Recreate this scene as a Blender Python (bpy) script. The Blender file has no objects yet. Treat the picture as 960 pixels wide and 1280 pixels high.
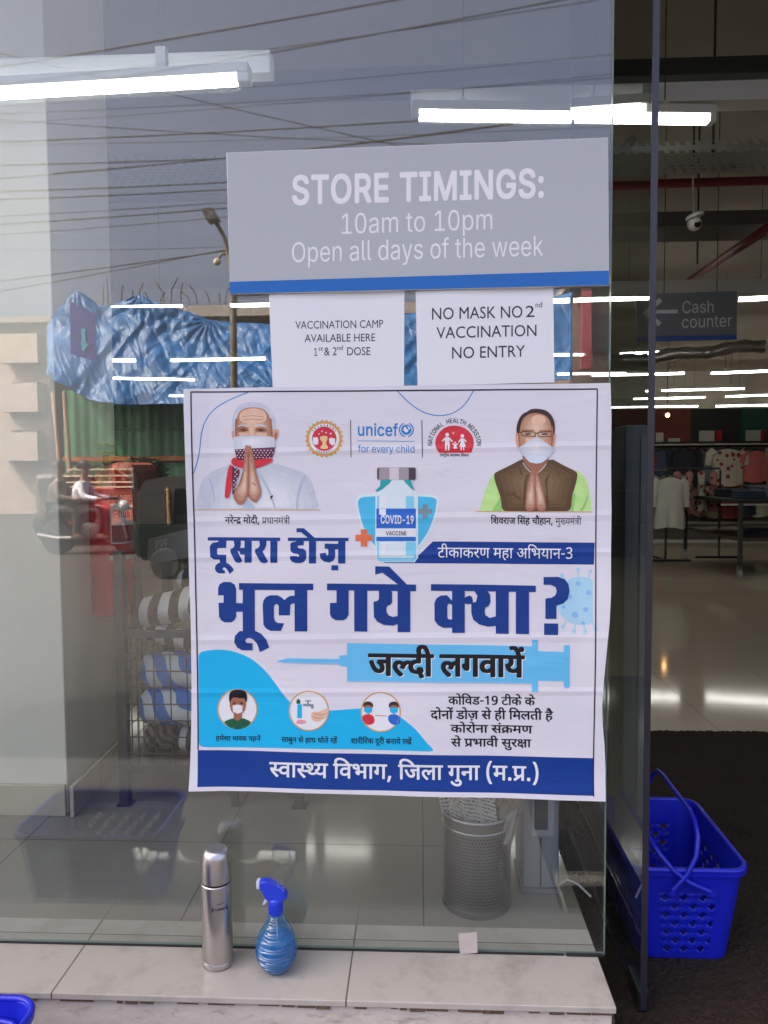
import bpy, bmesh, math, random
from mathutils import Vector, Matrix, noise
from mathutils.geometry import tessellate_polygon
random.seed(7)
SC = bpy.context.scene
COL = SC.collection
PI = math.pi
# ---------------------------------------------------------------- camera
YAW, PITCH, ROLL = math.radians(2.7), math.radians(3.3), math.radians(0.4)
EYE = Vector((0, -1.68, 1.095))
FPX = 960.0
Fv = Vector((-math.sin(YAW)*math.cos(PITCH), math.cos(YAW)*math.cos(PITCH), -math.sin(PITCH)))
R0 = Vector((math.cos(YAW), math.sin(YAW), 0)); U0 = R0.cross(Fv)
Rv = math.cos(ROLL)*R0 - math.sin(ROLL)*U0
Uv = math.cos(ROLL)*U0 + math.sin(ROLL)*R0
cam = bpy.data.cameras.new('camera'); camo = bpy.data.objects.new('camera', cam); COL.objects.link(camo)
cam.sensor_width = 36; cam.lens = 27; cam.clip_start = 0.05; cam.clip_end = 2000
camo.matrix_world = Matrix((( Rv.x, Uv.x, -Fv.x, EYE.x), (Rv.y, Uv.y, -Fv.y, EYE.y), (Rv.z, Uv.z, -Fv.z, EYE.z), (0, 0, 0, 1)))
SC.camera = camo
# ---------------------------------------------------------------- world, sun, exposure
SUN_EL, SUN_AZ = math.radians(52), math.radians(-62)
W = bpy.data.worlds.new('World'); SC.world = W; W.use_nodes = True
nt = W.node_tree; nt.nodes.clear()
sky = nt.nodes.new('ShaderNodeTexSky'); sky.sky_type = 'NISHITA'; sky.sun_disc = False
sky.sun_elevation = SUN_EL; sky.sun_rotation = SUN_AZ
sky.air_density = 0.36; sky.dust_density = 10.0; sky.ozone_density = 0.0
bg = nt.nodes.new('ShaderNodeBackground'); bg.inputs[1].default_value = 0.15
wo = nt.nodes.new('ShaderNodeOutputWorld')
nt.links.new(sky.outputs[0], bg.inputs[0]); nt.links.new(bg.outputs[0], wo.inputs[0])
sl = bpy.data.lights.new('sun', 'SUN'); sl.energy = 2.0; sl.angle = math.radians(0.6); sl.color = (1, .93, .82)
so = bpy.data.objects.new('sun', sl); COL.objects.link(so)
sd = Vector((math.sin(SUN_AZ)*math.cos(SUN_EL), math.cos(SUN_AZ)*math.cos(SUN_EL), math.sin(SUN_EL)))
so.rotation_euler = sd.to_track_quat('Z', 'Y').to_euler()
SC.view_settings.view_transform = 'Standard'; SC.view_settings.look = 'None'
SC.view_settings.exposure = 2.84; SC.view_settings.gamma = 1; SC.view_settings.use_curve_mapping = False
cy = SC.cycles
cy.use_denoising = True; cy.max_bounces = 10; cy.diffuse_bounces = 4; cy.glossy_bounces = 6
cy.transmission_bounces = 8; cy.transparent_max_bounces = 24; cy.caustics_reflective = False; cy.caustics_refractive = False
cy.sample_clamp_indirect = 6
LAMP = 2.9
# ---------------------------------------------------------------- pixel -> world point on a real plane
def ray(x, y): return Fv*FPX + Rv*(x-480) - Uv*(y-640)
def onY(x, y, Y=0.0):
    d = ray(x, y); return EYE + d*((Y-EYE.y)/d.y)
def onZ(x, y, Z=0.0):
    d = ray(x, y); return EYE + d*((Z-EYE.z)/d.z)
def mir(x, y, D):                       # a point of the street that the window mirrors
    p = onY(x, y, D); return Vector((p.x, -D, p.z))
# ---------------------------------------------------------------- materials
def lin(r, g, b):
    return tuple(((c/255+.055)/1.055)**2.4 if c > 10 else c/255/12.92 for c in (r, g, b))
_M = {}
def mat(name, col, rough=.5, metal=0, var=.12, scale=6, bump=0, bscale=60, emit=0, spec=.5, coat=0, stretch=None, trans=0):
    if name in _M: return _M[name]
    m = bpy.data.materials.new(name); m.use_nodes = True; n = m.node_tree; b = n.nodes['Principled BSDF']
    b.inputs['Roughness'].default_value = rough; b.inputs['Metallic'].default_value = metal
    b.inputs['Specular IOR Level'].default_value = spec; b.inputs['Coat Weight'].default_value = coat
    b.inputs['Transmission Weight'].default_value = trans
    tc = n.nodes.new('ShaderNodeTexCoord'); src = tc.outputs['Object']
    if stretch:
        mp = n.nodes.new('ShaderNodeMapping'); mp.inputs['Scale'].default_value = stretch
        n.links.new(src, mp.inputs[0]); src = mp.outputs[0]
    if var:
        nz = n.nodes.new('ShaderNodeTexNoise'); nz.inputs['Scale'].default_value = scale; nz.inputs['Detail'].default_value = 6
        n.links.new(src, nz.inputs['Vector'])
        mx = n.nodes.new('ShaderNodeMix'); mx.data_type = 'RGBA'
        mx.inputs[6].default_value = tuple(min(1, c*(1-var)) for c in col)+(1,)
        mx.inputs[7].default_value = tuple(min(1, c*(1+var)) for c in col)+(1,)
        n.links.new(nz.outputs['Fac'], mx.inputs[0]); n.links.new(mx.outputs[2], b.inputs['Base Color'])
        if emit: n.links.new(mx.outputs[2], b.inputs['Emission Color'])
    else: b.inputs['Base Color'].default_value = tuple(col)+(1,)
    if emit:
        b.inputs['Emission Color'].default_value = tuple(col)+(1,); b.inputs['Emission Strength'].default_value = emit
    if bump:
        bz = n.nodes.new('ShaderNodeTexNoise'); bz.inputs['Scale'].default_value = bscale; bz.inputs['Detail'].default_value = 4
        n.links.new(src, bz.inputs['Vector'])
        bp = n.nodes.new('ShaderNodeBump'); bp.inputs['Strength'].default_value = bump; bp.inputs['Distance'].default_value = .01
        n.links.new(bz.outputs['Fac'], bp.inputs['Height']); n.links.new(bp.outputs[0], b.inputs['Normal'])
    _M[name] = m; return m
def math_node(n, op, a, b=None):
    k = n.nodes.new('ShaderNodeMath'); k.operation = op
    for i, v in enumerate((a, b)):
        if v is None: continue
        if isinstance(v, (int, float)): k.inputs[i].default_value = v
        else: n.links.new(v, k.inputs[i])
    return k.outputs[0]
def glass_mat(name, tint, dust=.015, F0=.085):
    m = bpy.data.materials.new(name); m.use_nodes = True; n = m.node_tree; n.nodes.clear()
    out = n.nodes.new('ShaderNodeOutputMaterial'); g = n.nodes.new('ShaderNodeNewGeometry')
    vd = n.nodes.new('ShaderNodeVectorMath'); vd.operation = 'DOT_PRODUCT'
    n.links.new(g.outputs['Incoming'], vd.inputs[0]); n.links.new(g.outputs['Normal'], vd.inputs[1])
    c = math_node(n, 'ABSOLUTE', vd.outputs['Value'])
    f = math_node(n, 'ADD', math_node(n, 'MULTIPLY', math_node(n, 'POWER', math_node(n, 'SUBTRACT', 1.0, c), 5.0), 1-F0), F0)
    tr = n.nodes.new('ShaderNodeBsdfTransparent'); tr.inputs[0].default_value = tint+(1,)
    gl = n.nodes.new('ShaderNodeBsdfGlossy'); gl.inputs['Roughness'].default_value = 0.0; gl.inputs[0].default_value = (1, 1, 1, 1)
    mx = n.nodes.new('ShaderNodeMixShader'); n.links.new(f, mx.inputs[0]); n.links.new(tr.outputs[0], mx.inputs[1]); n.links.new(gl.outputs[0], mx.inputs[2])
    df = n.nodes.new('ShaderNodeBsdfDiffuse'); df.inputs[0].default_value = (.75, .72, .66, 1)
    tc = n.nodes.new('ShaderNodeTexCoord'); nz = n.nodes.new('ShaderNodeTexNoise'); nz.inputs['Scale'].default_value = 3.5; nz.inputs['Detail'].default_value = 8
    n.links.new(tc.outputs['Object'], nz.inputs['Vector'])
    mp = n.nodes.new('ShaderNodeMapRange'); mp.inputs[1].default_value = .42; mp.inputs[2].default_value = .75; mp.inputs[3].default_value = dust*.35; mp.inputs[4].default_value = dust*2
    n.links.new(nz.outputs['Fac'], mp.inputs[0])
    m2 = n.nodes.new('ShaderNodeMixShader'); n.links.new(mp.outputs[0], m2.inputs[0]); n.links.new(mx.outputs[0], m2.inputs[1]); n.links.new(df.outputs[0], m2.inputs[2])
    st = n.nodes.new('ShaderNodeTexNoise'); st.inputs['Scale'].default_value = 5; st.inputs['Detail'].default_value = 5; ma = n.nodes.new('ShaderNodeMapping'); ma.inputs['Scale'].default_value = (1.0, 1, .28); ma.inputs['Rotation'].default_value = (0, .5, 0)
    n.links.new(tc.outputs['Object'], ma.inputs[0]); n.links.new(ma.outputs[0], st.inputs['Vector'])
    m3 = n.nodes.new('ShaderNodeMapRange'); m3.inputs[1].default_value = .58; m3.inputs[2].default_value = .74; m3.inputs[4].default_value = dust*2.2; n.links.new(st.outputs['Fac'], m3.inputs[0])
    mf = math_node(n, 'ADD', mp.outputs[0], m3.outputs[0]); n.links.new(mf, m2.inputs[0])
    n.links.new(m2.outputs[0], out.inputs[0]); return m
def tile_mat(name, col, grout, size, ox, oy, rough, var=.06, width=.003, bump=.0):
    m = mat(name, col, rough=rough, var=var, scale=2.2); n = m.node_tree; b = n.nodes['Principled BSDF']
    old = b.inputs['Base Color'].links[0].from_socket
    g = n.nodes.new('ShaderNodeNewGeometry'); sp = n.nodes.new('ShaderNodeSeparateXYZ'); n.links.new(g.outputs['Position'], sp.inputs[0])
    ds = []
    for ax, o in ((0, ox), (1, oy)):
        q = math_node(n, 'ADD', sp.outputs[ax], 1000*size - o)
        fr = math_node(n, 'MULTIPLY', math_node(n, 'FRACT', math_node(n, 'DIVIDE', q, size)), size)
        ds.append(math_node(n, 'MINIMUM', fr, math_node(n, 'SUBTRACT', size, fr)))
    d = math_node(n, 'MINIMUM', ds[0], ds[1])
    k = math_node(n, 'LESS_THAN', d, width*.5)
    mx = n.nodes.new('ShaderNodeMix'); mx.data_type = 'RGBA'; n.links.new(k, mx.inputs[0]); n.links.new(old, mx.inputs[6]); mx.inputs[7].default_value = grout+(1,)
    n.links.new(mx.outputs[2], b.inputs['Base Color'])
    n.links.new(math_node(n, 'MAXIMUM', math_node(n, 'MULTIPLY', k, .8), rough), b.inputs['Roughness'])
    return m
# ---------------------------------------------------------------- mesh helpers
def bm_new(): return bmesh.new()
def add_box(bm, x0, x1, y0, y1, z0, z1, bev=0, M=None):
    r = bmesh.ops.create_cube(bm, size=1)
    vs = r['verts']
    for v in vs: v.co = Vector((x0+(v.co.x+.5)*(x1-x0), y0+(v.co.y+.5)*(y1-y0), z0+(v.co.z+.5)*(z1-z0)))
    if bev:
        es = list({e for v in vs for e in v.link_edges})
        rr = bmesh.ops.bevel(bm, geom=es, offset=bev, segments=2, affect='EDGES', profile=.5)
        vs = list({v for f in rr['faces'] for v in f.verts} | {v for v in vs if v.is_valid})
    if M is not None:
        for v in vs: v.co = M @ v.co
    return vs
def add_tube(bm, pts, r, seg=8, cap=True, closed=False):
    pts = [Vector(p) for p in pts]; n = len(pts); rings = []
    rad = r if isinstance(r, (list, tuple)) else [r]*n
    prev = None
    for i, p in enumerate(pts):
        a = pts[i-1] if (i > 0 or closed) else p; b = pts[(i+1) % n] if (i < n-1 or closed) else p
        t = (b-a).normalized()
        if prev is None:
            u = t.orthogonal().normalized()
        else:
            u = prev - t*prev.dot(t)
            u = u.normalized() if u.length > 1e-6 else t.orthogonal().normalized()
        prev = u; w = t.cross(u)
        rings.append([bm.verts.new(p + (u*math.cos(2*PI*k/seg) + w*math.sin(2*PI*k/seg))*rad[i]) for k in range(seg)])
    for i in range(n if closed else n-1):
        A, B = rings[i], rings[(i+1) % n]
        for k in range(seg): bm.faces.new((A[k], A[(k+1) % seg], B[(k+1) % seg], B[k]))
    if cap and not closed:
        bm.faces.new(rings[0][::-1]); bm.faces.new(rings[-1])
def add_lathe(bm, prof, c=(0, 0, 0), seg=32, M=None):
    rings = []
    for r, z in prof:
        rr = []
        for k in range(seg):
            p = Vector((r*math.cos(2*PI*k/seg), r*math.sin(2*PI*k/seg), z))
            if M is not None: p = M @ p
            rr.append(bm.verts.new(p+Vector(c)))
        rings.append(rr)
    for A, B in zip(rings, rings[1:]):
        for k in range(seg): bm.faces.new((A[k], A[(k+1) % seg], B[(k+1) % seg], B[k]))
    if prof[0][0] > 1e-5: bm.faces.new(rings[0][::-1])
    if prof[-1][0] > 1e-5: bm.faces.new(rings[-1])
def add_prism(bm, pts, d, f):
    """polygon pts (2D), f(u,v,t) -> Vector, extruded t from 0 to d"""
    A = [bm.verts.new(f(u, v, 0)) for u, v in pts]; B = [bm.verts.new(f(u, v, d)) for u, v in pts]
    n = len(pts)
    bm.faces.new(A[::-1]); bm.faces.new(B)
    for i in range(n): bm.faces.new((A[i], A[(i+1) % n], B[(i+1) % n], B[i]))
def wloc(o):
    v = Vector((0, 0, 0))
    while o: v += o.location; o = o.parent
    return v
def obj(name, bm, m, parent=None, local=False, smooth=False, loc=None):
    if parent is not None and not local:
        bmesh.ops.translate(bm, verts=bm.verts, vec=-wloc(parent))
    elif parent is None and loc is not None:
        bmesh.ops.translate(bm, verts=bm.verts, vec=-Vector(loc))
    bmesh.ops.recalc_face_normals(bm, faces=bm.faces)
    me = bpy.data.meshes.new(name); bm.to_mesh(me); bm.free()
    for x in (m if isinstance(m, (list, tuple)) else [m]): me.materials.append(x)
    if smooth:
        me.polygons.foreach_set('use_smooth', [True]*len(me.polygons))
        try: me.set_sharp_from_angle(angle=math.radians(38))
        except Exception: pass
    o = bpy.data.objects.new(name, me); COL.objects.link(o)
    if parent is not None: o.parent = parent
    elif loc is not None: o.location = loc
    return o
def tag(o, label, cat, group=None):
    o['label'] = label; o['category'] = cat
    if group: o['group'] = group
    return o
def thing(name, label, cat, loc=(0, 0, 0), rz=0, group=None):
    o = bpy.data.objects.new(name, None); COL.objects.link(o); o.location = loc; o.rotation_euler = (0, 0, rz); o.empty_display_size = .05
    return tag(o, label, cat, group)
def struct(name, bm, m, smooth=False):
    o = obj(name, bm, m, smooth=smooth); o['kind'] = 'structure'; return o
def dup(root, loc, rz=0, label=None, group=None, scale=None):
    r = root.copy(); COL.objects.link(r); r.location = loc; r.rotation_euler = (0, 0, rz)
    if label: r['label'] = label
    if group: r['group'] = group
    if scale: r.scale = scale
    for ch in list(root.children):
        c = ch.copy(); COL.objects.link(c); c.parent = r
        for g in list(ch.children):
            d = g.copy(); COL.objects.link(d); d.parent = c
    return r
# ---------------------------------------------------------------- lettering
def latin(text, off=0.0, space=1.0):
    """notice lettering in the built-in face"""
    c = bpy.data.curves.new('lettering', 'FONT'); c.body = text; c.offset = 0; c.space_character = space
    c.resolution_u = 3; c.fill_mode = 'BOTH'
    o = bpy.data.objects.new('lettering', c); COL.objects.link(o)
    dg = bpy.context.evaluated_depsgraph_get(); me = o.evaluated_get(dg).to_mesh()
    vs = [(v.co.x, v.co.y) for v in me.vertices]; fs = [tuple(p.vertices) for p in me.polygons]
    o.evaluated_get(dg).to_mesh_clear(); bpy.data.objects.remove(o); bpy.data.curves.remove(c)
    return vs, fs
def seg_x(a, b, c, d):
    o = lambda p, q, r: (q[0]-p[0])*(r[1]-p[1])-(q[1]-p[1])*(r[0]-p[0])
    return o(a, b, c)*o(a, b, d) < 0 and o(c, d, a)*o(c, d, b) < 0
def crossing(p):
    n = len(p)
    return any(seg_x(p[i], p[(i+1) % n], p[j], p[(j+1) % n]) for i in range(n) for j in range(i+2, n) if not (i == 0 and j == n-1))
def slab_fill(cs):
    """non-zero winding fill cut into trapezoids, for outlines that cross themselves"""
    ed = [(c[i-1], c[i]) for c in cs for i in range(len(c)) if c[i-1][1] != c[i][1]]
    ys = {p[1] for e in ed for p in e}
    for i, (a, b) in enumerate(ed):
        for c, d in ed[:i]:
            if seg_x(a, b, c, d):
                k = (b[0]-a[0])*(d[1]-c[1])-(b[1]-a[1])*(d[0]-c[0])
                t = ((c[0]-a[0])*(d[1]-c[1])-(c[1]-a[1])*(d[0]-c[0]))/k; ys.add(a[1]+(b[1]-a[1])*t)
    ys = sorted(ys); V, F_ = [], []
    at = lambda e, y: e[0][0]+(e[1][0]-e[0][0])*(y-e[0][1])/(e[1][1]-e[0][1])
    for y0, y1 in zip(ys, ys[1:]):
        if y1-y0 < 1e-4: continue
        m = (y0+y1)/2; sp = sorted((at(e, m), 1 if e[1][1] > e[0][1] else -1, e) for e in ed if min(e[0][1], e[1][1]) < m < max(e[0][1], e[1][1]))
        w = 0; st = None
        for x, s, e in sp:
            if w == 0: st = e
            w += s
            if w == 0:
                n = len(V); V += [(at(st, y0), y0), (at(e, y0), y0), (at(e, y1), y1), (at(st, y1), y1)]; F_.append((n, n+1, n+2, n+3))
    return V, F_
def shape_fill(cs):
    """closed contours (clockwise outers, counter-clockwise holes) -> list of (verts, faces)"""
    if any(crossing(c) for c in cs): return [slab_fill(cs)]
    res = []; ar = [area2(c) for c in cs]
    for k, c in enumerate(cs):
        if ar[k] >= 0: continue
        hs = [cs[h] for h in range(len(cs)) if ar[h] > 0 and inside(cs[h][0], c)]
        tri = tessellate_polygon([[Vector((u, v, 0)) for u, v in l] for l in [c]+hs])
        res.append(([p for l in [c]+hs for p in l], [tuple(t) for t in tri]))
    return res
_F = {}
def sans(text, bold=0.0):
    """list of (verts, faces) in font units (capitals 727 tall), bold = dilation"""
    x = 0; out = []
    for ch in text:
        adv, d = INTER[ch]
        if d:
            if ch not in _F: _F[ch] = shape_fill([[tuple(map(int, p.split(','))) for p in c.split(' ')] for c in d.split(';')])
            for vs, fs in _F[ch]:
                for dx, dy in spread(bold, bold): out.append(([(u+x+dx, v+dy) for u, v in vs], fs))
        x += adv+bold*.8
    return out
def spread(bx, by):
    if not bx and not by: return [(0, 0)]
    return [(0, 0), (bx, 0), (-bx, 0), (0, by), (0, -by), (bx*.8, by*.8), (-bx*.8, by*.8), (bx*.8, -by*.8), (-bx*.8, -by*.8)]
def join(pieces):
    V, F_ = [], []
    for vs, fs in pieces:
        n = len(V); V += vs; F_ += [tuple(k+n for k in f) for f in fs]
    return V, F_
def fit_sans(text, x0, y0, x1, y1, hgt, bold=0.0):
    ps = sans(text, bold); a = min(u for vs, _ in ps for u, v in vs); b = max(u for vs, _ in ps for u, v in vs); s = hgt/(727+2*bold)
    return [([(x0+(x1-x0)*(u-a)/(b-a), y0+(y1-y0)*(u-a)/(b-a)-(v+bold)*s) for u, v in vs], fs) for vs, fs in ps]
_cap = [None]
def cap_h():
    if _cap[0] is None:
        vs, _ = latin('H'); _cap[0] = max(v[1] for v in vs)
    return _cap[0]
def fit_latin(text, x0, y0, x1, y1, hgt, off=0.0, space=1.0, base=True):
    """baseline from (x0,y0) to (x1,y1), capitals hgt tall (same units, y down) """
    vs, fs = latin(text, off, space)
    a = min(v[0] for v in vs); b = max(v[0] for v in vs); s = hgt/cap_h()
    out = []
    for u, v in vs:
        t = (u-a)/(b-a)
        out.append((x0+(x1-x0)*t, y0+(y1-y0)*t - v*s))
    return out, fs
def area2(c): return sum(c[i-1][0]*c[i][1]-c[i][0]*c[i-1][1] for i in range(len(c)))
def inside(p, c):
    r = False
    for i in range(len(c)):
        a, b = c[i-1], c[i]
        if (a[1] > p[1]) != (b[1] > p[1]) and p[0] < (b[0]-a[0])*(p[1]-a[1])/(b[1]-a[1])+a[0]: r = not r
    return r
_G = {}; _S = {}
def glyph(i):
    if i not in _G: _G[i] = [[tuple(map(int, p.split(','))) for p in c.split(' ')] for c in GLYPHS[i].split(';')]
    return _G[i]
def deva(key, x0, y0, x1, y1, hgt, bx=0, by=0):
    """list of (verts, faces) pieces; headline top sits hgt above the baseline"""
    row = LINES[key]; pieces = []
    for gi, gx in row:
        if gi not in _S: _S[gi] = shape_fill(glyph(gi))
        for vs, fs in _S[gi]:
            for dx, dy in spread(bx, by): pieces.append(([(u+gx+dx, v+dy) for u, v in vs], fs))
    a = min(u for vs, _ in pieces for u, v in vs); b = max(u for vs, _ in pieces for u, v in vs)
    s = hgt/HEADLINE
    res = []
    for vs, fs in pieces:
        res.append(([(x0+(x1-x0)*(u-a)/(b-a), y0+(y1-y0)*(u-a)/(b-a)-v*s) for u, v in vs], fs))
    return res
EPS = .00002
SMOOTH = {'shirt_fold', 'hair', 'ear', 'face_shade', 'face_light', 'face_shine', 'eye', 'eyebrow', 'scarf', 'sleeve_fold', 'neck', 'cyan_wave', 'shield_picture', 'shield_face', 'figure_body', 'figure_hair', 'green_shirt', 'hand', 'soap_bar'}
def chaikin(p, closed=True, n=2):
    for _ in range(n):
        q = [] if closed else [p[0]]
        for i in range(len(p) if closed else len(p)-1):
            a, b = p[i], p[(i+1) % len(p)]
            if closed and math.hypot(b[0]-a[0], b[1]-a[1]) > 40: q += [(a[0]+(b[0]-a[0])*.03, a[1]+(b[1]-a[1])*.03), (a[0]+(b[0]-a[0])*.97, a[1]+(b[1]-a[1])*.97)]
            else: q += [(.75*a[0]+.25*b[0], .75*a[1]+.25*b[1]), (.25*a[0]+.75*b[0], .25*a[1]+.75*b[1])]
        if not closed: q.append(p[-1])
        p = q
    return p
class Sheet:
    """printed matter lying on a sheet that hangs in front of the window plane"""
    def __init__(s, root, base, drape=None, step=.0003):
        s.root, s.base, s.drape, s.step, s.n = root, base, drape, step, 0
    def art(s, name, m, items, lvl, parent=None, cut=True):
        bm = bmesh.new(); eps = 0; mats = m if isinstance(m, list) else [m]; made = []
        for ii, it in enumerate(items):
            made.append(len(bm.faces))
            if isinstance(it, tuple): vs, fs = it
            else: vs, fs = (chaikin(it) if name in SMOOTH and len(it) > 5 else it), None
            off = s.base + s.step*lvl + (eps % 20)*1.5e-5; eps += 1
            bv = [bm.verts.new(onY(x, y, -off)) for x, y in vs]
            if fs is None:
                tri = tessellate_polygon([[Vector((x, y, 0)) for x, y in vs]])
                new = []
                for t in tri:
                    try: new.append(bm.faces.new([bv[k] for k in t]))
                    except ValueError: pass
                if s.drape and cut:
                    xs = [v.co.x for v in bv]; zs = [v.co.z for v in bv]
                    for ax, (lo, hi) in ((0, (min(xs), max(xs))), (2, (min(zs), max(zs)))):
                        if hi-lo < .025: continue
                        k = math.ceil(lo/.02)
                        while k*.02 < hi:
                            nrm = (1, 0, 0) if ax == 0 else (0, 0, 1); co = (k*.02, 0, 0) if ax == 0 else (0, 0, k*.02)
                            fsx = [f for f in new if f.is_valid]
                            geom = set(fsx) | {e for f in fsx for e in f.edges} | {v for f in fsx for v in f.verts}
                            r = bmesh.ops.bisect_plane(bm, geom=list(geom), plane_co=co, plane_no=nrm)
                            new = [g for g in r['geom'] if isinstance(g, bmesh.types.BMFace)]
                            k += 1
            else:
                for f in fs:
                    try: bm.faces.new([bv[k] for k in f])
                    except ValueError: pass
        if s.drape:
            for v in bm.verts: v.co.y -= s.drape(v.co.x, v.co.z)
        if len(mats) > 1:
            for k, f in enumerate(bm.faces): f.material_index = min(len(mats)-1, max(i for i, q in enumerate(made) if q <= k))
        bmesh.ops.recalc_face_normals(bm, faces=bm.faces)
        for f in bm.faces:
            if f.normal.y > 0: f.normal_flip()
        root = parent or s.root
        bmesh.ops.translate(bm, verts=bm.verts, vec=-wloc(root))
        me = bpy.data.meshes.new(name); bm.to_mesh(me); bm.free()
        for x in mats: me.materials.append(x)
        o = bpy.data.objects.new(name, me); COL.objects.link(o); o.parent = root
        return o
def circle(cx, cy, r, n=40, a0=0, a1=2*PI, ry=None):
    return [(cx+r*math.cos(a0+(a1-a0)*k/n), cy-(ry or r)*math.sin(a0+(a1-a0)*k/n)) for k in range(n)]
def stroke(pts, w):
    """thin band along a px polyline"""
    L, R = [], []
    for i, p in enumerate(pts):
        a = pts[max(0, i-1)]; b = pts[min(len(pts)-1, i+1)]
        d = Vector((b[0]-a[0], b[1]-a[1])).normalized(); nn = (-d.y*w/2, d.x*w/2)
        L.append((p[0]+nn[0], p[1]+nn[1])); R.append((p[0]-nn[0], p[1]-nn[1]))
    return L+R[::-1]
def ring(cx, cy, r, w, n=48):
    o = [(cx+r*math.cos(2*PI*k/n), cy-r*math.sin(2*PI*k/n)) for k in range(n)]
    i = [(cx+(r-w)*math.cos(2*PI*k/n), cy-(r-w)*math.sin(2*PI*k/n)) for k in range(n)]
    return (o+i, [(k, (k+1) % n, n+(k+1) % n, n+k) for k in range(n)])
def crop(x0, y0, s, pts): return [(x0+u/s, y0+v/s) for u, v in pts]
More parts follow.
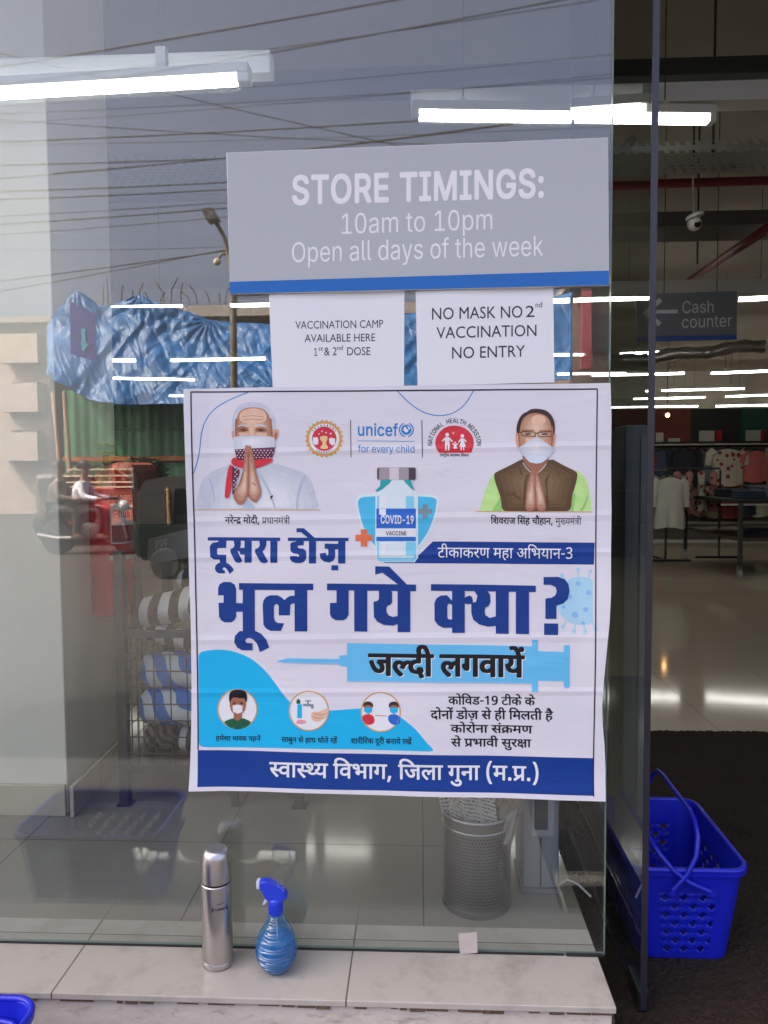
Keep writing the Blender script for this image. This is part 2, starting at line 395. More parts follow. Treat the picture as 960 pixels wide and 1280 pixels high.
GLYPHS = [
 "0,622 569,622 569,551 466,551 466,0 385,0 385,298 204,298 204,244 200,220 190,202 174,192 153,188 128,193 102,209 85,224 70,241 56,260 42,290 37,318 40,339 50,355 69,366 98,369 385,369 385,551 0,551",
 "395,42 341,-12 302,21 265,54 230,87 197,120 166,151 138,181 113,209 92,234 75,256 57,284 46,305 42,323 40,340 44,358 55,376 75,389 104,393 127,390 148,382 165,368 181,349 205,363 224,380 238,399 252,431 256,468 255,491 251,514 246,534 239,551 0,551 0,622 424,622 424,551 320,551 329,525 334,494 336,458 334,423 326,392 314,365 298,341 278,319 254,300 227,284 198,268 167,254 199,219 233,183 272,146 312,110 353,75",
 "-169,615 -183,664 -197,705 -210,740 -225,767 -240,788 -256,804 -283,818 -315,823 -336,822 -354,818 -370,814 -385,809 -409,882 -382,890 -351,894 -318,896 -284,893 -252,885 -224,870 -199,850 -175,820 -154,784 -133,737 -113,681 -94,615",
 "0,622 373,622 373,551 0,551;204,298 204,244 200,220 190,202 174,192 153,188 128,193 102,209 85,224 70,241 56,260 42,290 37,318 40,339 50,355 69,366 98,369 385,369 385,298",
 "42,4 213,81 184,88 157,99 131,112 107,129 87,150 70,174 56,202 49,235 46,272 48,300 53,325 62,348 73,367 86,385 102,401 126,419 153,433 183,443 216,450 252,455 290,456 295,456 295,551 0,551 0,622 534,622 534,551 376,551 376,385 327,385 291,384 260,382 234,378 201,369 173,355 153,338 138,317 129,292 126,262 130,229 144,200 166,174 197,155 237,144 287,140 293,140 299,140 305,140 312,141 308,160 306,176 311,206 327,226 349,236 373,240 399,237 421,229 438,216 455,190 461,162 457,134 446,112 430,97 410,86 423,62 438,36 450,18 464,-2 480,-24 413,-58 399,-35 386,-12 373,11 361,33 351,54 342,73 82,-66",
 "509,551 509,0 428,0 428,250 207,250 207,213 203,185 192,166 177,155 159,151 140,154 119,164 99,178 80,196 64,216 50,237 42,258 39,278 42,295 52,308 71,318 100,321 126,321 126,551 0,551 0,622 612,622 612,551;428,551 207,551 207,321 428,321",
 "170,551 170,0 89,0 89,551 0,551 0,622 273,622 273,551;90,615 76,664 62,705 48,740 34,767 19,788 3,804 -24,818 -56,823 -77,822 -95,818 -111,814 -126,809 -150,882 -123,890 -92,894 -59,896 -25,893 7,885 34,870 60,850 84,820 106,784 126,737 146,681 165,615",
 "413,-58 399,-35 386,-12 373,11 361,33 351,54 342,73 330,71 316,70 302,68 287,68 259,69 231,73 202,78 175,87 149,98 124,112 102,130 83,151 68,176 56,204 48,236 46,272 48,300 53,325 62,348 73,367 86,385 102,401 126,419 153,433 183,443 216,450 252,455 290,456 295,456 295,551 0,551 0,622 534,622 534,551 376,551 376,385 327,385 291,384 260,382 234,378 201,369 173,355 153,338 138,317 129,292 126,262 130,229 144,200 166,174 197,155 237,144 287,140 293,140 299,140 305,140 312,141 308,160 306,176 311,206 327,226 349,236 373,240 399,237 421,229 438,216 455,190 461,162 457,134 446,112 430,97 410,86 423,62 438,36 450,18 464,-2 480,-24",
 "-185,615 -195,638 -204,660 -211,682 -218,714 -220,748 -215,789 -201,824 -178,854 -146,878 -107,891 -61,896 -23,893 10,883 39,868 64,845 87,815 108,778 127,734 145,682 163,622 273,622 273,551 170,551 170,0 89,0 89,551 0,551 0,622 87,622 68,685 49,736 28,776 5,803 -23,820 -57,825 -92,819 -118,800 -134,771 -139,733 -136,701 -129,672 -118,644 -105,615",
 "46,-129 56,-89 65,-47 74,-3 83,40 90,80 95,116 192,116 199,105 189,69 177,30 162,-11 146,-52 130,-91 113,-129",
 "45,53 214,153 180,162 152,175 128,194 113,213 100,234 91,258 84,285 80,318 79,358 79,551 0,551 0,622 583,622 583,551 479,551 479,0 398,0 398,193 92,-13;398,551 160,551 160,369 161,332 163,304 167,282 172,266 180,252 190,240 208,227 232,220 262,217 288,219 313,225 337,236 360,249 380,264 398,280",
 "630,551 526,551 526,0 445,0 445,150 424,137 401,126 378,116 351,109 319,104 283,103 235,108 193,121 158,144 132,173 116,209 111,251 113,278 120,303 132,327 148,348 119,362 93,380 72,402 55,427 45,458 42,493 47,531 60,564 83,592 113,614 147,628 187,632 220,629 250,620 276,604 295,583 307,559 311,531 307,500 293,471 271,443 210,482 219,492 226,504 229,515 230,526 228,541 220,554 206,565 184,568 158,562 136,546 121,521 116,489 120,460 132,438 149,421 172,409 197,402 223,397 254,403 288,405 300,405 312,404 324,403 333,402 326,332 319,333 312,333 304,333 298,333 267,331 241,324 220,312 198,288 191,254 198,218 220,193 240,182 264,175 292,173 326,175 356,183 382,194 405,210 426,226 445,245 445,551 383,551 383,622 630,622",
 "170,551 170,0 89,0 89,551 0,551 0,622 273,622 273,551",
 "-185,772 -181,794 -168,813 -151,826 -130,830 -109,826 -91,813 -79,794 -75,772 -79,750 -91,731 -109,718 -130,714 -151,718 -168,731 -181,750",
 "127,65 80,132 326,281 299,314 275,339 254,358 232,370 208,378 181,380 153,378 124,372 104,365 81,356 55,343 27,417 50,427 74,436 98,444 123,451 150,455 179,456 217,453 251,444 272,433 293,420 314,402 335,381 358,356 382,326 382,551 0,551 0,622 566,622 566,551 463,551 463,0 382,0 382,234",
 "89,551 0,551 0,622 80,622 69,645 60,669 55,695 53,724 59,773 79,814 111,849 154,875 206,891 266,896 356,888 440,862 516,820 585,763 648,695 704,615 620,615 515,731 402,801 283,824 240,821 203,811 174,794 152,772 138,746 134,714 136,686 144,662 154,640 165,622 273,622 273,551 170,551 170,0 89,0",
 "122,189 90,193 64,206 46,227 40,255 44,280 58,299 78,310 104,314 122,312 142,306 164,295 191,276 222,290 250,309 273,335 291,366 301,402 305,443 302,478 292,508 276,532 254,551 228,562 199,566 172,563 153,552 142,537 138,516 140,500 148,484 162,467 186,454 208,447 236,442 270,440 253,370 196,378 149,394 112,418 87,447 71,480 66,517 70,549 82,577 102,600 129,618 163,628 204,632 235,630 264,622 292,610 318,594 340,572 358,546 373,516 381,480 384,440 380,395 369,353 350,312 324,276 292,246 254,221 284,194 313,165 341,134 368,103 392,73 414,43 350,-1 317,44 286,84 258,118 230,147 204,172 179,194 151,190;591,551 591,0 510,0 510,551 421,551 421,622 695,622 695,551",
 "571,551 467,551 467,0 387,0 387,165 368,153 347,143 324,132 297,124 267,120 233,118 198,120 166,127 137,139 111,155 89,174 70,198 57,224 49,254 46,286 52,339 72,383 104,418 146,444 196,459 255,464 270,464 288,462 307,461 326,459 342,457 354,454 349,381 329,385 306,388 282,390 259,391 221,388 188,379 162,364 143,343 131,318 127,287 131,256 141,231 158,212 181,199 206,191 235,188 268,191 298,198 324,210 348,226 369,242 387,260 387,551 0,551 0,622 571,622",
 "653,551 653,0 572,0 572,370 435,370 400,371 378,373 400,352 420,329 436,303 448,276 456,247 458,218 456,189 449,163 438,141 422,122 404,107 384,95 348,84 310,80 275,83 242,94 209,110 177,135 147,169 117,212 88,264 59,327 31,401 102,426 133,344 165,276 198,222 232,184 268,161 306,153 335,157 358,170 374,193 379,227 376,256 365,283 348,310 327,335 301,357 273,377 302,441 572,441 572,551 0,551 0,622 757,622 757,551",
 "587,551 587,0 506,0 506,266 477,258 448,254 416,252 380,251 352,252 322,254 292,258 262,264 236,270 212,277 191,264 167,253 196,218 228,182 264,146 301,110 340,75 380,42 326,-12 289,21 254,54 220,87 189,120 160,151 133,181 109,209 89,234 73,256 55,284 46,305 41,323 40,340 44,358 55,376 75,389 104,393 127,390 148,382 165,368 181,350 199,372 210,398 215,428 217,458 216,486 212,512 207,534 201,551 0,551 0,622 691,622 691,551;369,322 406,323 440,326 472,331 506,339 506,551 281,551 288,532 293,511 297,486 298,458 296,419 288,385 277,356 262,333 297,327 333,323",
 "321,69 354,82 380,98 397,120 403,148 396,182 374,208 351,219 319,227 280,229 238,226 202,216 174,200 154,179 142,154 138,124 141,94 150,64 160,44 176,22 196,0 224,-26 259,-56 302,-89 248,-142 192,-96 145,-51 108,-9 80,34 64,80 58,130 62,166 74,198 85,216 99,233 115,248 97,268 82,292 72,320 69,352 72,378 79,400 91,418 106,433 131,448 158,458 191,463 229,465 361,465 361,551 0,551 0,622 546,622 546,551 442,551 442,394 230,394 204,393 186,391 174,387 164,381 153,366 149,347 152,328 159,312 170,297 183,284 215,293 249,298 284,300 327,298 365,291 396,279 423,264 444,245 460,224 472,202 479,178 481,153 477,117 466,85 447,57 421,34 388,16 348,2",
 "649,551 545,551 545,0 465,0 465,165 447,154 426,143 403,133 377,125 349,120 317,118 269,123 227,137 190,161 163,193 146,231 141,275 144,303 154,330 168,353 185,371 38,369 38,441 331,441 349,441 367,440 382,440 389,440 382,370 350,370 314,367 283,359 256,346 237,327 225,303 221,274 224,248 234,226 250,210 281,193 317,188 349,190 377,198 402,210 425,225 446,242 465,260 465,551 0,551 0,622 649,622",
 "170,551 170,0 89,0 89,551 0,551 0,622 273,622 273,551;80,615 63,639 46,659 30,674 8,689 -14,698 -36,702 -61,703 -81,702 -102,697 -123,690 -143,682 -169,751 -146,760 -121,767 -95,772 -67,773 -38,771 -11,763 13,752 35,735 55,716 72,692 76,694 63,726 50,753 37,774 17,799 -4,815 -28,824 -57,827 -79,826 -97,823 -112,818 -127,813 -150,882 -123,890 -92,894 -59,896 -25,893 7,885 34,870 60,850 84,820 106,784 126,737 146,681 165,615",
 "-248,-12 -212,1 -174,8 -136,11 -90,7 -51,-6 -20,-28 4,-56 17,-90 22,-129 17,-167 1,-201 -24,-229 -60,-251 -104,-264 -157,-268 -219,-263 -275,-248 -324,-222 -370,-188 -414,-147 -455,-100 -394,-57 -368,-87 -344,-113 -320,-136 -296,-155 -271,-170 -246,-182 -218,-190 -189,-194 -157,-196 -98,-188 -63,-163 -51,-122 -57,-93 -76,-73 -102,-61 -131,-57 -157,-58 -180,-62 -201,-69 -222,-79",
 "700,74 672,58 642,42 610,28 575,16 534,9 488,7 417,13 348,31 282,60 216,104 150,164 85,239 69,261 56,280 48,296 42,318 40,338 44,358 55,376 75,389 104,393 127,390 148,382 165,368 181,350 199,372 210,398 215,428 217,458 215,491 210,522 201,551 0,551 0,622 663,622 663,551 282,551 288,532 294,510 297,486 298,458 294,407 282,364 263,328 237,298 204,273 166,253 214,201 263,158 314,124 368,99 426,84 490,79 523,81 555,85 585,93 615,104 645,120 676,140;673,215 653,201 631,189 606,178 579,170 551,166 521,164 491,166 463,173 436,184 413,198 394,216 378,238 366,263 358,290 356,319 361,364 377,402 404,432 439,455 482,468 531,473 550,472 575,470 599,467 616,463 610,394 594,398 576,401 558,403 540,404 510,402 485,394 464,382 449,365 440,343 437,316 440,290 449,269 464,252 484,241 508,234 534,232 568,236 598,246 625,262 648,280",
 "595,622 595,551 491,551 491,0 410,0 410,179 390,167 368,157 343,146 316,138 286,134 253,132 197,139 148,159 108,192 75,237 52,291 38,353 76,363 106,375 130,390 147,407 157,430 160,457 157,484 148,509 136,532 123,551 0,551 0,622;129,301 144,271 160,247 180,228 202,214 228,206 259,203 291,205 320,212 346,224 370,239 391,256 410,274 410,551 211,551 227,516 237,481 240,445 228,381 191,333",
 "519,551 371,551 371,349 316,349 272,347 236,341 206,331 181,318 150,290 132,255 126,215 128,185 136,158 148,136 164,116 183,101 206,89 230,81 256,76 283,74 317,75 348,80 375,86 401,96 427,107 455,121 482,47 452,34 421,23 388,14 355,6 321,2 286,0 242,3 200,12 162,26 129,46 100,71 77,101 60,136 49,176 46,220 50,261 61,298 80,330 105,357 135,379 170,397 207,410 247,417 288,420 290,420 290,551 0,551 0,622 519,622",
 "777,551 452,551 452,349 486,377 525,393 569,399 610,394 645,381 675,358 698,326 711,286 716,239 714,208 709,175 701,141 689,107 672,73 651,39 579,80 595,102 608,127 620,154 629,182 634,210 636,237 631,278 616,307 593,324 562,330 526,322 489,298 452,258 452,0 371,0 371,174 354,161 334,148 312,136 286,126 258,120 226,118 195,120 166,126 138,137 112,152 90,171 71,194 57,222 49,254 46,290 52,340 70,382 101,417 141,443 189,459 244,464 268,463 296,460 321,457 339,454 333,381 315,385 292,388 269,390 249,391 213,388 183,379 159,365 141,345 131,321 127,292 130,260 141,234 158,214 179,199 202,191 228,188 256,190 282,197 306,209 329,224 350,241 371,260 371,551 0,551 0,622 777,622",
 "634,551 634,0 553,0 553,551 420,551 420,321 418,282 412,250 401,222 385,198 370,183 352,170 331,160 307,152 281,148 251,146 194,153 149,172 114,205 99,231 88,263 83,288 80,318 79,352 79,551 0,551 0,622 737,622 737,551;249,217 280,221 304,231 321,249 330,267 336,288 338,315 339,353 339,551 160,551 160,353 161,318 164,291 170,270 178,251 190,237 206,226 225,219",
 "470,218 465,175 450,141 424,114 392,95 354,84 312,80 257,87 206,108 159,144 115,196 71,267 29,356 100,382 129,316 160,260 193,214 228,180 265,160 305,153 340,157 367,170 385,193 391,227 386,262 370,293 356,312 338,330 318,347 290,343 260,341 255,411 296,415 328,423 352,435 373,461 380,494 374,525 356,546 331,558 302,562 267,560 235,552 215,545 193,536 171,525 146,594 165,603 186,612 210,620 237,627 266,631 298,632 346,628 386,615 418,593 441,565 454,532 459,495 452,447 429,407 392,375 402,365 412,355 450,351 486,350 516,351 543,353 568,357 594,363 594,551 521,551 521,622 779,622 779,551 675,551 675,0 594,0 594,290 570,285 547,282 523,280 498,279 479,280 455,282 466,251",
 "174,632 209,629 240,622 267,607 291,586 307,563 320,533 327,507 331,475 332,437 332,321 533,321 533,551 402,551 402,622 717,622 717,551 614,551 614,0 533,0 533,250 332,250 332,213 328,185 318,166 302,155 283,151 264,154 243,164 223,178 204,196 188,216 175,237 167,258 164,278 167,295 178,308 196,318 224,321 253,321 253,426 252,468 248,498 242,520 232,538 216,555 195,565 169,568 145,565 128,555 118,540 114,521 120,496 138,478 157,469 184,463 218,460 210,389 163,396 124,408 90,426 66,450 51,481 46,520 50,556 63,584 84,606 111,620 141,629",
 "49,338 291,338 291,256 49,256",
 "229,-10 194,-9 161,-6 128,-2 98,6 68,16 40,29 40,112 69,98 100,87 132,78 164,71 196,66 227,65 282,69 325,82 358,102 382,131 395,165 400,206 394,246 378,278 350,302 313,319 267,329 214,332 149,332 149,406 214,406 263,410 304,423 336,444 359,471 373,504 378,541 374,573 363,599 344,620 320,636 290,646 256,649 223,647 192,642 164,632 138,620 112,606 88,590 43,651 70,670 100,687 134,702 172,714 212,722 256,724 320,718 373,702 415,674 445,638 463,595 469,547 464,502 450,464 426,432 395,406 358,388 315,376 315,373 368,362 411,344 446,318 471,286 486,247 491,203 484,144 463,93 427,50 377,16 311,-3",
 "0,622 515,622 515,551 0,551;537,349 516,354 494,356 470,353 445,344 429,334 413,319 397,300 382,276 369,245 356,208 279,232 288,261 299,288 311,313 288,329 264,342 238,350 209,353 174,347 148,330 131,304 126,271 128,246 136,222 148,198 164,175 185,151 210,126 239,100 272,71 309,40 255,-12 217,21 182,53 149,84 119,114 94,145 73,176 57,207 48,240 45,275 48,308 56,337 70,362 87,382 108,398 130,410 167,422 204,426 233,424 259,420 284,412 308,400 332,387 354,370 396,401 445,420 500,426 514,426 530,424 544,421 556,417",
 "0,551 0,622 693,622 693,551 589,551 589,0 508,0 508,355 502,356 494,356 470,353 445,344 429,334 413,319 397,300 382,276 369,245 356,208 279,232 288,261 299,288 311,313 287,329 263,342 238,350 209,353 174,347 148,330 131,304 126,271 128,246 136,222 148,198 164,175 185,151 210,126 239,100 272,71 309,40 255,-12 217,21 182,53 149,84 119,114 94,145 73,176 57,207 48,240 45,275 48,308 56,337 70,362 87,382 108,398 131,410 168,422 204,426 233,424 259,420 284,412 308,400 332,387 354,370 396,401 444,420 499,426 504,426 508,426 508,551",
 "208,551 208,234 205,211 196,193 180,182 160,178 134,183 106,199 89,214 74,231 60,250 46,280 41,308 44,329 54,345 73,356 102,359 127,359 127,551 0,551 0,622 578,622 578,551 474,551 474,0 393,0 393,551",
 "-169,615 -183,664 -197,705 -210,740 -225,767 -240,788 -256,804 -283,818 -315,823 -336,822 -354,818 -370,814 -385,809 -409,882 -382,890 -351,894 -318,896 -284,893 -252,885 -224,870 -199,850 -175,820 -154,784 -133,737 -113,681 -94,615;-113,821 -109,843 -96,862 -79,875 -58,879 -37,875 -18,862 -6,843 -2,821 -6,799 -18,780 -37,767 -58,763 -79,767 -96,780 -109,799",
 "358,222 329,220 300,215 272,207 248,197 218,217 192,239 169,263 151,290 141,319 137,352 140,378 147,400 159,418 174,433 199,448 228,458 264,463 308,465 401,465 401,551 0,551 0,622 592,622 592,551 482,551 482,394 298,394 272,393 254,391 242,387 232,381 221,366 217,347 220,325 231,306 246,291 261,277 293,286 326,292 362,294 409,290 450,277 485,256 512,228 529,194 534,154 529,112 512,75 485,44 447,19 397,5 337,0 274,5 215,20 162,44 112,76 66,114 25,158 86,207 124,166 163,132 202,106 244,88 289,78 337,74 401,83 440,109 453,152 447,183 428,204 399,218",
 "261,0 261,446 261,475 262,506 262,538 264,585 265,622 250,607 238,594 224,582 206,567 134,508 87,568 274,714 347,714 347,0",
 "190,-10 170,-9 147,-8 125,-5 106,-1 106,75 124,70 144,66 166,64 187,63 228,66 265,73 296,86 323,103 345,124 363,148 378,176 389,207 398,240 404,275 409,312 411,350 405,350 390,328 372,308 350,291 323,278 291,270 255,267 198,273 149,292 108,324 77,367 58,420 52,484 59,553 78,612 110,660 154,696 207,717 269,724 312,720 351,709 388,690 420,663 448,629 471,586 488,535 499,476 502,409 501,368 499,328 494,288 488,248 479,210 467,174 452,139 434,108 412,78 387,53 357,31 322,14 284,0 239,-7;267,337 295,339 321,346 344,356 364,371 381,387 395,406 408,436 413,467 411,496 406,525 397,552 385,579 369,602 350,622 327,637 300,646 270,649 234,645 202,631 175,609 154,577 142,536 138,484 142,442 152,406 170,376 196,355 228,341",
 "170,551 170,0 89,0 89,551 0,551 0,622 273,622 273,551;90,615 76,664 62,705 48,740 34,767 19,788 3,804 -24,818 -56,823 -77,822 -95,818 -111,814 -126,809 -150,882 -123,890 -92,894 -59,896 -25,893 7,885 34,870 60,850 84,820 106,784 126,737 146,681 165,615;146,821 150,843 162,862 180,875 201,879 222,875 240,862 253,843 257,821 253,799 240,780 222,767 201,763 180,767 162,780 150,799",
 "653,551 653,0 572,0 572,370 435,370 400,371 378,373 400,352 420,329 436,303 448,276 456,247 458,218 456,189 449,163 438,141 422,122 404,107 384,95 348,84 310,80 275,83 242,94 209,110 177,135 147,169 117,212 88,264 59,327 31,401 102,426 133,344 165,276 198,222 232,184 268,161 306,153 335,157 358,170 374,193 379,227 376,256 365,283 348,310 327,335 301,357 273,377 302,441 572,441 572,551 0,551 0,622 757,622 757,551;223,-55 227,-33 240,-14 257,-1 278,3 299,-1 317,-14 329,-33 333,-55 329,-78 317,-96 299,-109 278,-113 257,-109 240,-96 227,-78",
 "481,551 481,0 400,0 400,328 291,328 254,327 223,325 200,322 172,313 150,299 132,274 126,237 130,205 142,173 163,142 191,111 227,77 271,40 217,-12 187,15 159,41 132,68 107,95 86,123 68,151 55,180 48,211 45,242 48,275 58,305 74,330 93,351 114,366 137,378 163,388 193,394 230,398 272,399 400,399 400,551 0,551 0,622 584,622 584,551",
 "-179,615 -197,639 -213,659 -228,674 -251,689 -272,698 -295,702 -320,703 -340,702 -361,697 -382,690 -402,682 -428,751 -404,760 -380,767 -354,772 -326,773 -297,771 -270,763 -246,752 -224,735 -204,716 -187,692 -183,694 -196,726 -209,753 -222,774 -242,799 -263,815 -287,824 -316,827 -338,826 -356,823 -372,818 -386,813 -409,882 -382,890 -351,894 -318,896 -284,893 -252,885 -224,870 -199,850 -175,820 -154,784 -133,737 -113,681 -94,615",
 "46,53 174,127 140,138 110,156 83,180 62,210 50,247 46,290 52,340 70,382 101,417 141,443 189,459 244,464 268,463 296,460 321,457 339,454 333,381 315,385 292,388 269,390 249,391 213,388 183,379 159,365 141,345 131,321 127,292 130,260 141,234 158,214 179,199 202,191 228,188 256,190 282,197 306,209 329,224 350,241 371,260 371,551 0,551 0,622 777,622 777,551 452,551 452,350 478,370 506,386 536,396 569,399 610,394 645,381 675,358 698,326 711,286 716,239 714,208 709,175 701,141 689,107 672,73 651,39 579,80 595,102 608,127 620,154 629,182 634,210 636,237 631,278 616,307 593,324 562,330 535,325 508,312 489,297 471,280 452,258 452,0 371,0 371,173 362,167 353,160 342,153 331,146 93,-12",
 "623,551 623,0 542,0 542,325 521,316 499,308 476,302 450,297 422,294 390,293 358,294 327,297 298,303 272,310 247,318 225,326 196,307 172,288 153,270 134,242 128,208 130,188 138,168 152,149 174,134 205,123 247,120 258,120 269,121 264,139 263,157 268,184 283,202 304,213 328,216 364,210 391,190 408,164 413,136 410,111 400,92 385,78 365,66 383,44 402,22 416,8 431,-7 448,-24 390,-65 372,-44 355,-24 338,-4 323,16 310,35 298,53 286,51 272,50 258,50 245,50 207,52 173,59 141,70 113,86 90,104 71,126 57,151 49,177 46,205 50,240 61,270 80,296 105,320 133,341 164,361 137,381 115,403 97,426 84,450 77,478 74,507 78,540 92,570 114,596 145,616 184,628 231,632 270,629 306,619 338,603 362,580 377,551 382,515 379,485 372,458 359,434 342,413 320,392 295,373 315,369 336,366 357,364 379,364 409,365 437,369 464,374 491,383 516,395 542,411 542,551 453,551 453,622 727,622 727,551;153,502 158,471 174,442 189,426 207,411 228,399 270,433 295,468 303,506 299,528 286,548 263,562 229,566 198,562 174,549 158,529",
 "369,322 398,323 425,324 451,328 478,332 486,260 461,256 435,253 408,252 380,251 352,252 322,254 292,258 262,264 236,270 212,277 191,264 167,253 196,218 228,182 264,146 301,110 340,75 380,42 326,-12 289,21 254,54 220,87 189,120 160,151 133,181 109,209 89,234 73,256 55,284 46,305 41,323 40,340 44,358 55,376 75,389 104,393 127,390 148,382 165,368 181,350 199,372 210,398 215,428 217,458 216,486 212,512 207,534 201,551 0,551 0,622 403,622 403,551 281,551 288,532 293,511 297,486 298,458 296,419 288,385 277,356 262,333 297,327 333,323",
 "479,551 479,0 398,0 398,191 378,179 357,168 335,159 311,152 284,147 254,146 216,149 182,160 152,175 128,194 113,213 100,234 91,258 84,285 80,318 79,358 79,551 0,551 0,622 583,622 583,551;398,551 160,551 160,369 161,332 163,304 167,282 172,266 180,252 190,240 208,227 233,220 263,217 289,219 314,225 338,236 360,249 380,264 398,280",
 "585,551 482,551 482,0 401,0 401,165 382,153 360,143 336,132 308,124 276,120 241,118 205,120 171,127 140,139 113,155 90,174 71,198 57,224 49,254 46,286 53,339 73,383 106,418 151,444 204,459 265,464 280,464 299,462 319,461 338,459 356,457 369,454 363,385 342,389 318,392 293,394 268,395 248,394 230,392 365,224 384,239 401,256 401,551 0,551 0,622 585,622;127,287 131,255 142,229 160,210 184,195 212,187 242,184 260,185 276,187 293,190 308,195 168,370 145,348 132,321",
 "553,551 553,0 472,0 472,180 451,168 428,157 403,146 375,138 343,134 308,132 254,137 206,154 164,180 128,218 101,265 83,322 140,337 185,356 216,378 238,403 251,433 255,467 252,498 245,523 232,542 205,562 171,568 148,565 130,556 118,541 114,521 123,492 150,472 195,461 187,391 147,399 112,413 84,430 63,454 50,483 46,519 50,553 62,581 82,604 109,619 138,629 172,632 199,630 225,624 250,614 274,601 294,583 312,561 325,535 333,504 336,469 332,423 318,383 296,349 266,320 228,295 182,274 198,252 215,234 234,220 256,211 282,205 314,203 347,205 377,212 403,223 427,238 450,255 472,275 472,551 390,551 390,622 656,622 656,551",
 "-63,-245 -89,-254 -116,-262 -145,-266 -173,-268 -219,-264 -259,-250 -290,-228 -314,-200 -328,-165 -333,-126 -328,-90 -313,-58 -287,-29 -253,-7 -211,7 -162,11 -114,8 -70,-1 -31,-17 5,-38 38,-62 68,-90 96,-122 121,-154 145,-189 83,-228 47,-177 10,-135 -27,-101 -66,-77 -109,-62 -156,-57 -187,-59 -213,-66 -233,-76 -252,-99 -259,-128 -253,-160 -234,-181 -208,-192 -178,-196 -152,-195 -130,-190 -109,-184 -88,-175",
 "729,551 729,0 648,0 648,45 624,33 598,24 572,16 544,11 516,8 488,7 417,13 348,31 282,60 216,104 150,164 85,239 69,261 57,280 49,296 42,318 40,338 44,358 55,376 75,389 104,393 127,390 148,382 165,368 181,350 199,372 210,398 215,428 217,458 216,483 214,508 209,530 201,551 0,551 0,622 833,622 833,551;534,232 568,236 598,246 625,262 648,280 648,551 281,551 290,524 296,493 298,458 294,407 282,364 263,328 237,298 204,273 166,253 214,201 263,158 314,124 368,99 426,84 490,79 518,80 546,83 572,89 598,97 623,108 648,122 648,198 623,185 593,174 559,166 521,164 491,166 463,173 436,184 413,198 394,216 378,238 366,263 358,290 356,319 361,364 377,402 404,432 439,455 482,468 531,473 550,472 575,470 599,467 616,463 610,394 594,398 576,401 558,403 540,404 510,402 485,394 464,382 449,365 440,343 437,316 440,290 449,269 464,252 484,241 508,234",
 "187,391 147,399 112,413 84,430 63,454 50,483 46,519 50,553 62,581 82,604 109,619 138,629 172,632 199,630 225,624 250,614 274,601 294,583 312,561 325,535 333,504 336,469 332,423 318,383 296,349 266,320 228,294 182,273 198,252 215,234 234,220 256,211 282,205 314,203 347,205 376,212 403,223 428,238 451,255 472,275 509,208 483,188 455,170 424,154 389,142 351,134 308,132 254,137 206,154 164,180 128,218 101,265 83,322 140,337 185,356 216,378 238,403 251,433 255,467 252,498 245,523 232,542 205,562 171,568 148,565 130,556 118,541 114,521 123,492 150,472 195,461",
 "213,-165 167,-93 131,-15 103,68 84,156 72,246 68,337 72,429 83,518 102,604 130,685 167,761 213,832 294,832 252,759 217,681 190,599 169,513 157,426 153,336 157,248 169,160 189,74 217,-11 252,-90 295,-165",
 "72,54 76,86 90,106 110,117 133,121 157,117 178,106 191,86 196,54 191,23 178,2 157,-10 133,-14 110,-10 90,2 76,23",
 "60,-165 102,-92 136,-14 164,69 184,155 196,242 200,330 196,419 184,507 164,594 137,678 102,757 59,832 141,832 187,760 223,682 251,598 270,510 282,420 286,329 282,238 270,149 251,63 223,-19 187,-95 141,-165",
 "409,286 446,217 419,199 391,183 363,168 332,156 295,148 254,146 216,149 182,160 152,175 128,194 113,213 100,234 91,258 84,285 80,318 79,358 79,551 0,551 0,622 391,622 391,551 205,551;262,217 288,219 313,225 337,234 360,245 159,507 159,369 160,332 162,304 166,282 172,266 179,252 189,240 207,227 232,220",
 "519,551 371,551 371,349 316,349 272,347 236,341 206,331 181,318 150,290 132,255 126,215 128,185 136,158 148,136 164,116 183,101 206,89 230,81 256,76 283,74 317,75 348,80 375,86 401,96 427,107 455,121 482,47 452,34 421,23 388,14 355,6 321,2 286,0 242,3 200,12 162,26 129,46 100,71 77,101 60,136 49,176 46,220 50,261 61,298 80,330 105,357 135,379 170,397 207,410 247,417 288,420 290,420 290,551 0,551 0,622 519,622;31,-165 279,-12 319,-12 465,-192 406,-230 289,-85 78,-230",
]
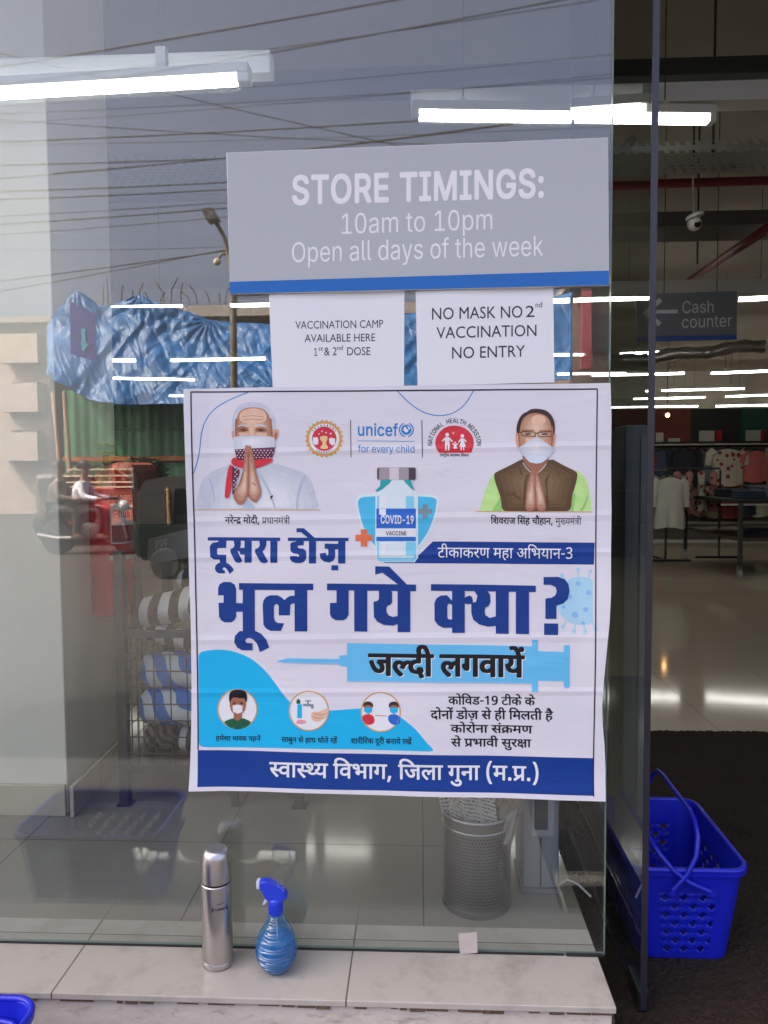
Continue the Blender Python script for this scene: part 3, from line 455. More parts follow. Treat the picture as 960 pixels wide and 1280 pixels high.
LINES = {
 "n1": [(0,0),(1,555),(2,964),(3,964),(4,1322),(5,2102),(6,2700),(7,2959),(8,3479),(9,3738)],
 "n2": [(10,0),(11,568),(12,1183),(0,1442),(5,1997),(13,2595),(14,2595),(8,3147)],
 "n3": [(15,0),(16,259),(17,939),(1,1495),(12,1904),(18,2163),(15,3165),(19,3424),(13,4100),(20,4100),(21,4891),(22,5525),(20,5784),(12,6315),(0,6574),(9,7129)],
 "n4": [(5,0),(23,598),(24,598),(25,1246),(5,1826),(13,2424),(14,2424),(8,2976)],
 "ban": [(26,0),(8,504),(27,763),(12,1525),(27,1784),(1,2546),(28,2955),(5,3938),(20,4536),(12,5067),(29,5586),(15,6350),(30,6609),(25,7312),(12,7892),(0,8151),(31,8706),(32,9046)],
 "syr": [(18,0),(33,742),(7,1242),(8,1762),(34,2281),(35,2959),(17,3522),(12,4078),(25,4337),(36,4917)],
 "a1": [(27,0),(6,762),(15,1021),(17,1280),(37,1836),(31,2413),(38,2753),(39,3304),(26,4115),(8,4619),(27,4878),(2,5640),(27,5900),(2,6662)],
 "a2": [(7,0),(6,520),(0,779),(40,1334),(37,1853),(6,2430),(41,2689),(19,3691),(2,4367),(20,4627),(8,5158),(15,5677),(5,5936),(34,6534),(42,7212),(8,7782),(20,8301),(43,8832)],
 "a3": [(27,0),(6,762),(1,1021),(6,1430),(0,1689),(12,2244),(19,2763),(13,3439),(44,3439),(5,4201),(28,4799)],
 "a4": [(19,0),(2,676),(10,936),(30,1504),(12,2207),(17,2466),(8,3022),(19,3541),(23,4217),(1,4217),(45,4626),(12,5338)],
 "c1": [(20,0),(5,531),(2,1129),(16,1129),(12,1809),(5,2328),(12,2926),(46,3185),(27,3574),(47,4596),(20,5164),(0,5695),(36,6250)],
 "c2": [(19,0),(12,676),(48,935),(23,1506),(0,1506),(19,2321),(2,2997),(20,3257),(12,3788),(49,4047),(11,4949),(6,5564),(42,5823),(2,6393),(1,6653),(20,7062),(36,7593)],
 "c3": [(16,0),(12,680),(1,939),(8,1348),(15,1607),(1,1866),(27,2275),(7,3297),(50,3817),(1,3817),(8,4226),(48,4745),(0,5316),(12,5871),(25,6130),(2,6710),(1,6970),(51,7379),(36,8197)],
 "ft": [(46,0),(17,389),(12,945),(46,1204),(52,1593),(25,1982),(15,2822),(17,3081),(30,3637),(12,4340),(35,4599),(9,5162),(15,5690),(18,5949),(34,6691),(12,7369),(35,7888),(23,8451),(0,8451),(12,9006),(53,9525),(5,9879),(54,10477),(10,10745),(54,11313),(55,11581)],
 "nh": [(1,0),(12,409),(56,668),(57,1044),(8,1548),(25,1807),(46,2647),(17,3036),(12,3592),(46,3851),(52,4240),(25,4629),(15,5469),(5,5728),(16,6326),(0,7006)],
}
INTER = {
 '-': (648, "482,351 482,270 163,270 163,351"),
 '0': (648, "324,-10 273,-5 227,10 186,34 151,68 122,110 99,162 83,221 73,288 69,363 73,438 83,505 100,565 123,616 152,659 187,693 227,718 273,732 324,737 375,732 421,718 462,693 497,659 526,616 549,565 566,505 576,438 579,363 576,288 566,221 549,162 526,110 498,68 463,34 422,10 376,-5;324,71 358,75 388,87 415,106 437,132 456,165 471,206 482,252 488,305 490,363 488,422 482,475 471,522 456,562 437,596 415,622 388,641 358,653 324,657 291,653 260,641 234,622 211,596 192,562 177,522 167,475 160,422 158,363 160,305 167,252 177,206 192,165 211,132 234,106 260,87 291,75"),
 '1': (648, "110,0 110,78 560,78 560,0;396,728 396,0 305,0 305,642 300,642 124,511 124,611 282,728"),
 '9': (648, "324,737 367,734 407,724 443,707 476,683 503,655 525,621 542,583 552,542 555,497 553,461 545,425 533,387 514,345 487,297 452,243 287,0 187,0 430,355 439,355 427,335 410,318 390,302 366,291 340,283 312,281 270,284 231,293 197,308 166,329 141,355 120,386 105,421 96,461 93,504 96,547 106,588 123,624 145,657 173,684 205,707 241,724 281,734;324,658 285,653 250,638 221,614 199,583 186,546 181,504 186,461 199,424 221,393 250,370 285,355 324,350 363,355 398,369 427,392 449,423 463,460 467,502 463,545 449,583 427,614 398,638 364,653"),
 ':': (269, "136,-6 111,-2 90,13 75,34 70,60 75,85 90,106 111,121 136,125 162,121 183,106 197,85 202,60 197,34 183,13 162,-2;136,389 111,393 90,408 75,429 70,455 75,480 90,501 111,516 136,521 162,516 183,501 197,480 202,455 197,429 183,408 162,393"),
 'A': (690, "25,0 290,728 397,728 665,0 567,0 413,432 403,461 392,494 380,531 366,575 351,626 334,684 352,684 335,625 320,574 306,530 294,492 283,459 274,432 124,0;158,203 158,284 532,284 532,203"),
 'B': (654, "88,0 88,728 346,728 394,725 435,716 471,701 502,682 526,659 545,632 563,586 569,535 565,492 553,457 534,430 509,409 481,393 450,382 450,375 484,368 518,352 549,326 575,291 592,247 598,194 595,159 586,126 573,95 553,68 526,45 494,26 454,11 408,3 354,0;181,82 352,82 403,86 443,97 472,115 499,151 508,195 504,230 490,262 467,290 437,312 400,325 356,330 181,330;181,408 341,408 378,412 412,424 440,442 462,467 476,497 480,533 472,576 448,613 421,631 387,642 344,646 181,646"),
 'C': (730, "382,-10 322,-5 267,10 216,35 171,70 133,113 101,164 78,224 64,290 60,363 64,437 78,503 101,563 133,614 171,657 216,692 267,717 322,732 382,737 436,733 487,721 518,709 548,693 575,674 599,652 621,627 640,599 655,568 667,535 676,499 583,499 572,534 556,564 536,591 510,612 482,629 451,642 417,649 382,651 340,648 301,637 264,618 231,593 204,560 181,521 164,475 153,422 150,363 153,305 164,252 181,206 204,167 232,135 265,109 301,91 340,80 382,76 417,79 451,86 482,99 510,115 536,137 556,163 572,194 583,229 676,229 668,193 656,160 640,129 622,102 600,76 575,54 548,35 519,19 487,7 436,-6"),
 'D': (722, "315,0 139,0 139,82 309,82 365,86 414,97 456,116 492,142 521,174 543,213 559,258 569,309 572,365 569,421 560,471 544,515 522,554 493,586 459,612 418,631 371,642 318,646 135,646 135,728 324,728 392,723 452,708 506,684 552,651 591,609 622,559 644,502 658,437 662,365 658,293 644,228 622,170 590,119 551,77 503,44 448,20 385,5;181,728 181,0 88,0 88,728"),
 'E': (601, "88,0 88,728 531,728 531,646 181,646 181,408 507,408 507,326 181,326 181,82 536,82 536,0"),
 'G': (746, "385,-10 323,-5 266,10 215,36 170,70 132,113 101,165 78,224 64,290 60,363 64,437 78,503 101,563 131,614 169,657 214,692 264,717 320,732 379,737 417,735 453,730 487,720 519,707 549,691 577,671 602,649 623,624 642,596 658,566 670,534 678,500 583,500 569,533 553,562 532,588 509,610 481,628 451,641 417,649 380,651 339,648 300,637 264,618 231,593 204,561 181,521 164,475 153,422 150,363 153,305 164,252 181,207 204,167 232,135 265,109 302,91 342,80 385,76 425,79 461,88 494,102 523,122 547,147 567,177 581,211 590,248 593,290 621,285 404,285 404,366 684,366 684,286 679,229 666,176 645,129 616,88 581,54 539,27 492,6 441,-6"),
 'H': (743, "88,0 88,728 181,728 181,413 562,413 562,728 655,728 655,0 562,0 562,331 181,331 181,0"),
 'I': (441, "45,0 45,82 174,82 174,646 45,646 45,728 396,728 396,646 267,646 267,82 396,82 396,0"),
 'L': (565, "88,0 88,728 181,728 181,82 518,82 518,0"),
 'M': (903, "88,0 88,728 220,728 399,269 406,250 413,228 422,203 430,176 439,148 448,119 456,92 462,67 442,67 449,91 457,117 466,145 474,174 483,201 492,227 500,250 506,269 683,728 815,728 815,0 724,0 724,416 724,440 724,467 725,496 725,527 726,559 727,592 727,624 728,655 736,655 725,621 714,587 703,552 692,519 681,488 671,460 662,435 654,416 492,0 411,0 246,416 239,435 230,459 220,486 210,517 199,550 187,584 175,620 163,655 172,655 173,627 174,596 174,564 175,532 175,500 176,469 176,441 176,416 176,0"),
 'N': (753, "88,0 88,728 197,728 493,262 506,242 521,216 539,186 557,152 576,115 595,76 582,76 578,117 576,156 574,193 573,227 573,256 573,281 573,728 666,728 666,0 555,0 292,414 273,443 255,473 236,507 213,546 197,576 177,610 155,649 172,649 175,597 177,549 179,506 180,469 181,438 181,415 181,0"),
 'O': (765, "383,-10 323,-5 267,10 217,35 171,70 133,113 102,164 78,224 64,290 60,363 64,437 78,503 102,563 133,614 171,657 217,692 267,717 323,732 383,737 443,732 498,717 549,692 594,657 632,614 663,563 687,503 700,437 705,363 700,290 687,224 663,164 632,113 594,70 549,35 498,10 443,-5;383,76 425,80 464,91 500,109 533,135 561,167 584,206 601,252 611,305 615,363 611,422 601,475 584,521 561,561 533,593 500,618 464,637 425,648 383,651 341,648 301,637 265,618 232,593 204,560 181,521 164,475 153,422 150,363 153,305 164,252 181,207 204,167 232,135 265,109 301,91 341,80"),
 'P': (639, "88,0 88,728 337,728 390,724 437,714 477,697 510,674 537,646 558,613 573,577 582,538 585,496 582,454 573,415 558,378 537,346 510,318 477,294 437,277 391,267 337,263 161,263 161,345 333,345 385,350 426,365 456,388 477,419 489,455 493,496 489,537 477,573 456,603 426,626 384,641 332,646 181,646 181,0"),
 'R': (644, "88,0 88,728 337,728 390,724 437,715 477,698 510,677 537,650 558,619 573,583 582,545 585,503 582,461 573,423 558,388 537,357 510,331 477,310 437,295 391,285 337,282 140,282 140,365 333,365 385,369 426,382 456,402 477,429 489,463 493,503 489,544 477,578 456,607 425,628 384,642 332,646 181,646 181,0;506,0 330,328 435,328 613,0"),
 'S': (642, "321,-13 271,-10 225,-1 184,13 149,32 118,56 94,84 75,116 63,151 57,190 152,190 161,153 180,123 207,100 241,83 280,74 321,70 368,74 409,86 445,106 472,132 489,163 495,200 490,232 475,257 452,277 422,293 388,306 351,318 263,343 208,362 163,386 126,414 99,448 83,487 77,533 81,572 92,608 110,640 135,669 165,693 200,712 239,726 282,734 327,737 373,734 415,726 454,712 488,693 517,670 541,643 559,612 571,579 575,544 484,544 476,577 459,604 434,626 402,642 365,652 324,655 280,651 242,640 211,622 187,598 172,569 167,537 173,503 191,476 217,455 247,440 278,428 306,419 379,399 410,390 444,378 478,362 511,342 541,316 564,284 580,245 585,198 582,160 571,124 554,91 530,61 500,36 464,15 422,0 374,-10"),
 'T': (646, "48,646 48,728 598,728 598,646 370,646 370,0 277,0 277,646"),
 'V': (690, "293,0 25,728 123,728 277,296 286,268 297,235 310,197 324,152 339,101 356,44 338,44 355,103 370,154 384,198 396,236 407,269 416,296 566,728 665,728 400,0"),
 'X': (682, "28,0 312,407 312,338 44,728 151,728 256,573 278,542 295,516 309,492 322,470 335,445 350,416 334,416 349,445 362,469 375,492 390,515 407,542 429,573 536,728 641,728 373,342 373,410 654,0 547,0 420,185 401,213 385,237 372,258 359,280 346,304 332,332 352,332 337,305 324,281 312,260 298,238 281,213 262,185 133,0"),
 'a': (562, "230,-13 181,-8 136,7 110,22 87,41 69,64 50,106 44,155 49,198 62,231 84,258 112,278 145,292 181,303 218,310 256,316 301,322 336,326 363,330 382,337 393,349 396,366 396,369 393,400 384,427 368,447 346,463 317,472 282,476 246,473 215,463 190,450 170,433 155,414 144,396 60,423 75,454 94,480 116,501 154,525 195,541 238,550 280,553 309,551 342,546 376,536 409,520 439,496 463,462 475,434 482,400 484,360 484,0 398,0 398,74 392,74 380,55 362,35 339,16 309,1 273,-9;245,65 290,70 328,84 357,106 379,134 392,165 396,197 396,273 388,267 373,261 354,257 332,252 309,249 287,246 267,243 252,242 222,236 193,228 168,217 149,200 136,179 132,151 136,125 147,104 164,87 187,75 214,67"),
 'c': (571, "299,-12 252,-8 208,4 169,23 135,50 106,83 82,122 65,167 54,216 51,270 54,324 65,374 82,419 106,458 135,491 169,518 208,537 252,549 299,553 338,550 374,542 408,530 438,513 465,491 488,466 507,436 521,402 436,378 429,398 418,417 404,433 388,447 370,458 349,467 325,472 299,474 250,467 209,446 188,425 171,400 157,371 144,322 140,270 144,218 157,170 171,141 188,116 209,95 250,74 299,67 326,69 350,74 371,83 390,95 407,110 420,127 431,146 438,167 522,144 509,109 490,78 467,52 440,30 409,12 375,-1 338,-9"),
 'd': (612, "282,-12 238,-8 198,4 162,23 129,49 102,82 80,121 64,166 54,216 51,271 54,327 64,376 80,421 103,460 130,493 162,519 199,538 239,549 282,553 330,548 367,535 394,516 415,495 430,475 440,458 447,458 447,728 535,728 535,0 450,0 450,84 440,84 430,67 414,47 393,25 365,6 329,-7;295,67 341,73 379,93 400,113 417,137 431,166 440,198 446,234 448,272 446,311 441,346 431,378 417,406 400,430 379,449 341,468 295,474 247,467 209,447 188,427 171,403 157,375 144,326 140,272 144,218 157,169 171,140 188,115 209,94 248,74"),
 'e': (583, "307,-12 256,-8 211,4 170,23 135,50 105,83 82,122 65,166 54,215 51,269 54,322 64,372 81,417 104,456 133,489 167,517 206,537 249,549 296,553 340,549 382,538 409,527 435,511 459,492 480,468 498,440 514,408 525,370 532,328 534,280 534,243 110,243 110,317 487,317 446,290 442,341 429,385 408,423 379,451 342,469 296,475 251,469 212,450 181,423 158,387 144,347 140,304 140,255 142,217 149,182 161,152 177,126 196,105 219,88 260,72 307,66 338,69 366,76 390,87 411,104 428,125 440,150 525,127 508,88 482,55 461,35 436,19 407,6 360,-7"),
 'f': (370, "331,546 331,471 10,471 10,546;117,0 117,619 123,662 139,698 165,726 197,746 234,758 272,762 301,760 324,757 342,752 354,747 330,672 322,674 312,677 299,679 283,680 248,675 224,659 210,634 205,599 205,0"),
 'h': (591, "165,327 165,0 77,0 77,728 165,728 165,414 150,414 169,459 193,495 221,521 253,539 290,549 329,553 381,547 426,530 452,512 473,490 491,462 504,429 512,390 514,347 514,0 426,0 426,339 422,378 411,411 393,438 368,458 338,470 303,474 266,469 232,457 204,436 183,407 170,370"),
 'i': (242, "77,0 77,546 165,546 165,0;122,635 98,640 79,652 65,671 61,693 65,716 79,735 98,747 122,751 145,747 165,735 179,716 183,693 179,671 165,652 145,640"),
 'k': (549, "160,196 160,305 176,305 409,546 518,546 266,287 256,287;77,0 77,728 165,728 165,0;422,0 213,267 276,329 535,0"),
 'l': (275, "200,-4 162,0 131,11 108,29 91,54 81,85 77,121 77,728 165,728 165,143 167,111 174,90 188,79 210,75 223,75 232,76 239,77 246,79 263,4 250,1 234,-1 217,-3"),
 'm': (876, "77,0 77,546 163,546 163,424 156,424 171,464 192,497 218,523 248,541 281,552 316,556 353,552 385,539 412,519 434,492 450,460 460,423 448,423 462,461 484,494 513,520 547,540 585,552 627,556 672,551 713,535 738,519 758,498 776,473 789,443 796,408 799,368 799,0 711,0 711,366 703,416 678,450 642,469 601,476 566,472 537,460 514,442 496,418 486,389 482,356 482,0 394,0 394,375 386,416 364,448 329,469 287,476 256,472 227,461 202,442 182,417 169,384 165,344 165,0"),
 'n': (591, "165,327 165,0 77,0 77,546 162,546 162,414 150,414 169,459 193,495 221,521 253,539 290,549 329,553 381,547 426,530 451,512 473,490 490,462 503,429 511,390 514,347 514,0 426,0 426,339 422,378 411,411 393,438 368,458 338,470 303,474 266,469 232,457 204,436 183,407 170,370"),
 'o': (600, "299,-12 252,-8 208,4 169,23 135,50 106,83 82,122 65,167 54,216 51,270 54,324 65,374 82,419 106,458 135,491 169,518 208,537 252,549 299,553 347,549 391,537 430,518 465,491 494,458 518,419 535,374 545,324 549,270 545,216 535,167 518,122 494,83 465,50 430,23 391,4 347,-8;299,67 350,74 390,95 412,116 429,141 443,170 456,218 460,270 456,322 443,370 429,399 412,425 390,446 350,467 299,474 250,467 209,446 188,425 171,400 157,371 144,322 140,270 144,218 157,170 171,141 188,116 209,95 250,74"),
 'p': (612, "77,-204 77,546 162,546 162,458 172,458 183,475 198,495 218,516 246,535 282,548 330,553 374,549 414,538 450,519 483,493 510,460 532,421 548,376 558,327 562,271 558,216 549,166 532,121 510,82 483,49 451,23 414,4 374,-8 331,-12 284,-7 247,6 219,25 198,47 183,67 172,84 165,84 165,-204;317,67 364,74 403,94 424,115 441,140 455,169 468,218 472,272 468,326 455,375 442,403 425,427 404,447 365,467 317,474 271,468 233,449 212,430 195,406 181,378 172,346 166,311 164,272 166,234 172,198 182,166 195,137 213,113 234,93 272,73"),
 'r': (376, "77,0 77,546 162,546 162,462 168,462 189,499 222,529 263,547 310,554 320,554 333,553 345,553 354,552 354,464 347,465 334,467 318,468 301,469 264,465 231,452 204,433 183,407 169,377 165,342 165,0"),
 's': (528, "263,-12 210,-8 163,5 123,25 91,53 67,89 53,132 136,152 153,113 180,86 217,71 262,65 313,72 353,90 378,117 387,148 382,174 367,195 342,211 307,223 216,245 171,258 134,277 105,299 85,326 73,357 69,394 76,438 96,476 115,499 139,517 168,532 200,544 234,550 271,553 323,549 367,536 403,516 431,490 452,458 468,421 388,401 373,429 351,454 318,472 272,478 227,472 191,456 166,430 158,399 164,372 180,350 209,334 250,321 333,301 378,287 414,269 442,247 462,220 474,189 478,154 471,109 451,69 430,45 405,26 375,10 341,-2 304,-9"),
 't': (327, "292,546 292,471 10,471 10,546;92,676 180,676 180,142 183,110 195,88 214,76 244,71 254,72 265,73 278,75 289,77 307,3 293,-1 276,-4 259,-6 242,-7 198,-3 161,10 131,31 109,59 96,93 92,135"),
 'u': (591, "262,-7 210,-1 165,16 140,34 118,56 100,84 87,118 80,156 77,199 77,546 165,546 165,207 169,168 180,135 198,108 223,88 253,76 289,72 326,77 359,89 386,110 408,139 421,176 426,219 426,546 514,546 514,0 429,0 429,132 441,132 422,86 398,50 369,24 336,7 301,-3"),
 'v': (562, "235,0 26,546 123,546 239,222 251,189 261,155 270,122 279,89 288,57 297,25 265,25 274,57 283,89 292,122 301,155 312,189 323,222 439,546 536,546 327,0"),
 'w': (818, "200,0 34,546 127,546 194,308 203,274 213,237 223,197 234,154 244,107 254,57 239,57 249,106 259,151 269,194 279,234 288,272 298,308 363,546 457,546 521,308 531,273 540,235 550,196 560,153 570,107 580,57 564,57 574,106 585,152 595,195 605,235 615,272 625,308 691,546 784,546 619,0 531,0 460,247 450,285 439,324 429,363 419,404 410,445 399,487 419,487 409,445 399,404 389,363 379,323 369,284 358,247 287,0"),
 'y': (562, "68,-198 91,-122 100,-124 126,-128 149,-128 170,-121 188,-106 205,-82 219,-48 235,-3 26,546 123,546 239,222 250,188 261,155 270,122 279,89 288,56 297,25 265,25 274,57 283,89 292,122 301,155 311,189 323,222 440,546 536,546 296,-82 278,-121 256,-153 231,-177 202,-195 169,-205 133,-208 111,-207 92,-205 78,-201"),
 " ": (269, ""),
}
HEADLINE = 622.0
def P(r, g, b, k=1.3): return tuple(min(.86, c*k) for c in lin(r, g, b))
# ================================================================= SETTING
M_street = mat('street_dust', (.030, .026, .022), rough=.9, var=.3, scale=.8, bump=.3, bscale=30)
bm = bm_new(); add_box(bm, -300, 300, -300, 300, -.5, -.4); struct('street', bm, M_street)
M_step = mat('step_stone', (.19, .175, .155), rough=.6, var=.3, scale=4)
bm = bm_new(); add_box(bm, -6, .39, -1.5, -.185, -.395, -.15); struct('entrance_step', bm, M_step)
M_plat = tile_mat('platform_tile', (.25, .235, .185), (.06, .055, .045), .60, -.596, .53, .10, var=.10, width=.004)
M_floor = tile_mat('floor_tile', (.50, .43, .31), (.16, .14, .11), .60, .2, .53, .075, var=.10, width=.003)
bm = bm_new(); add_box(bm, -8, .399, .105, 2.4, -.148, -.02); struct('window_platform', bm, M_plat)
bm = bm_new(); add_box(bm, .401, 9, -.62, 20, -.30, -.15); add_box(bm, -8, .3995, 2.402, 20, -.30, -.15); struct('shop_floor', bm, M_floor)
M_floor.node_tree.nodes['Principled BSDF'].inputs['Specular IOR Level'].default_value = .28
M_ceil = mat('ceiling_slab', (.33, .29, .235), rough=.85, var=.2, scale=1.5)
bm = bm_new(); add_box(bm, -8, 9, .26, 20, 3.7, 3.95); struct('shop_ceiling', bm, M_ceil)
M_wall = mat('wall_paint', (.45, .42, .36), rough=.8, var=.08)
bm = bm_new(); add_box(bm, -8.2, -8, 0, 20.2, -.4, 10); struct('side_wall', bm, M_wall)
bm = bm_new(); add_box(bm, 9, 9.2, 0, 20.2, -.4, 10); struct('side_wall', bm, M_wall)
bm = bm_new(); add_box(bm, -8, 9, 20, 20.2, -.4, 10); struct('back_wall', bm, M_wall)
M_fac = mat('facade_plaster', (.6, .58, .54), rough=.8, var=.1)
bm = bm_new(); add_box(bm, -8, 9, .0, .25, 3.02, 10); add_box(bm, -8, -3.2, .0, .25, -.4, 3.0); add_box(bm, 3.0, 9, .0, .25, -.4, 3.0)
struct('shop_front_wall', bm, M_fac)
bm = bm_new(); add_box(bm, -8, 9, -.80, -.002, 3.10, 3.32); struct('added_shade_canopy', bm, mat('added_canopy_grey', (.30, .30, .30), rough=.7))  # unseen canopy, added to cut skylight on the shop front and nearby ground
# ---- raised ledge under the window
led = thing('window_ledge', 'cream tiled ledge under the shop window with a stained plaster front', 'ledge', (-1, -.1, -.12))
M_sill = tile_mat('sill_tile', (.48, .435, .375), (.12, .09, .07), .62, -.157, 5.0, .22, var=.05, width=.0035)
n = M_sill.node_tree; b = n.nodes['Principled BSDF']; old = b.inputs['Base Color'].links[0].from_socket
nz = n.nodes.new('ShaderNodeTexNoise'); nz.inputs['Scale'].default_value = 7; nz.inputs['Detail'].default_value = 10; nz.inputs['Roughness'].default_value = .72
gp_ = n.nodes.new('ShaderNodeNewGeometry'); n.links.new(gp_.outputs['Position'], nz.inputs['Vector'])
rp = n.nodes.new('ShaderNodeMapRange'); rp.inputs[1].default_value = .50; rp.inputs[2].default_value = .80; rp.inputs[4].default_value = .7; n.links.new(nz.outputs['Fac'], rp.inputs[0])
mx = n.nodes.new('ShaderNodeMix'); mx.data_type = 'RGBA'; n.links.new(rp.outputs[0], mx.inputs[0]); n.links.new(old, mx.inputs[6]); mx.inputs[7].default_value = (.22, .18, .14, 1); n.links.new(mx.outputs[2], b.inputs['Base Color'])
bm = bm_new(); add_box(bm, -3.2, .393, -.165, .10, -.014, 0, bev=.002); obj('sill_tile', bm, M_sill, led)
m = mat('weathered_plaster', (.60, .52, .45), rough=.9, var=.10, scale=9, bump=.3, bscale=45)
n = m.node_tree; b = n.nodes['Principled BSDF']; src = b.inputs['Base Color'].links[0].from_socket
tc = n.nodes.new('ShaderNodeTexCoord'); nz = n.nodes.new('ShaderNodeTexNoise'); nz.inputs['Scale'].default_value = 14; nz.inputs['Detail'].default_value = 9; nz.inputs['Roughness'].default_value = .7
mp_ = n.nodes.new('ShaderNodeMapping'); mp_.inputs['Scale'].default_value = (1, 1, 3); n.links.new(tc.outputs['Object'], mp_.inputs[0]); n.links.new(mp_.outputs[0], nz.inputs['Vector'])
rp = n.nodes.new('ShaderNodeValToRGB'); rp.color_ramp.elements[0].position = .55; rp.color_ramp.elements[1].position = .75
rp.color_ramp.elements[0].color = (0, 0, 0, 1); rp.color_ramp.elements[1].color = (1, 1, 1, 1); n.links.new(nz.outputs['Fac'], rp.inputs[0])
mx = n.nodes.new('ShaderNodeMix'); mx.data_type = 'RGBA'; n.links.new(rp.outputs[0], mx.inputs[0]); n.links.new(src, mx.inputs[6]); mx.inputs[7].default_value = (.30, .22, .16, 1)
n.links.new(mx.outputs[2], b.inputs['Base Color'])
bm = bm_new(); add_box(bm, -3.2, .385, -.158, .098, -.4, -.0155); 
obj('plaster_front', bm, m, led)
M_grime = mat('brown_grime', (.16, .10, .06), rough=.95, var=.5, scale=40, bump=1, bscale=90)
bm = bm_new()                                            # crumbling mortar under the tile edge
x = -1.6
while x < .38:
    w = random.uniform(.01, .05); h = random.uniform(.002, .007)
    add_box(bm, x, x+w, -.1605-random.uniform(0, .002), -.156, -.0158-h, -.0155); x += w + random.choice((.002, .006, .02, .05))
for k in range(14):
    p = Vector((.389+random.uniform(-.004, .006), random.uniform(-.16, -.02), -.02-random.random()*.11)); s = random.uniform(.008, .016)
    bmesh.ops.create_icosphere(bm, subdivisions=1, radius=s, matrix=Matrix.Translation(p))
obj('mortar_edge', bm, M_grime, led)
# ---- window pane
M_glass = glass_mat('window_glass', (.93, .955, .94)); M_door = glass_mat('door_glass', (.70, .745, .735), dust=.006)
M_edge = mat('glass_edge', (.20, .26, .22), rough=.15, var=.1)
win = thing('shop_window', 'large frameless shop window pane with the notices on it', 'window', (-1.2, 0, 0))
bm = bm_new(); x0, x1, z0, z1 = -3.2, .4075, .004, 3.018
v = {}
for i, x in enumerate((x0, x1)):
    for j, y in enumerate((0, .012)):
        for k, z in enumerate((z0, z1)): v[i, j, k] = bm.verts.new((x, y, z))
for q in ([(0, 0, 0), (1, 0, 0), (1, 0, 1), (0, 0, 1)], [(0, 1, 0), (0, 1, 1), (1, 1, 1), (1, 1, 0)]): bm.faces.new([v[t] for t in q])
obj('pane', bm, M_glass, win)
bm = bm_new(); add_box(bm, x1+.0002, x1+.0012, 0, .012, z0, z1); add_box(bm, x0, x1, .001, .011, z0-.003, z0-.0005); obj('pane_edge', bm, M_edge, win)
M_sil = mat('black_sealant', (.02, .02, .02), rough=.5, var=.2)
bm = bm_new(); add_box(bm, x0, x1-.09, -.003, -.0005, .0006, .005); add_box(bm, x1-.085, x1-.004, -.005, -.0005, .0006, .007); obj('sealant', bm, M_sil, win)
M_clip = mat('pale_paper_tape', (.55, .47, .43), rough=.6, var=.1, bump=.2)
bm = bm_new(); c = [onY(*p, -.006) for p in ((573, 1168), (596, 1166), (597, 1191), (575, 1193))]
A = [bm.verts.new(p) for p in c]; B = [bm.verts.new(p+Vector((0, .004, 0))) for p in c]
bm.faces.new(A); bm.faces.new(B[::-1])
for i in range(4): bm.faces.new((A[i], A[(i+1) % 4], B[(i+1) % 4], B[i]))
obj('corner_clip', bm, M_clip, win)
win2 = thing('side_window', 'fixed glass pane on the far right beyond the doorway', 'window', (2.3, 0, 0))
bm = bm_new(); add_box(bm, 1.62, 2.99, .0, .012, -.015, 3.015); obj('pane', bm, M_glass, win2)
bm = bm_new(); add_box(bm, 1.585, 1.617, -.01, .03, -.018, 3.015); obj('frame', bm, mat('alu', (.4, .4, .42), rough=.35, metal=1), win2)
# ---- door leaf standing open at right angles
door = thing('glass_door', 'open glass door leaf seen edge-on beside the doorway', 'door', (.4985, .45, -.15))
DX, DY0, DY1 = .4985, .012, .90
bm = bm_new()
for xx in (DX-.0055, DX+.0055):
    vs = [bm.verts.new(p) for p in ((xx, DY0, -.130), (xx, DY1, -.130), (xx, DY1, 2.9), (xx, DY0, 2.9))]; bm.faces.new(vs)
obj('pane', bm, M_door, door)
M_dedge = mat('door_edge', (.022, .02, .03), rough=.3, var=.5, scale=1.2, spec=.6, stretch=(1, 1, 1))
bm = bm_new(); add_box(bm, DX-.0072, DX+.0072, DY0-.0022, DY0-.0002, -.131, 2.9); add_box(bm, DX-.0057, DX+.0057, DY1+.0002, DY1+.002, -.131, 2.9)
add_box(bm, DX-.0057, DX+.0057, DY0, DY1, -.133, -.1302); obj('pane_edge', bm, M_dedge, door)
bm = bm_new(); add_box(bm, DX-.012, DX+.012, .012, .10, -.136, -.085, bev=.003); obj('floor_pivot', bm, mat('steel_dark', (.12, .12, .12), rough=.4, metal=1), door)
# ---- entrance mat
m = mat('coir', (.040, .029, .022), rough=1, var=.5, scale=120, bump=1, bscale=160, spec=.1)
bm = bm_new()
cs = [(.437, -.55), (1.62, -.55), (1.62, 1.54), (.437, 1.54)]
NX, NY = 130, 220
gv = []
for j in range(NY+1):
    row = []
    for i in range(NX+1):
        e = min(i, NX-i, j, NY-j)
        jit = .004 if e == 0 else .002
        x = .409+1.205*i/NX+random.uniform(-jit, jit); y = -.55+2.46*j/NY+random.uniform(-jit, jit)*(2 if e == 0 else 1)
        z = -.1495 if e == 0 else -.140+random.uniform(-.002, .0035)
        row.append(bm.verts.new((x, y, z)))
    gv.append(row)
for j in range(NY):
    for i in range(NX): bm.faces.new((gv[j][i], gv[j][i+1], gv[j+1][i+1], gv[j+1][i]))
mt = obj('doormat', bm, m, loc=(1.0, .5, -.15)); tag(mt, 'dark brown coir mat covering the floor of the doorway', 'doormat')
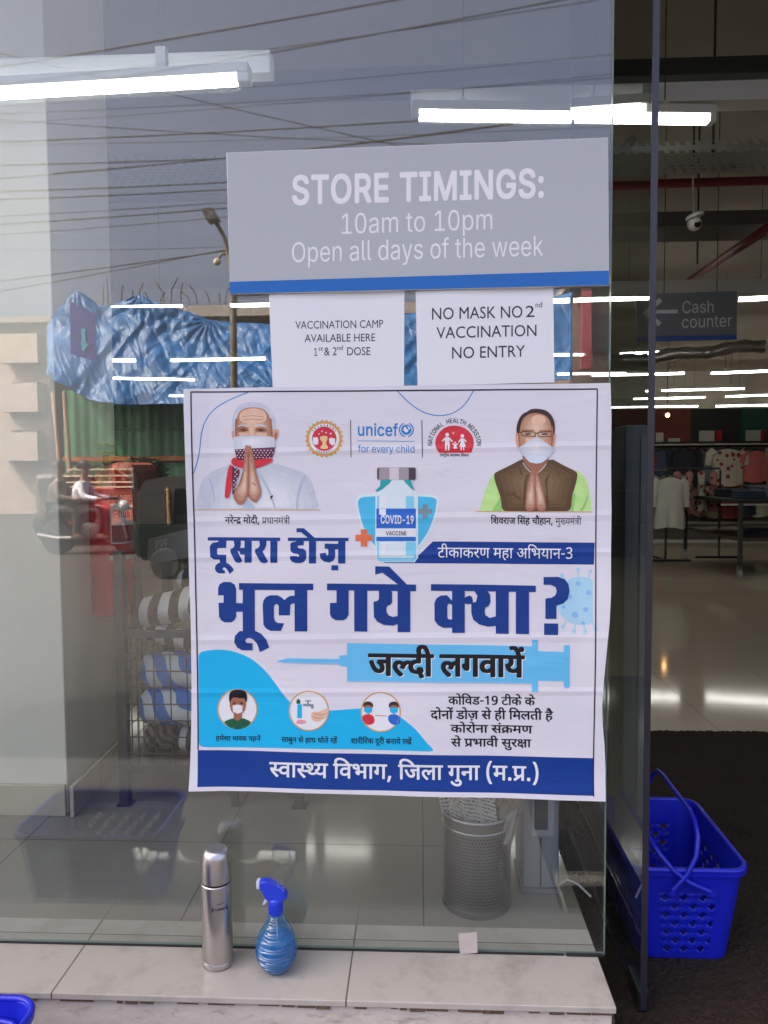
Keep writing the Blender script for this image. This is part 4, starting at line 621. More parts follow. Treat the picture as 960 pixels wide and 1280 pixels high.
# ---- pillar behind the window
pil = thing('pillar', 'white painted square pillar with a tiled skirting inside the window', 'pillar', (-1.45, .9, -.02))
M_pil = mat('pillar_paint', (.76, .72, .63), rough=.6, var=.05, scale=3, bump=.15, bscale=12)
bm = bm_new(); add_box(bm, -1.78, -1.145, .70, 1.17, -.02, 3.69, bev=.004); obj('shaft', bm, M_pil, pil)
M_sk = tile_mat('skirting_tile', (.50, .44, .33), (.1, .09, .08), .60, -1.7, .9, .2)
bm = bm_new(); add_box(bm, -1.79, -1.146, .684, .698, -.0195, .082, bev=.002); obj('skirting', bm, M_sk, pil)
bm = bm_new()
vs = add_box(bm, -1.141, -1.128, .676, 1.18, -.0195, .082, bev=.002)
R = Matrix.Translation((-1.135, 1.18, 0)) @ Matrix.Rotation(math.radians(1.6), 4, 'Z') @ Matrix.Translation((1.135, -1.18, 0))
bmesh.ops.transform(bm, matrix=R, verts=bm.verts); obj('skirting', bm, M_sk, pil)
# ================================================================= PRINTED MATTER ON THE GLASS
def paper(name, col, rough=.37, bump=.10, coat=0, var=0, scale=40):
    if name in _M: return _M[name]
    m = mat(name, col, rough=rough, var=var, scale=scale, spec=.4, coat=coat); n = m.node_tree; b = n.nodes['Principled BSDF']
    g = n.nodes.new('ShaderNodeNewGeometry')
    mp = n.nodes.new('ShaderNodeMapping'); mp.inputs['Scale'].default_value = (3.2, 1, 7); n.links.new(g.outputs['Position'], mp.inputs[0])
    nz = n.nodes.new('ShaderNodeTexNoise'); nz.inputs['Scale'].default_value = 2.2; nz.inputs['Detail'].default_value = 5; nz.inputs['Distortion'].default_value = .8
    n.links.new(mp.outputs[0], nz.inputs['Vector'])
    sp = n.nodes.new('ShaderNodeSeparateXYZ'); n.links.new(g.outputs['Position'], sp.inputs[0])
    h = math_node(n, 'MULTIPLY', nz.outputs['Fac'], .5)
    for zf, wd in FOLDS:                                   # hard fold lines of the poster
        d = math_node(n, 'ABSOLUTE', math_node(n, 'SUBTRACT', math_node(n, 'ADD', sp.outputs[2], math_node(n, 'MULTIPLY', sp.outputs[0], -.012)), zf))
        k = math_node(n, 'MAXIMUM', math_node(n, 'SUBTRACT', 1.0, math_node(n, 'DIVIDE', d, wd)), 0.0)
        h = math_node(n, 'ADD', h, math_node(n, 'MULTIPLY', k, .30))
    bp = n.nodes.new('ShaderNodeBump'); bp.inputs['Strength'].default_value = bump*8 if bump > .05 else bump*4; bp.inputs['Distance'].default_value = .006
    n.links.new(h, bp.inputs['Height']); n.links.new(bp.outputs[0], b.inputs['Normal'])
    return m
FOLDS = [(1.135, .010), (.985, .012), (.905, .010), (.72, .012), (.60, .010)]
# ---- store timings board
brd = thing('store_hours_sign', 'grey board with white store timings lettering and a blue strip', 'sign', onY(520, 368, -.004))
S = Sheet(brd, .012)
M_brd = paper('board_grey', P(168, 170, 170), rough=.35, bump=.01); M_brdw = paper('board_white', (.93, .90, .89), rough=.4, bump=.01); M_brdb = paper('board_blue', P(28, 96, 168), rough=.35, bump=.01)
Q = [(283, 191), (760, 172), (761.5, 356.5), (287.5, 367.5)]
bm = bm_new(); A = [bm.verts.new(onY(x, y, -.012)) for x, y in Q]; B = [bm.verts.new(onY(x, y, -.012)+Vector((0, .0105, 0))) for x, y in Q]
bm.faces.new(A); bm.faces.new(B[::-1])
for i in range(4): bm.faces.new((A[i], A[(i+1) % 4], B[(i+1) % 4], B[i]))
obj('board', bm, M_brdw, brd)
S.art('grey_face', M_brd, [[(284, 191.4), (760, 172.4), (761.2, 337.8), (287, 352)]], 1)
S.art('blue_strip', M_brdb, [[(287, 352.3), (761.2, 338.1), (761.4, 356.2), (287.6, 367.2)]], 1)
S.art('title_lettering', M_brdw, fit_sans('STORE TIMINGS:', 365, 256.5, 680, 247.5, 37.5, 34), 2)
S.art('opening_hours_lettering', M_brdw, fit_sans('10am to 10pm', 427, 292.5, 615.5, 286.5, 25.5)+fit_sans('Open all days of the week', 365, 328, 679, 319.5, 25), 2)
# ---- two notices
M_pap = paper('copier_paper', P(220, 216, 226, 1.34), rough=.7, bump=.03); M_ink = paper('black_ink', (.045, .04, .05), rough=.7, bump=.03)
def curl(x, z): return .002+.0015*math.sin(17*x+9*z)
n1 = thing('paper_notice', 'white paper notice reading vaccination camp available here', 'notice', onY(422, 484, -.004)); S1 = Sheet(n1, .002, curl)
S1.art('sheet', M_pap, [[(336.5, 368.5), (505.5, 363), (505, 483.5), (421, 484.5), (341, 484)]], 0)
S1.art('lettering', M_ink, [fit_latin('VACCINATION CAMP', 369.5, 411.5, 479, 409.5, 9.6), fit_latin('AVAILABLE HERE', 381, 428, 469, 426.5, 9.6),
     *fit_sans('1', 393, 445, 396.8, 445, 9.6), fit_latin('st', 398.5, 438.5, 404, 438.5, 5.5), fit_latin('& 2', 405.5, 444.5, 421, 444.2, 10), fit_latin('nd', 421.5, 437.5, 428.5, 437.5, 5.5), fit_latin('DOSE', 434, 444.3, 463, 443.8, 10)], 1)
n2 = thing('paper_notice', 'white paper notice reading no mask no entry', 'notice', onY(607, 480, -.004)); S2 = Sheet(n2, .002, curl)
S2.art('sheet', M_pap, [[(519.5, 364.5), (691.5, 359), (693, 478), (607, 480.5), (522, 482)]], 0)
S2.art('lettering', M_ink, [fit_latin('NO MASK NO', 540, 400, 653, 397, 14.6, off=.006), fit_latin('2', 657, 396.5, 668, 396.2, 14, off=.004), fit_latin('nd', 669.5, 384.5, 677.5, 384.2, 7, off=-.006),
     fit_latin('VACCINATION', 545.5, 423.5, 670.5, 420, 14.2, off=.006), fit_latin('NO ENTRY', 565, 448.5, 656, 446, 14.2, off=.006)], 1)
# ---- the big poster
def drape(x, z):
    def ss(t): t = max(0, min(1, t)); return t*t*(3-2*t)
    f = .0045 + .0016*math.sin(9*x+4*z+1) + .0013*math.sin(15*z-6*x) + .001*math.sin(23*x+2*z)
    f += .010*ss((x-.33)/.09)*(.5+.5*math.sin(9*z+1.2))
    f += .008*ss((-.44-x)/.09)*(.5+.5*math.sin(7*z))
    f += .004*ss((.42-z)/.06)
    return f
def ramp(key, a, b, n=7, var=.10):
    return [paper('poster_%s_tone_%s' % (key, 'abcdefghij'[k]), None if a is None else tuple(a[c]+(b[c]-a[c])*k/(n-1) for c in range(3)), var=var, scale=55) for k in range(n)]
def toned(pts, ctr, n=7, end=.12):
    """a printed picture's soft tones: outline shrunk step by step towards a point"""
    base = chaikin(pts); out = []
    for k in range(n):
        f = 1-(1-end)*(k/(n-1)); out.append([(ctr[0]+(x-ctr[0])*f, ctr[1]+(y-ctr[1])*f) for x, y in base]+[])
    return out
pos = thing('vaccination_poster', 'large white and blue Hindi vaccination poster pasted on the window', 'poster', onY(497, 990, -.004))
S = Sheet(pos, .003, drape)
W_ = paper('poster_white', P(205, 201, 205, 1.30)); NAVY = paper('poster_navy', P(15, 54, 126)); BLU2 = paper('poster_headline_blue', P(18, 54, 122)); CYAN = paper('poster_cyan', P(24, 166, 210)); SKYB = paper('poster_sky', P(96, 176, 220))
PALE = paper('poster_pale', P(200, 222, 236)); BLK = paper('poster_black', P(22, 18, 24)); GOLD = paper('poster_gold', P(196, 150, 84)); TEAL = paper('poster_teal', P(44, 150, 150)); PWHT = paper('poster_bright', P(232, 228, 236))
ORNG = paper('poster_orange', P(208, 106, 66)); GREY = paper('poster_grey', P(112, 130, 140)); RED = paper('poster_red', P(196, 48, 60), var=.16, scale=55); SKIN = paper('poster_skin', P(196, 146, 118), var=.16, scale=55); SKIN2 = paper('poster_skin_dark', P(150, 98, 74), var=.16, scale=55); SKIN3 = paper('poster_skin_light', P(214, 172, 146), var=.16, scale=55)
SHIRT = paper('poster_shirt', P(198, 206, 216), var=.16, scale=55); SHIRT2 = paper('poster_shirt_fold', P(172, 178, 188)); HAIRW = paper('poster_grey_hair', P(186, 186, 194), var=.16, scale=55); HAIRB = paper('poster_dark_hair', P(58, 40, 38), var=.16, scale=55); VEST = paper('poster_vest', P(112, 88, 56), var=.16, scale=55); VEST2 = paper('poster_vest_fold', P(88, 66, 44), var=.16, scale=55); LIME = paper('poster_lime', P(176, 216, 130), var=.16, scale=55); LIME2 = paper('poster_lime_fold', P(140, 190, 104))
MAR = paper('poster_maroon', P(92, 40, 64)); MASK = paper('poster_mask', P(214, 220, 232), var=.16, scale=55); MASKS = paper('poster_mask_fold', P(196, 206, 222)); UBLUE = paper('poster_logo_blue', P(28, 118, 180)); PVIR = paper('poster_virus', P(158, 196, 230)); PVIR2 = paper('poster_virus_spot', P(130, 176, 220)); CAPG = paper('poster_cap', P(150, 140, 140)); CAPD = paper('poster_cap_shade', P(70, 58, 64)); CAPL = paper('poster_cap_light', P(196, 186, 188)); LBLU = paper('poster_label_blue', P(40, 96, 180)); DGRN = paper('poster_green', P(26, 84, 60)); PURP = paper('poster_purple', P(70, 80, 160)); PINK = paper('poster_pink', P(216, 140, 150)); LIQ = paper('poster_liquid', P(120, 190, 225)); TAN = paper('poster_tan', P(214, 186, 128))
edge = [(231, 487), (300, 485), (400, 483.5), (497, 482.5), (600, 481), (700, 480), (762, 479), (763.5, 520), (763, 580), (763.5, 640), (762.5, 690), (762, 740), (760, 775), (756.5, 810), (753.5, 845), (751.5, 880), (752.5, 905), (755, 930), (756.5, 960), (756, 1000), (700, 998.5), (620, 996), (520, 993.5), (420, 990), (320, 987.5), (238, 986), (239.5, 930), (240, 860), (239.5, 780), (237.5, 720), (236, 650), (233.5, 560)]
S.art('sheet', W_, [edge], 0)
S.art('printed_frame', BLK, [stroke([(240, 490.5), (490, 488.5), (746, 486.5)], 1.7), stroke([(240.3, 490.5), (244, 650), (247, 800), (248.5, 936)], 1.6), stroke([(746, 486.5), (744.5, 600), (743, 800), (741, 994)], 1.5)], 2)
S.art('blue_curve', UBLUE, [stroke(chaikin(crop(240, 490, 5.647, [(410, 0), (280, 50), (180, 105), (120, 170), (90, 230), (72, 310), (65, 400), (50, 490), (20, 575)]), False), 1.1), stroke(chaikin([(497, 489), (508, 501), (525, 514), (540, 519), (552, 520), (566, 517), (578, 509), (586, 499), (592, 488)], False), 1.1)], 1)
# virus
vi = S.art('virus_picture', PVIR, [[p for p in circle(725, 750.5, 30, 48) if p[0] < 741.5]] + [stroke([(725+30*math.cos(a), 750.5-30*math.sin(a)), (725+38*math.cos(a), 750.5-38*math.sin(a))], 1.6) for a in (1.65, 1.25, 2.2, 3.1, 4.1, 4.5, 4.85, 5.2)] + [circle(725+39*math.cos(a), 750.5-39*math.sin(a), 2.6, 12) for a in (1.65, 1.25, 2.2, 3.1, 4.1, 4.5, 4.85, 5.2)], 1)
S.art('virus_spot', PVIR2, [circle(x, y, r, 14) for x, y, r in ((718, 768, 4), (731, 761, 3), (712, 745, 3), (735, 740, 3.4), (722, 729, 3), (728, 778, 2.4), (704, 758, 2.4))], 2, vi)
# lower cyan wave and footer
S.art('cyan_wave', CYAN, [crop(230, 800, 3.43, [(64, 52), (100, 43), (135, 39), (170, 40), (200, 44), (230, 52), (270, 68), (300, 85), (350, 128), (390, 180), (430, 235), (445, 252), (460, 265), (480, 277), (500, 285), (560, 298), (620, 300), (690, 295), (760, 290), (830, 293), (880, 302), (922, 322), (960, 350), (1000, 385), (1035, 430), (1078, 474), (700, 463), (66, 457)])], 1)
S.art('footer_band', NAVY, [[(248, 936.5), (490, 941.5), (741, 947), (741, 993), (490, 986.5), (248.5, 981)]], 1)
S.art('footer_lettering', PWHT, deva('ft', 337, 969.3, 673, 975.6, 17.4, 18, 15), 3)
S.art('banner_band', NAVY, [[(541, 676.5), (742.5, 678), (741.5, 705.3), (480, 703.4), (478, 695), (522, 695)]], 1)
S.art('banner_lettering', PWHT, deva('ban', 547, 696.6, 715, 698, 12.2, 4, 4), 3)
# headline, traced
c1 = lambda *p: crop(250, 655, 4.8, p)
c2 = lambda *p: crop(400, 690, 6.0, p)
c3 = lambda *p: crop(530, 695, 4.364, p)
S.art('first_heading', BLU2, [
 c1((50, 78), (484, 80), (484, 100), (50, 98)),
 c1((64, 195), (62, 132), (78, 112), (112, 106), (112, 97), (160, 97), (160, 142), (112, 143), (105, 150), (105, 176), (112, 183), (160, 183), (160, 236), (122, 236), (122, 212), (85, 211)),
 c1((122, 230), (160, 230), (178, 240), (195, 256), (206, 275), (180, 298), (172, 280), (160, 264), (148, 258), (140, 262), (138, 272), (152, 278), (152, 294), (115, 294), (100, 284), (92, 268), (95, 250), (107, 237)),
 c1((203, 97), (246, 97), (248, 120), (242, 142), (272, 142), (272, 182), (246, 182), (238, 160), (228, 163), (258, 222), (236, 233), (214, 225), (185, 168), (185, 150), (203, 142), (210, 125)),
 c1((270, 97), (313, 97), (313, 230), (270, 230)),
 c1((358, 97), (402, 97), (401, 125), (392, 148), (378, 163), (413, 224), (390, 234), (367, 228), (333, 170), (333, 150), (352, 142), (362, 126)),
 c1((425, 97), (467, 97), (467, 230), (425, 230)),
 c1((530, 80), (892, 82), (892, 101), (530, 100)),
 c1((545, 115), (560, 106), (580, 103), (580, 97), (625, 97), (625, 125), (592, 127), (588, 135), (592, 143), (622, 146), (637, 158), (640, 175), (640, 203), (628, 224), (605, 232), (575, 231), (552, 222), (543, 205), (543, 190), (585, 190), (590, 196), (597, 192), (597, 184), (590, 178), (562, 173), (546, 158)),
 c1((656, 97), (698, 97), (698, 234), (656, 234)), c1((582, 24), (625, 24), (692, 83), (652, 83), (608, 47), (582, 48)),
 c1((750, 116), (832, 118), (832, 150), (812, 150), (812, 195), (802, 218), (778, 229), (745, 223), (724, 203), (720, 175), (757, 170), (760, 184), (768, 186), (772, 178), (771, 148), (750, 146)),
 c1((830, 97), (873, 97), (873, 235), (830, 235)), c1((790, 246), (831, 246), (831, 276), (790, 276))], 2)
S.art('main_heading', BLU2, [
 c1((237, 352), (682, 355), (682, 393), (237, 392)),
 c1((112, 425), (112, 380), (122, 358), (145, 346), (185, 346), (210, 360), (220, 388), (220, 555), (208, 575), (190, 587), (150, 587), (130, 575), (118, 553), (115, 470), (145, 470), (145, 425)),
 c1((218, 472), (262, 472), (262, 523), (218, 523)), c1((260, 388), (332, 388), (332, 645), (260, 645)),
 c1((240, 640), (330, 636), (370, 655), (400, 690), (418, 738), (362, 765), (345, 715), (322, 689), (300, 680), (283, 684), (273, 697), (282, 711), (318, 712), (318, 755), (255, 755), (225, 738), (208, 706), (213, 668)),
 c1((380, 480), (385, 455), (400, 435), (425, 424), (470, 424), (495, 438), (510, 453), (530, 435), (550, 427), (573, 427), (573, 472), (555, 474), (545, 482), (543, 543), (476, 543), (476, 490), (470, 478), (458, 476), (447, 490), (447, 560), (455, 580), (470, 590), (507, 592), (488, 637), (425, 637), (398, 622), (384, 600)),
 c1((571, 390), (646, 390), (646, 640), (571, 640)),
 c2((55, 233), (720, 242), (720, 292), (55, 283)),
 c2((126, 280), (216, 282), (216, 465), (200, 495), (175, 508), (120, 508), (90, 490), (77, 462), (77, 378), (126, 378)),
 c2((258, 281), (355, 284), (355, 595), (258, 592)),
 c2((442, 283), (530, 285), (541, 300), (541, 375), (530, 392), (505, 402), (498, 420), (500, 450), (515, 473), (545, 485), (583, 478), (583, 537), (550, 550), (480, 545), (430, 520), (405, 485), (402, 370), (430, 365), (443, 350)),
 c2((582, 286), (677, 288), (677, 598), (582, 598)), c2((415, 105), (520, 108), (655, 244), (590, 244), (468, 152), (415, 166)),
 c3((38, 152), (608, 160), (608, 195), (38, 188)),
 c3((154, 390), (105, 390), (75, 375), (58, 350), (57, 255), (68, 230), (90, 215), (125, 213), (154, 245), (154, 264), (135, 258), (127, 270), (127, 335), (135, 345), (154, 345)),
 c3((153, 185), (222, 187), (222, 418), (153, 418)), c3((220, 228), (245, 215), (262, 222), (266, 245), (266, 258), (240, 262), (220, 258)),
 c3((272, 188), (345, 190), (360, 210), (362, 250), (352, 272), (335, 280), (330, 300), (335, 322), (358, 337), (393, 328), (393, 380), (350, 385), (300, 372), (268, 345), (258, 310), (258, 258), (285, 248), (291, 215)),
 c3((391, 188), (461, 190), (461, 423), (391, 422)), c3((500, 190), (571, 191), (571, 424), (500, 423)),
 c3((650, 113), (730, 112), (765, 125), (785, 150), (792, 190), (782, 232), (757, 257), (720, 268), (720, 340), (660, 340), (660, 230), (692, 226), (715, 212), (722, 190), (715, 167), (690, 155), (650, 155)), c3((653, 365), (729, 365), (729, 427), (653, 427))], 3)
# syringe
sy = S.art('syringe_picture', SKYB, [[(345, 826), (360, 822), (424.5, 823.3), (424.5, 819), (434, 818.2), (434, 803.5), (664.5, 807.3), (664.5, 799), (672, 799), (672, 813), (704, 814), (704, 807.5), (705.5, 805.5), (710, 805.5), (711.7, 807.5), (711.2, 857), (709, 859.5), (706, 859.5), (704, 857), (704, 850.5), (672, 850), (672, 864), (664.3, 864), (664.3, 854.2), (434, 851.6), (434, 833), (424.5, 831.5), (424.5, 830), (355, 828)]], 2)
S.art('syringe_shade', PVIR2, [[(434, 849.8), (664.3, 852.4), (664.3, 854.2), (434, 851.6)], [(345, 826), (424.5, 827.6), (424.5, 830), (355, 828)]], 3, sy)
S.art('syringe_lettering_edge', PWHT, [([(x+1.3, y+1.1) for x, y in v_], f_) for v_, f_ in deva('syr', 460, 843.2, 655.8, 845.6, 26, 40, 24)], 3)
S.art('syringe_lettering', BLK, deva('syr', 460, 843.2, 655.8, 845.6, 26, 40, 24), 4)
for key, x0, x1, y0, y1, h in (('a1', 560, 668.5, 879.6, 881, 9.5), ('a2', 538, 691, 897.5, 899, 10.2), ('a3', 563, 665.5, 914.6, 916.2, 9.4), ('a4', 563.5, 664, 932, 933.6, 9.6)):
    S.art('advice_lettering', BLK, deva(key, x0, y0, x1, y1, h, 22, 16), 1)
for key, x0, x1, y0, y1, h in (('c1', 270, 326, 925.2, 925.8, 5.6), ('c2', 352, 422, 926.4, 927.2, 5.9), ('c3', 439, 514.6, 928, 929, 6.2)):
    S.art('caption_lettering', BLK, deva(key, x0, y0, x1, y1, h, 14, 10), 3)
S.art('name_lettering', BLK, deva('n1', 281.5, 654, 324.5, 654.3, 7.6, 20, 14)+deva('n2', 328, 654.3, 363, 654.6, 7.6), 1)
S.art('name_lettering', BLK, deva('n3', 613, 654.6, 690, 655.2, 7.8, 20, 14)+deva('n4', 693.6, 655.2, 726, 655.5, 7.8), 1)
# small pictures in rings
for cx_, cy_ in ((297, 886), (386.5, 887.4), (476, 889)):
    dsk = S.art('icon_disc', PWHT, [circle(cx_, cy_, 24, 40)], 2); S.art('icon_ring', GOLD, [ring(cx_, cy_, 25, 1.5)], 3, dsk)
    c8 = lambda *p: crop(260, 850, 3.692, p)
    if cx_ == 297:
        S.art('green_shirt', DGRN, [c8((72, 192), (95, 182), (118, 174), (137, 188), (158, 173), (182, 182), (203, 193), (185, 212), (160, 224), (137, 227), (112, 224), (88, 210))], 3, dsk)
        S.art('face', SKIN2, [c8((120, 150), (157, 150), (158, 175), (137, 188), (118, 175)), c8((101, 92), (110, 78), (168, 78), (177, 92), (176, 118), (170, 140), (155, 158), (138, 162), (122, 158), (107, 140), (101, 118))], 4, dsk)
        S.art('hair', BLK, [c8((98, 100), (98, 62), (112, 46), (140, 42), (166, 46), (181, 60), (181, 100), (174, 100), (170, 82), (150, 84), (128, 78), (110, 82), (105, 100)), c8((115, 104), (128, 101), (128, 106), (115, 108)), c8((148, 101), (163, 104), (163, 108), (148, 106)), circle(293, 879.2, .9, 8), circle(302, 879.4, .9, 8)], 5, dsk)
        S.art('mask', MASK, [c8((114, 118), (138, 112), (161, 118), (159, 146), (139, 155), (117, 146))], 5, dsk)
    elif cx_ == 386.5:
        S.art('soap_bottle', CYAN, [c8((415, 108), (435, 108), (436, 172), (413, 172))], 3, dsk); S.art('bottle_top', DGRN, [c8((410, 92), (418, 82), (428, 92), (428, 106), (410, 106))], 3, dsk)
        S.art('tap', GREY, [c8((440, 106), (488, 108), (490, 128), (478, 128), (476, 118), (440, 116)), c8((450, 90), (478, 90), (478, 95), (467, 95), (467, 107), (459, 107), (459, 95), (450, 95))], 3, dsk)
        S.art('hand', SKIN3, [c8((476, 150), (490, 140), (505, 146), (556, 122), (560, 140), (554, 162), (520, 186), (495, 188), (478, 176)), ], 4, dsk); S.art('hand_line', SKIN2, [stroke(c8((490, 150), (520, 158), (556, 148)), .6), stroke(c8((485, 165), (512, 172), (535, 168)), .6)], 5, dsk)
        S.art('soap_bar', PINK, [c8((408, 188), (420, 178), (448, 180), (458, 192), (440, 200), (412, 198))], 3, dsk)
    else:
        for dx, hc, bc in ((0, HAIRB, RED), (118, HAIRB, LBLU)):
            S.art('figure_body', bc, [c8(*[(u+dx, v_) for u, v_ in ((712, 162), (728, 154), (752, 154), (768, 166), (770, 196), (740, 206), (716, 190))])], 3, dsk)
            S.art('figure_head', SKIN2, [c8(*[(u+dx, v_) for u, v_ in ((721, 112), (758, 112), (758, 140), (740, 154), (722, 140))])], 4, dsk)
            S.art('figure_hair', hc, [c8(*[(u+dx, v_) for u, v_ in ((716, 122), (718, 102), (740, 94), (760, 102), (764, 122), (758, 122), (752, 112), (726, 112), (722, 122))])], 5, dsk)
            S.art('figure_mask', CYAN, [c8(*[(u+dx, v_) for u, v_ in ((722, 126), (740, 122), (758, 126), (756, 144), (740, 152), (724, 144))])], 5, dsk)
        S.art('distance_line', RED, [stroke(c8((772, 160), (826, 162)), .8)], 3, dsk)
# emblems
rosette = [(405.5+(24.2 if k % 2 else 21.4)*math.cos(2*PI*k/48), 548.5-(24.2 if k % 2 else 21.4)*math.sin(2*PI*k/48)) for k in range(48)]
em = S.art('round_emblem', GOLD, [rosette], 1); S.art('emblem_ring', PWHT, [circle(405.5, 548.5, 18.8)], 2, em); S.art('emblem_disc', RED, [circle(405.5, 548.5, 15.2)], 3, em)
S.art('emblem_pillar', TAN, [crop(375, 515, 13.714, [(345, 425), (420, 405), (475, 425), (470, 480), (450, 510), (455, 560), (480, 590), (480, 625), (420, 635), (355, 625), (358, 590), (385, 560), (385, 510), (350, 480)])], 4, em)
S.art('emblem_wheat', PWHT, [crop(375, 515, 13.714, p) for p in ([(225, 440), (300, 430), (320, 480), (310, 560), (250, 565), (220, 510)], [(500, 450), (545, 440), (605, 460), (600, 560), (550, 575), (505, 530)], [(360, 330), (395, 320), (390, 350)], [(430, 350), (470, 340), (450, 370)], [(500, 370), (545, 355), (540, 385)], [(310, 370), (345, 370), (330, 395)])], 4, em)
mk = []
for k in list(range(-4, 5)):
    a = PI/2+k*.235; mk.append(stroke([(405.5+16*math.cos(a), 548.5-16*math.sin(a)), (405.5+17.9*math.cos(a), 548.5-17.9*math.sin(a))], 1.3 if k % 2 else .8))
for k in range(-3, 4):
    a = -PI/2+k*.19; mk.append(stroke([(405.5+16.2*math.cos(a), 548.5-16.2*math.sin(a)), (405.5+17.8*math.cos(a), 548.5-17.8*math.sin(a))], .9))
S.art('emblem_lettering', BLK, mk, 4, em)
S.art('divider_line', BLK, [stroke([(438.3, 525), (438.8, 571.5)], 1), stroke([(527.3, 525), (528, 572)], 1)], 1)
S.art('logo_lettering', UBLUE, fit_sans('unicef', 447.5, 544.8, 497.5, 545.3, 15.5, 14)+fit_sans('for every child', 447.5, 565.3, 518, 566, 9), 1)
S.art('logo_rule', UBLUE, [stroke([(447, 551), (518, 551.8)], .7)], 1)
gb = S.art('globe_logo', UBLUE, [circle(508, 537.3, 6.4)], 1)
S.art('globe_figures', PWHT, [crop(485, 515, 7.385, p) for p in ([(140, 165), (150, 140), (165, 140), (172, 160), (190, 160), (185, 185), (160, 190)], [(180, 135), (200, 140), (205, 160), (190, 158)])], 2, gb)
S.art('globe_wreath', UBLUE, [stroke([(508+8.6*math.cos(a), 537.3-8.6*math.sin(a)) for a in [1.95+.28*k for k in range(10)]], 1.5), stroke([(508+8.6*math.cos(a), 537.3-8.6*math.sin(a)) for a in [1.2-.28*k for k in range(10)]], 1.5)], 1, gb)
S.art('globe_grid', PALE, [stroke([(508+4.6*math.cos(a), 537.3-4.6*math.sin(a)) for a in [.2*k for k in range(9)]], .5)], 2, gb)
c7 = lambda *p: crop(485, 515, 7.385, p)
nh = S.art('health_mission_emblem', RED, [c7((470, 377), (450, 345), (437, 310), (435, 280), (442, 245), (460, 208), (485, 175), (520, 148), (560, 131), (610, 125), (660, 131), (705, 148), (742, 175), (770, 208), (787, 245), (792, 285), (787, 325), (768, 377))], 1)
fig = [circle(*crop(485, 515, 7.385, [(546, 210)])[0], 2.3, 16), c7((530, 232), (562, 232), (600, 268), (592, 278), (564, 256), (570, 300), (565, 356), (553, 356), (550, 304), (543, 304), (540, 356), (527, 356), (525, 256), (502, 275), (497, 265)),
       circle(*crop(485, 515, 7.385, [(686, 222)])[0], 2.2, 16), c7((672, 244), (700, 244), (728, 272), (721, 282), (700, 264), (717, 320), (703, 324), (703, 354), (693, 354), (692, 324), (681, 324), (680, 354), (670, 354), (669, 324), (660, 320), (674, 264), (652, 284), (646, 276)),
       circle(*crop(485, 515, 7.385, [(620, 282)])[0], 1.1, 12), c7((612, 294), (628, 294), (646, 288), (648, 296), (630, 308), (638, 338), (602, 338), (610, 308), (592, 296), (595, 287))]
S.art('emblem_family', PWHT, fig, 2, nh); S.art('emblem_sun', GOLD, [c7((590, 184), (610, 184), (612, 206), (590, 206))], 2, nh)
tx = 'NATIONAL HEALTH MISSION'; pcs = []
for k, ch in enumerate(tx):
    if ch == ' ': continue
    a = PI*.985 - (PI*.97)*k/(len(tx)-1); R_ = 28.0; cx_, cy_ = 568, 556.5
    for vs, fs in sans(ch, 10):
        s_ = 5.6/727; w = INTER[ch][0]
        pcs.append(([(cx_+(R_+v_*s_)*math.cos(a)+(u-w/2)*s_*.8*math.sin(a), cy_-(R_+v_*s_)*math.sin(a)+(u-w/2)*s_*.8*math.cos(a)) for u, v_ in vs], fs))
S.art('emblem_arc_lettering', BLK, pcs, 1, nh)
S.art('emblem_lettering', BLK, deva('nh', 549.7, 570.6, 586, 571, 3.3, 14, 8), 1, nh)
# vaccine bottle with shield
cv = lambda *p: crop(430, 570, 6.857, p)
sh = S.art('shield_picture', PALE, [cv((95, 335), (200, 322), (300, 312), (600, 312), (700, 322), (818, 338), (815, 420), (800, 500), (770, 590), (720, 690), (640, 800), (560, 870), (450, 900), (340, 870), (262, 806), (190, 700), (140, 590), (112, 480))], 1)
S.art('shield_face', CYAN if False else paper('poster_shield', P(70, 172, 206)), [cv((112, 355), (260, 345), (640, 345), (796, 355), (790, 420), (776, 500), (745, 590), (700, 680), (625, 785), (550, 860), (450, 885), (350, 860), (280, 790), (210, 690), (160, 590), (132, 480))], 2, sh)
vb = S.art('vaccine_bottle_picture', PALE, [cv((405, 205), (515, 205), (535, 235), (600, 290), (634, 322), (636, 870), (605, 908), (300, 908), (268, 870), (270, 322), (310, 292), (390, 235))], 4)
S.art('bottle_strap', TEAL, [cv((315, 200), (412, 203), (395, 230), (330, 285), (290, 305), (268, 298), (310, 255)), cv((508, 203), (570, 203), (605, 300), (575, 278), (530, 232))], 5, vb)
S.art('bottle_liquid', LIQ, [cv((285, 735), (300, 735), (300, 870), (600, 870), (600, 735), (618, 735), (618, 880), (595, 902), (310, 902), (285, 880)), cv((530, 345), (600, 345), (600, 448), (530, 448)), cv((284, 345), (300, 345), (300, 448), (284, 448)), cv((530, 735), (600, 735), (600, 850), (530, 850))], 5, vb)
S.art('bottle_shine', PWHT, [cv((310, 345), (362, 345), (362, 445), (310, 445)), cv((315, 740), (365, 740), (365, 850), (315, 850))], 5, vb)
lb = S.art('bottle_label', LBLU, [cv((278, 450), (616, 450), (616, 618), (278, 618)), cv((278, 692), (616, 692), (616, 728), (278, 728))], 5, vb)
S.art('label_white_band', PWHT, [cv((278, 620), (616, 620), (616, 690), (278, 690)), cv((302, 452), (360, 452), (360, 510), (302, 500))], 6, vb)
S.art('label_lettering', PWHT, fit_sans('COVID-19', *cv((315, 578))[0], *cv((598, 582))[0], 10.6, 30), 6, vb)
S.art('label_lettering', CAPD, fit_sans('VACCINE', *cv((358, 678))[0], *cv((536, 679))[0], 5.2, 20), 7, vb)
cp = S.art('bottle_cap', CAPG, [cv((295, 97), (606, 97), (616, 110), (616, 195), (606, 206), (295, 206), (283, 195), (283, 110))], 5, vb)
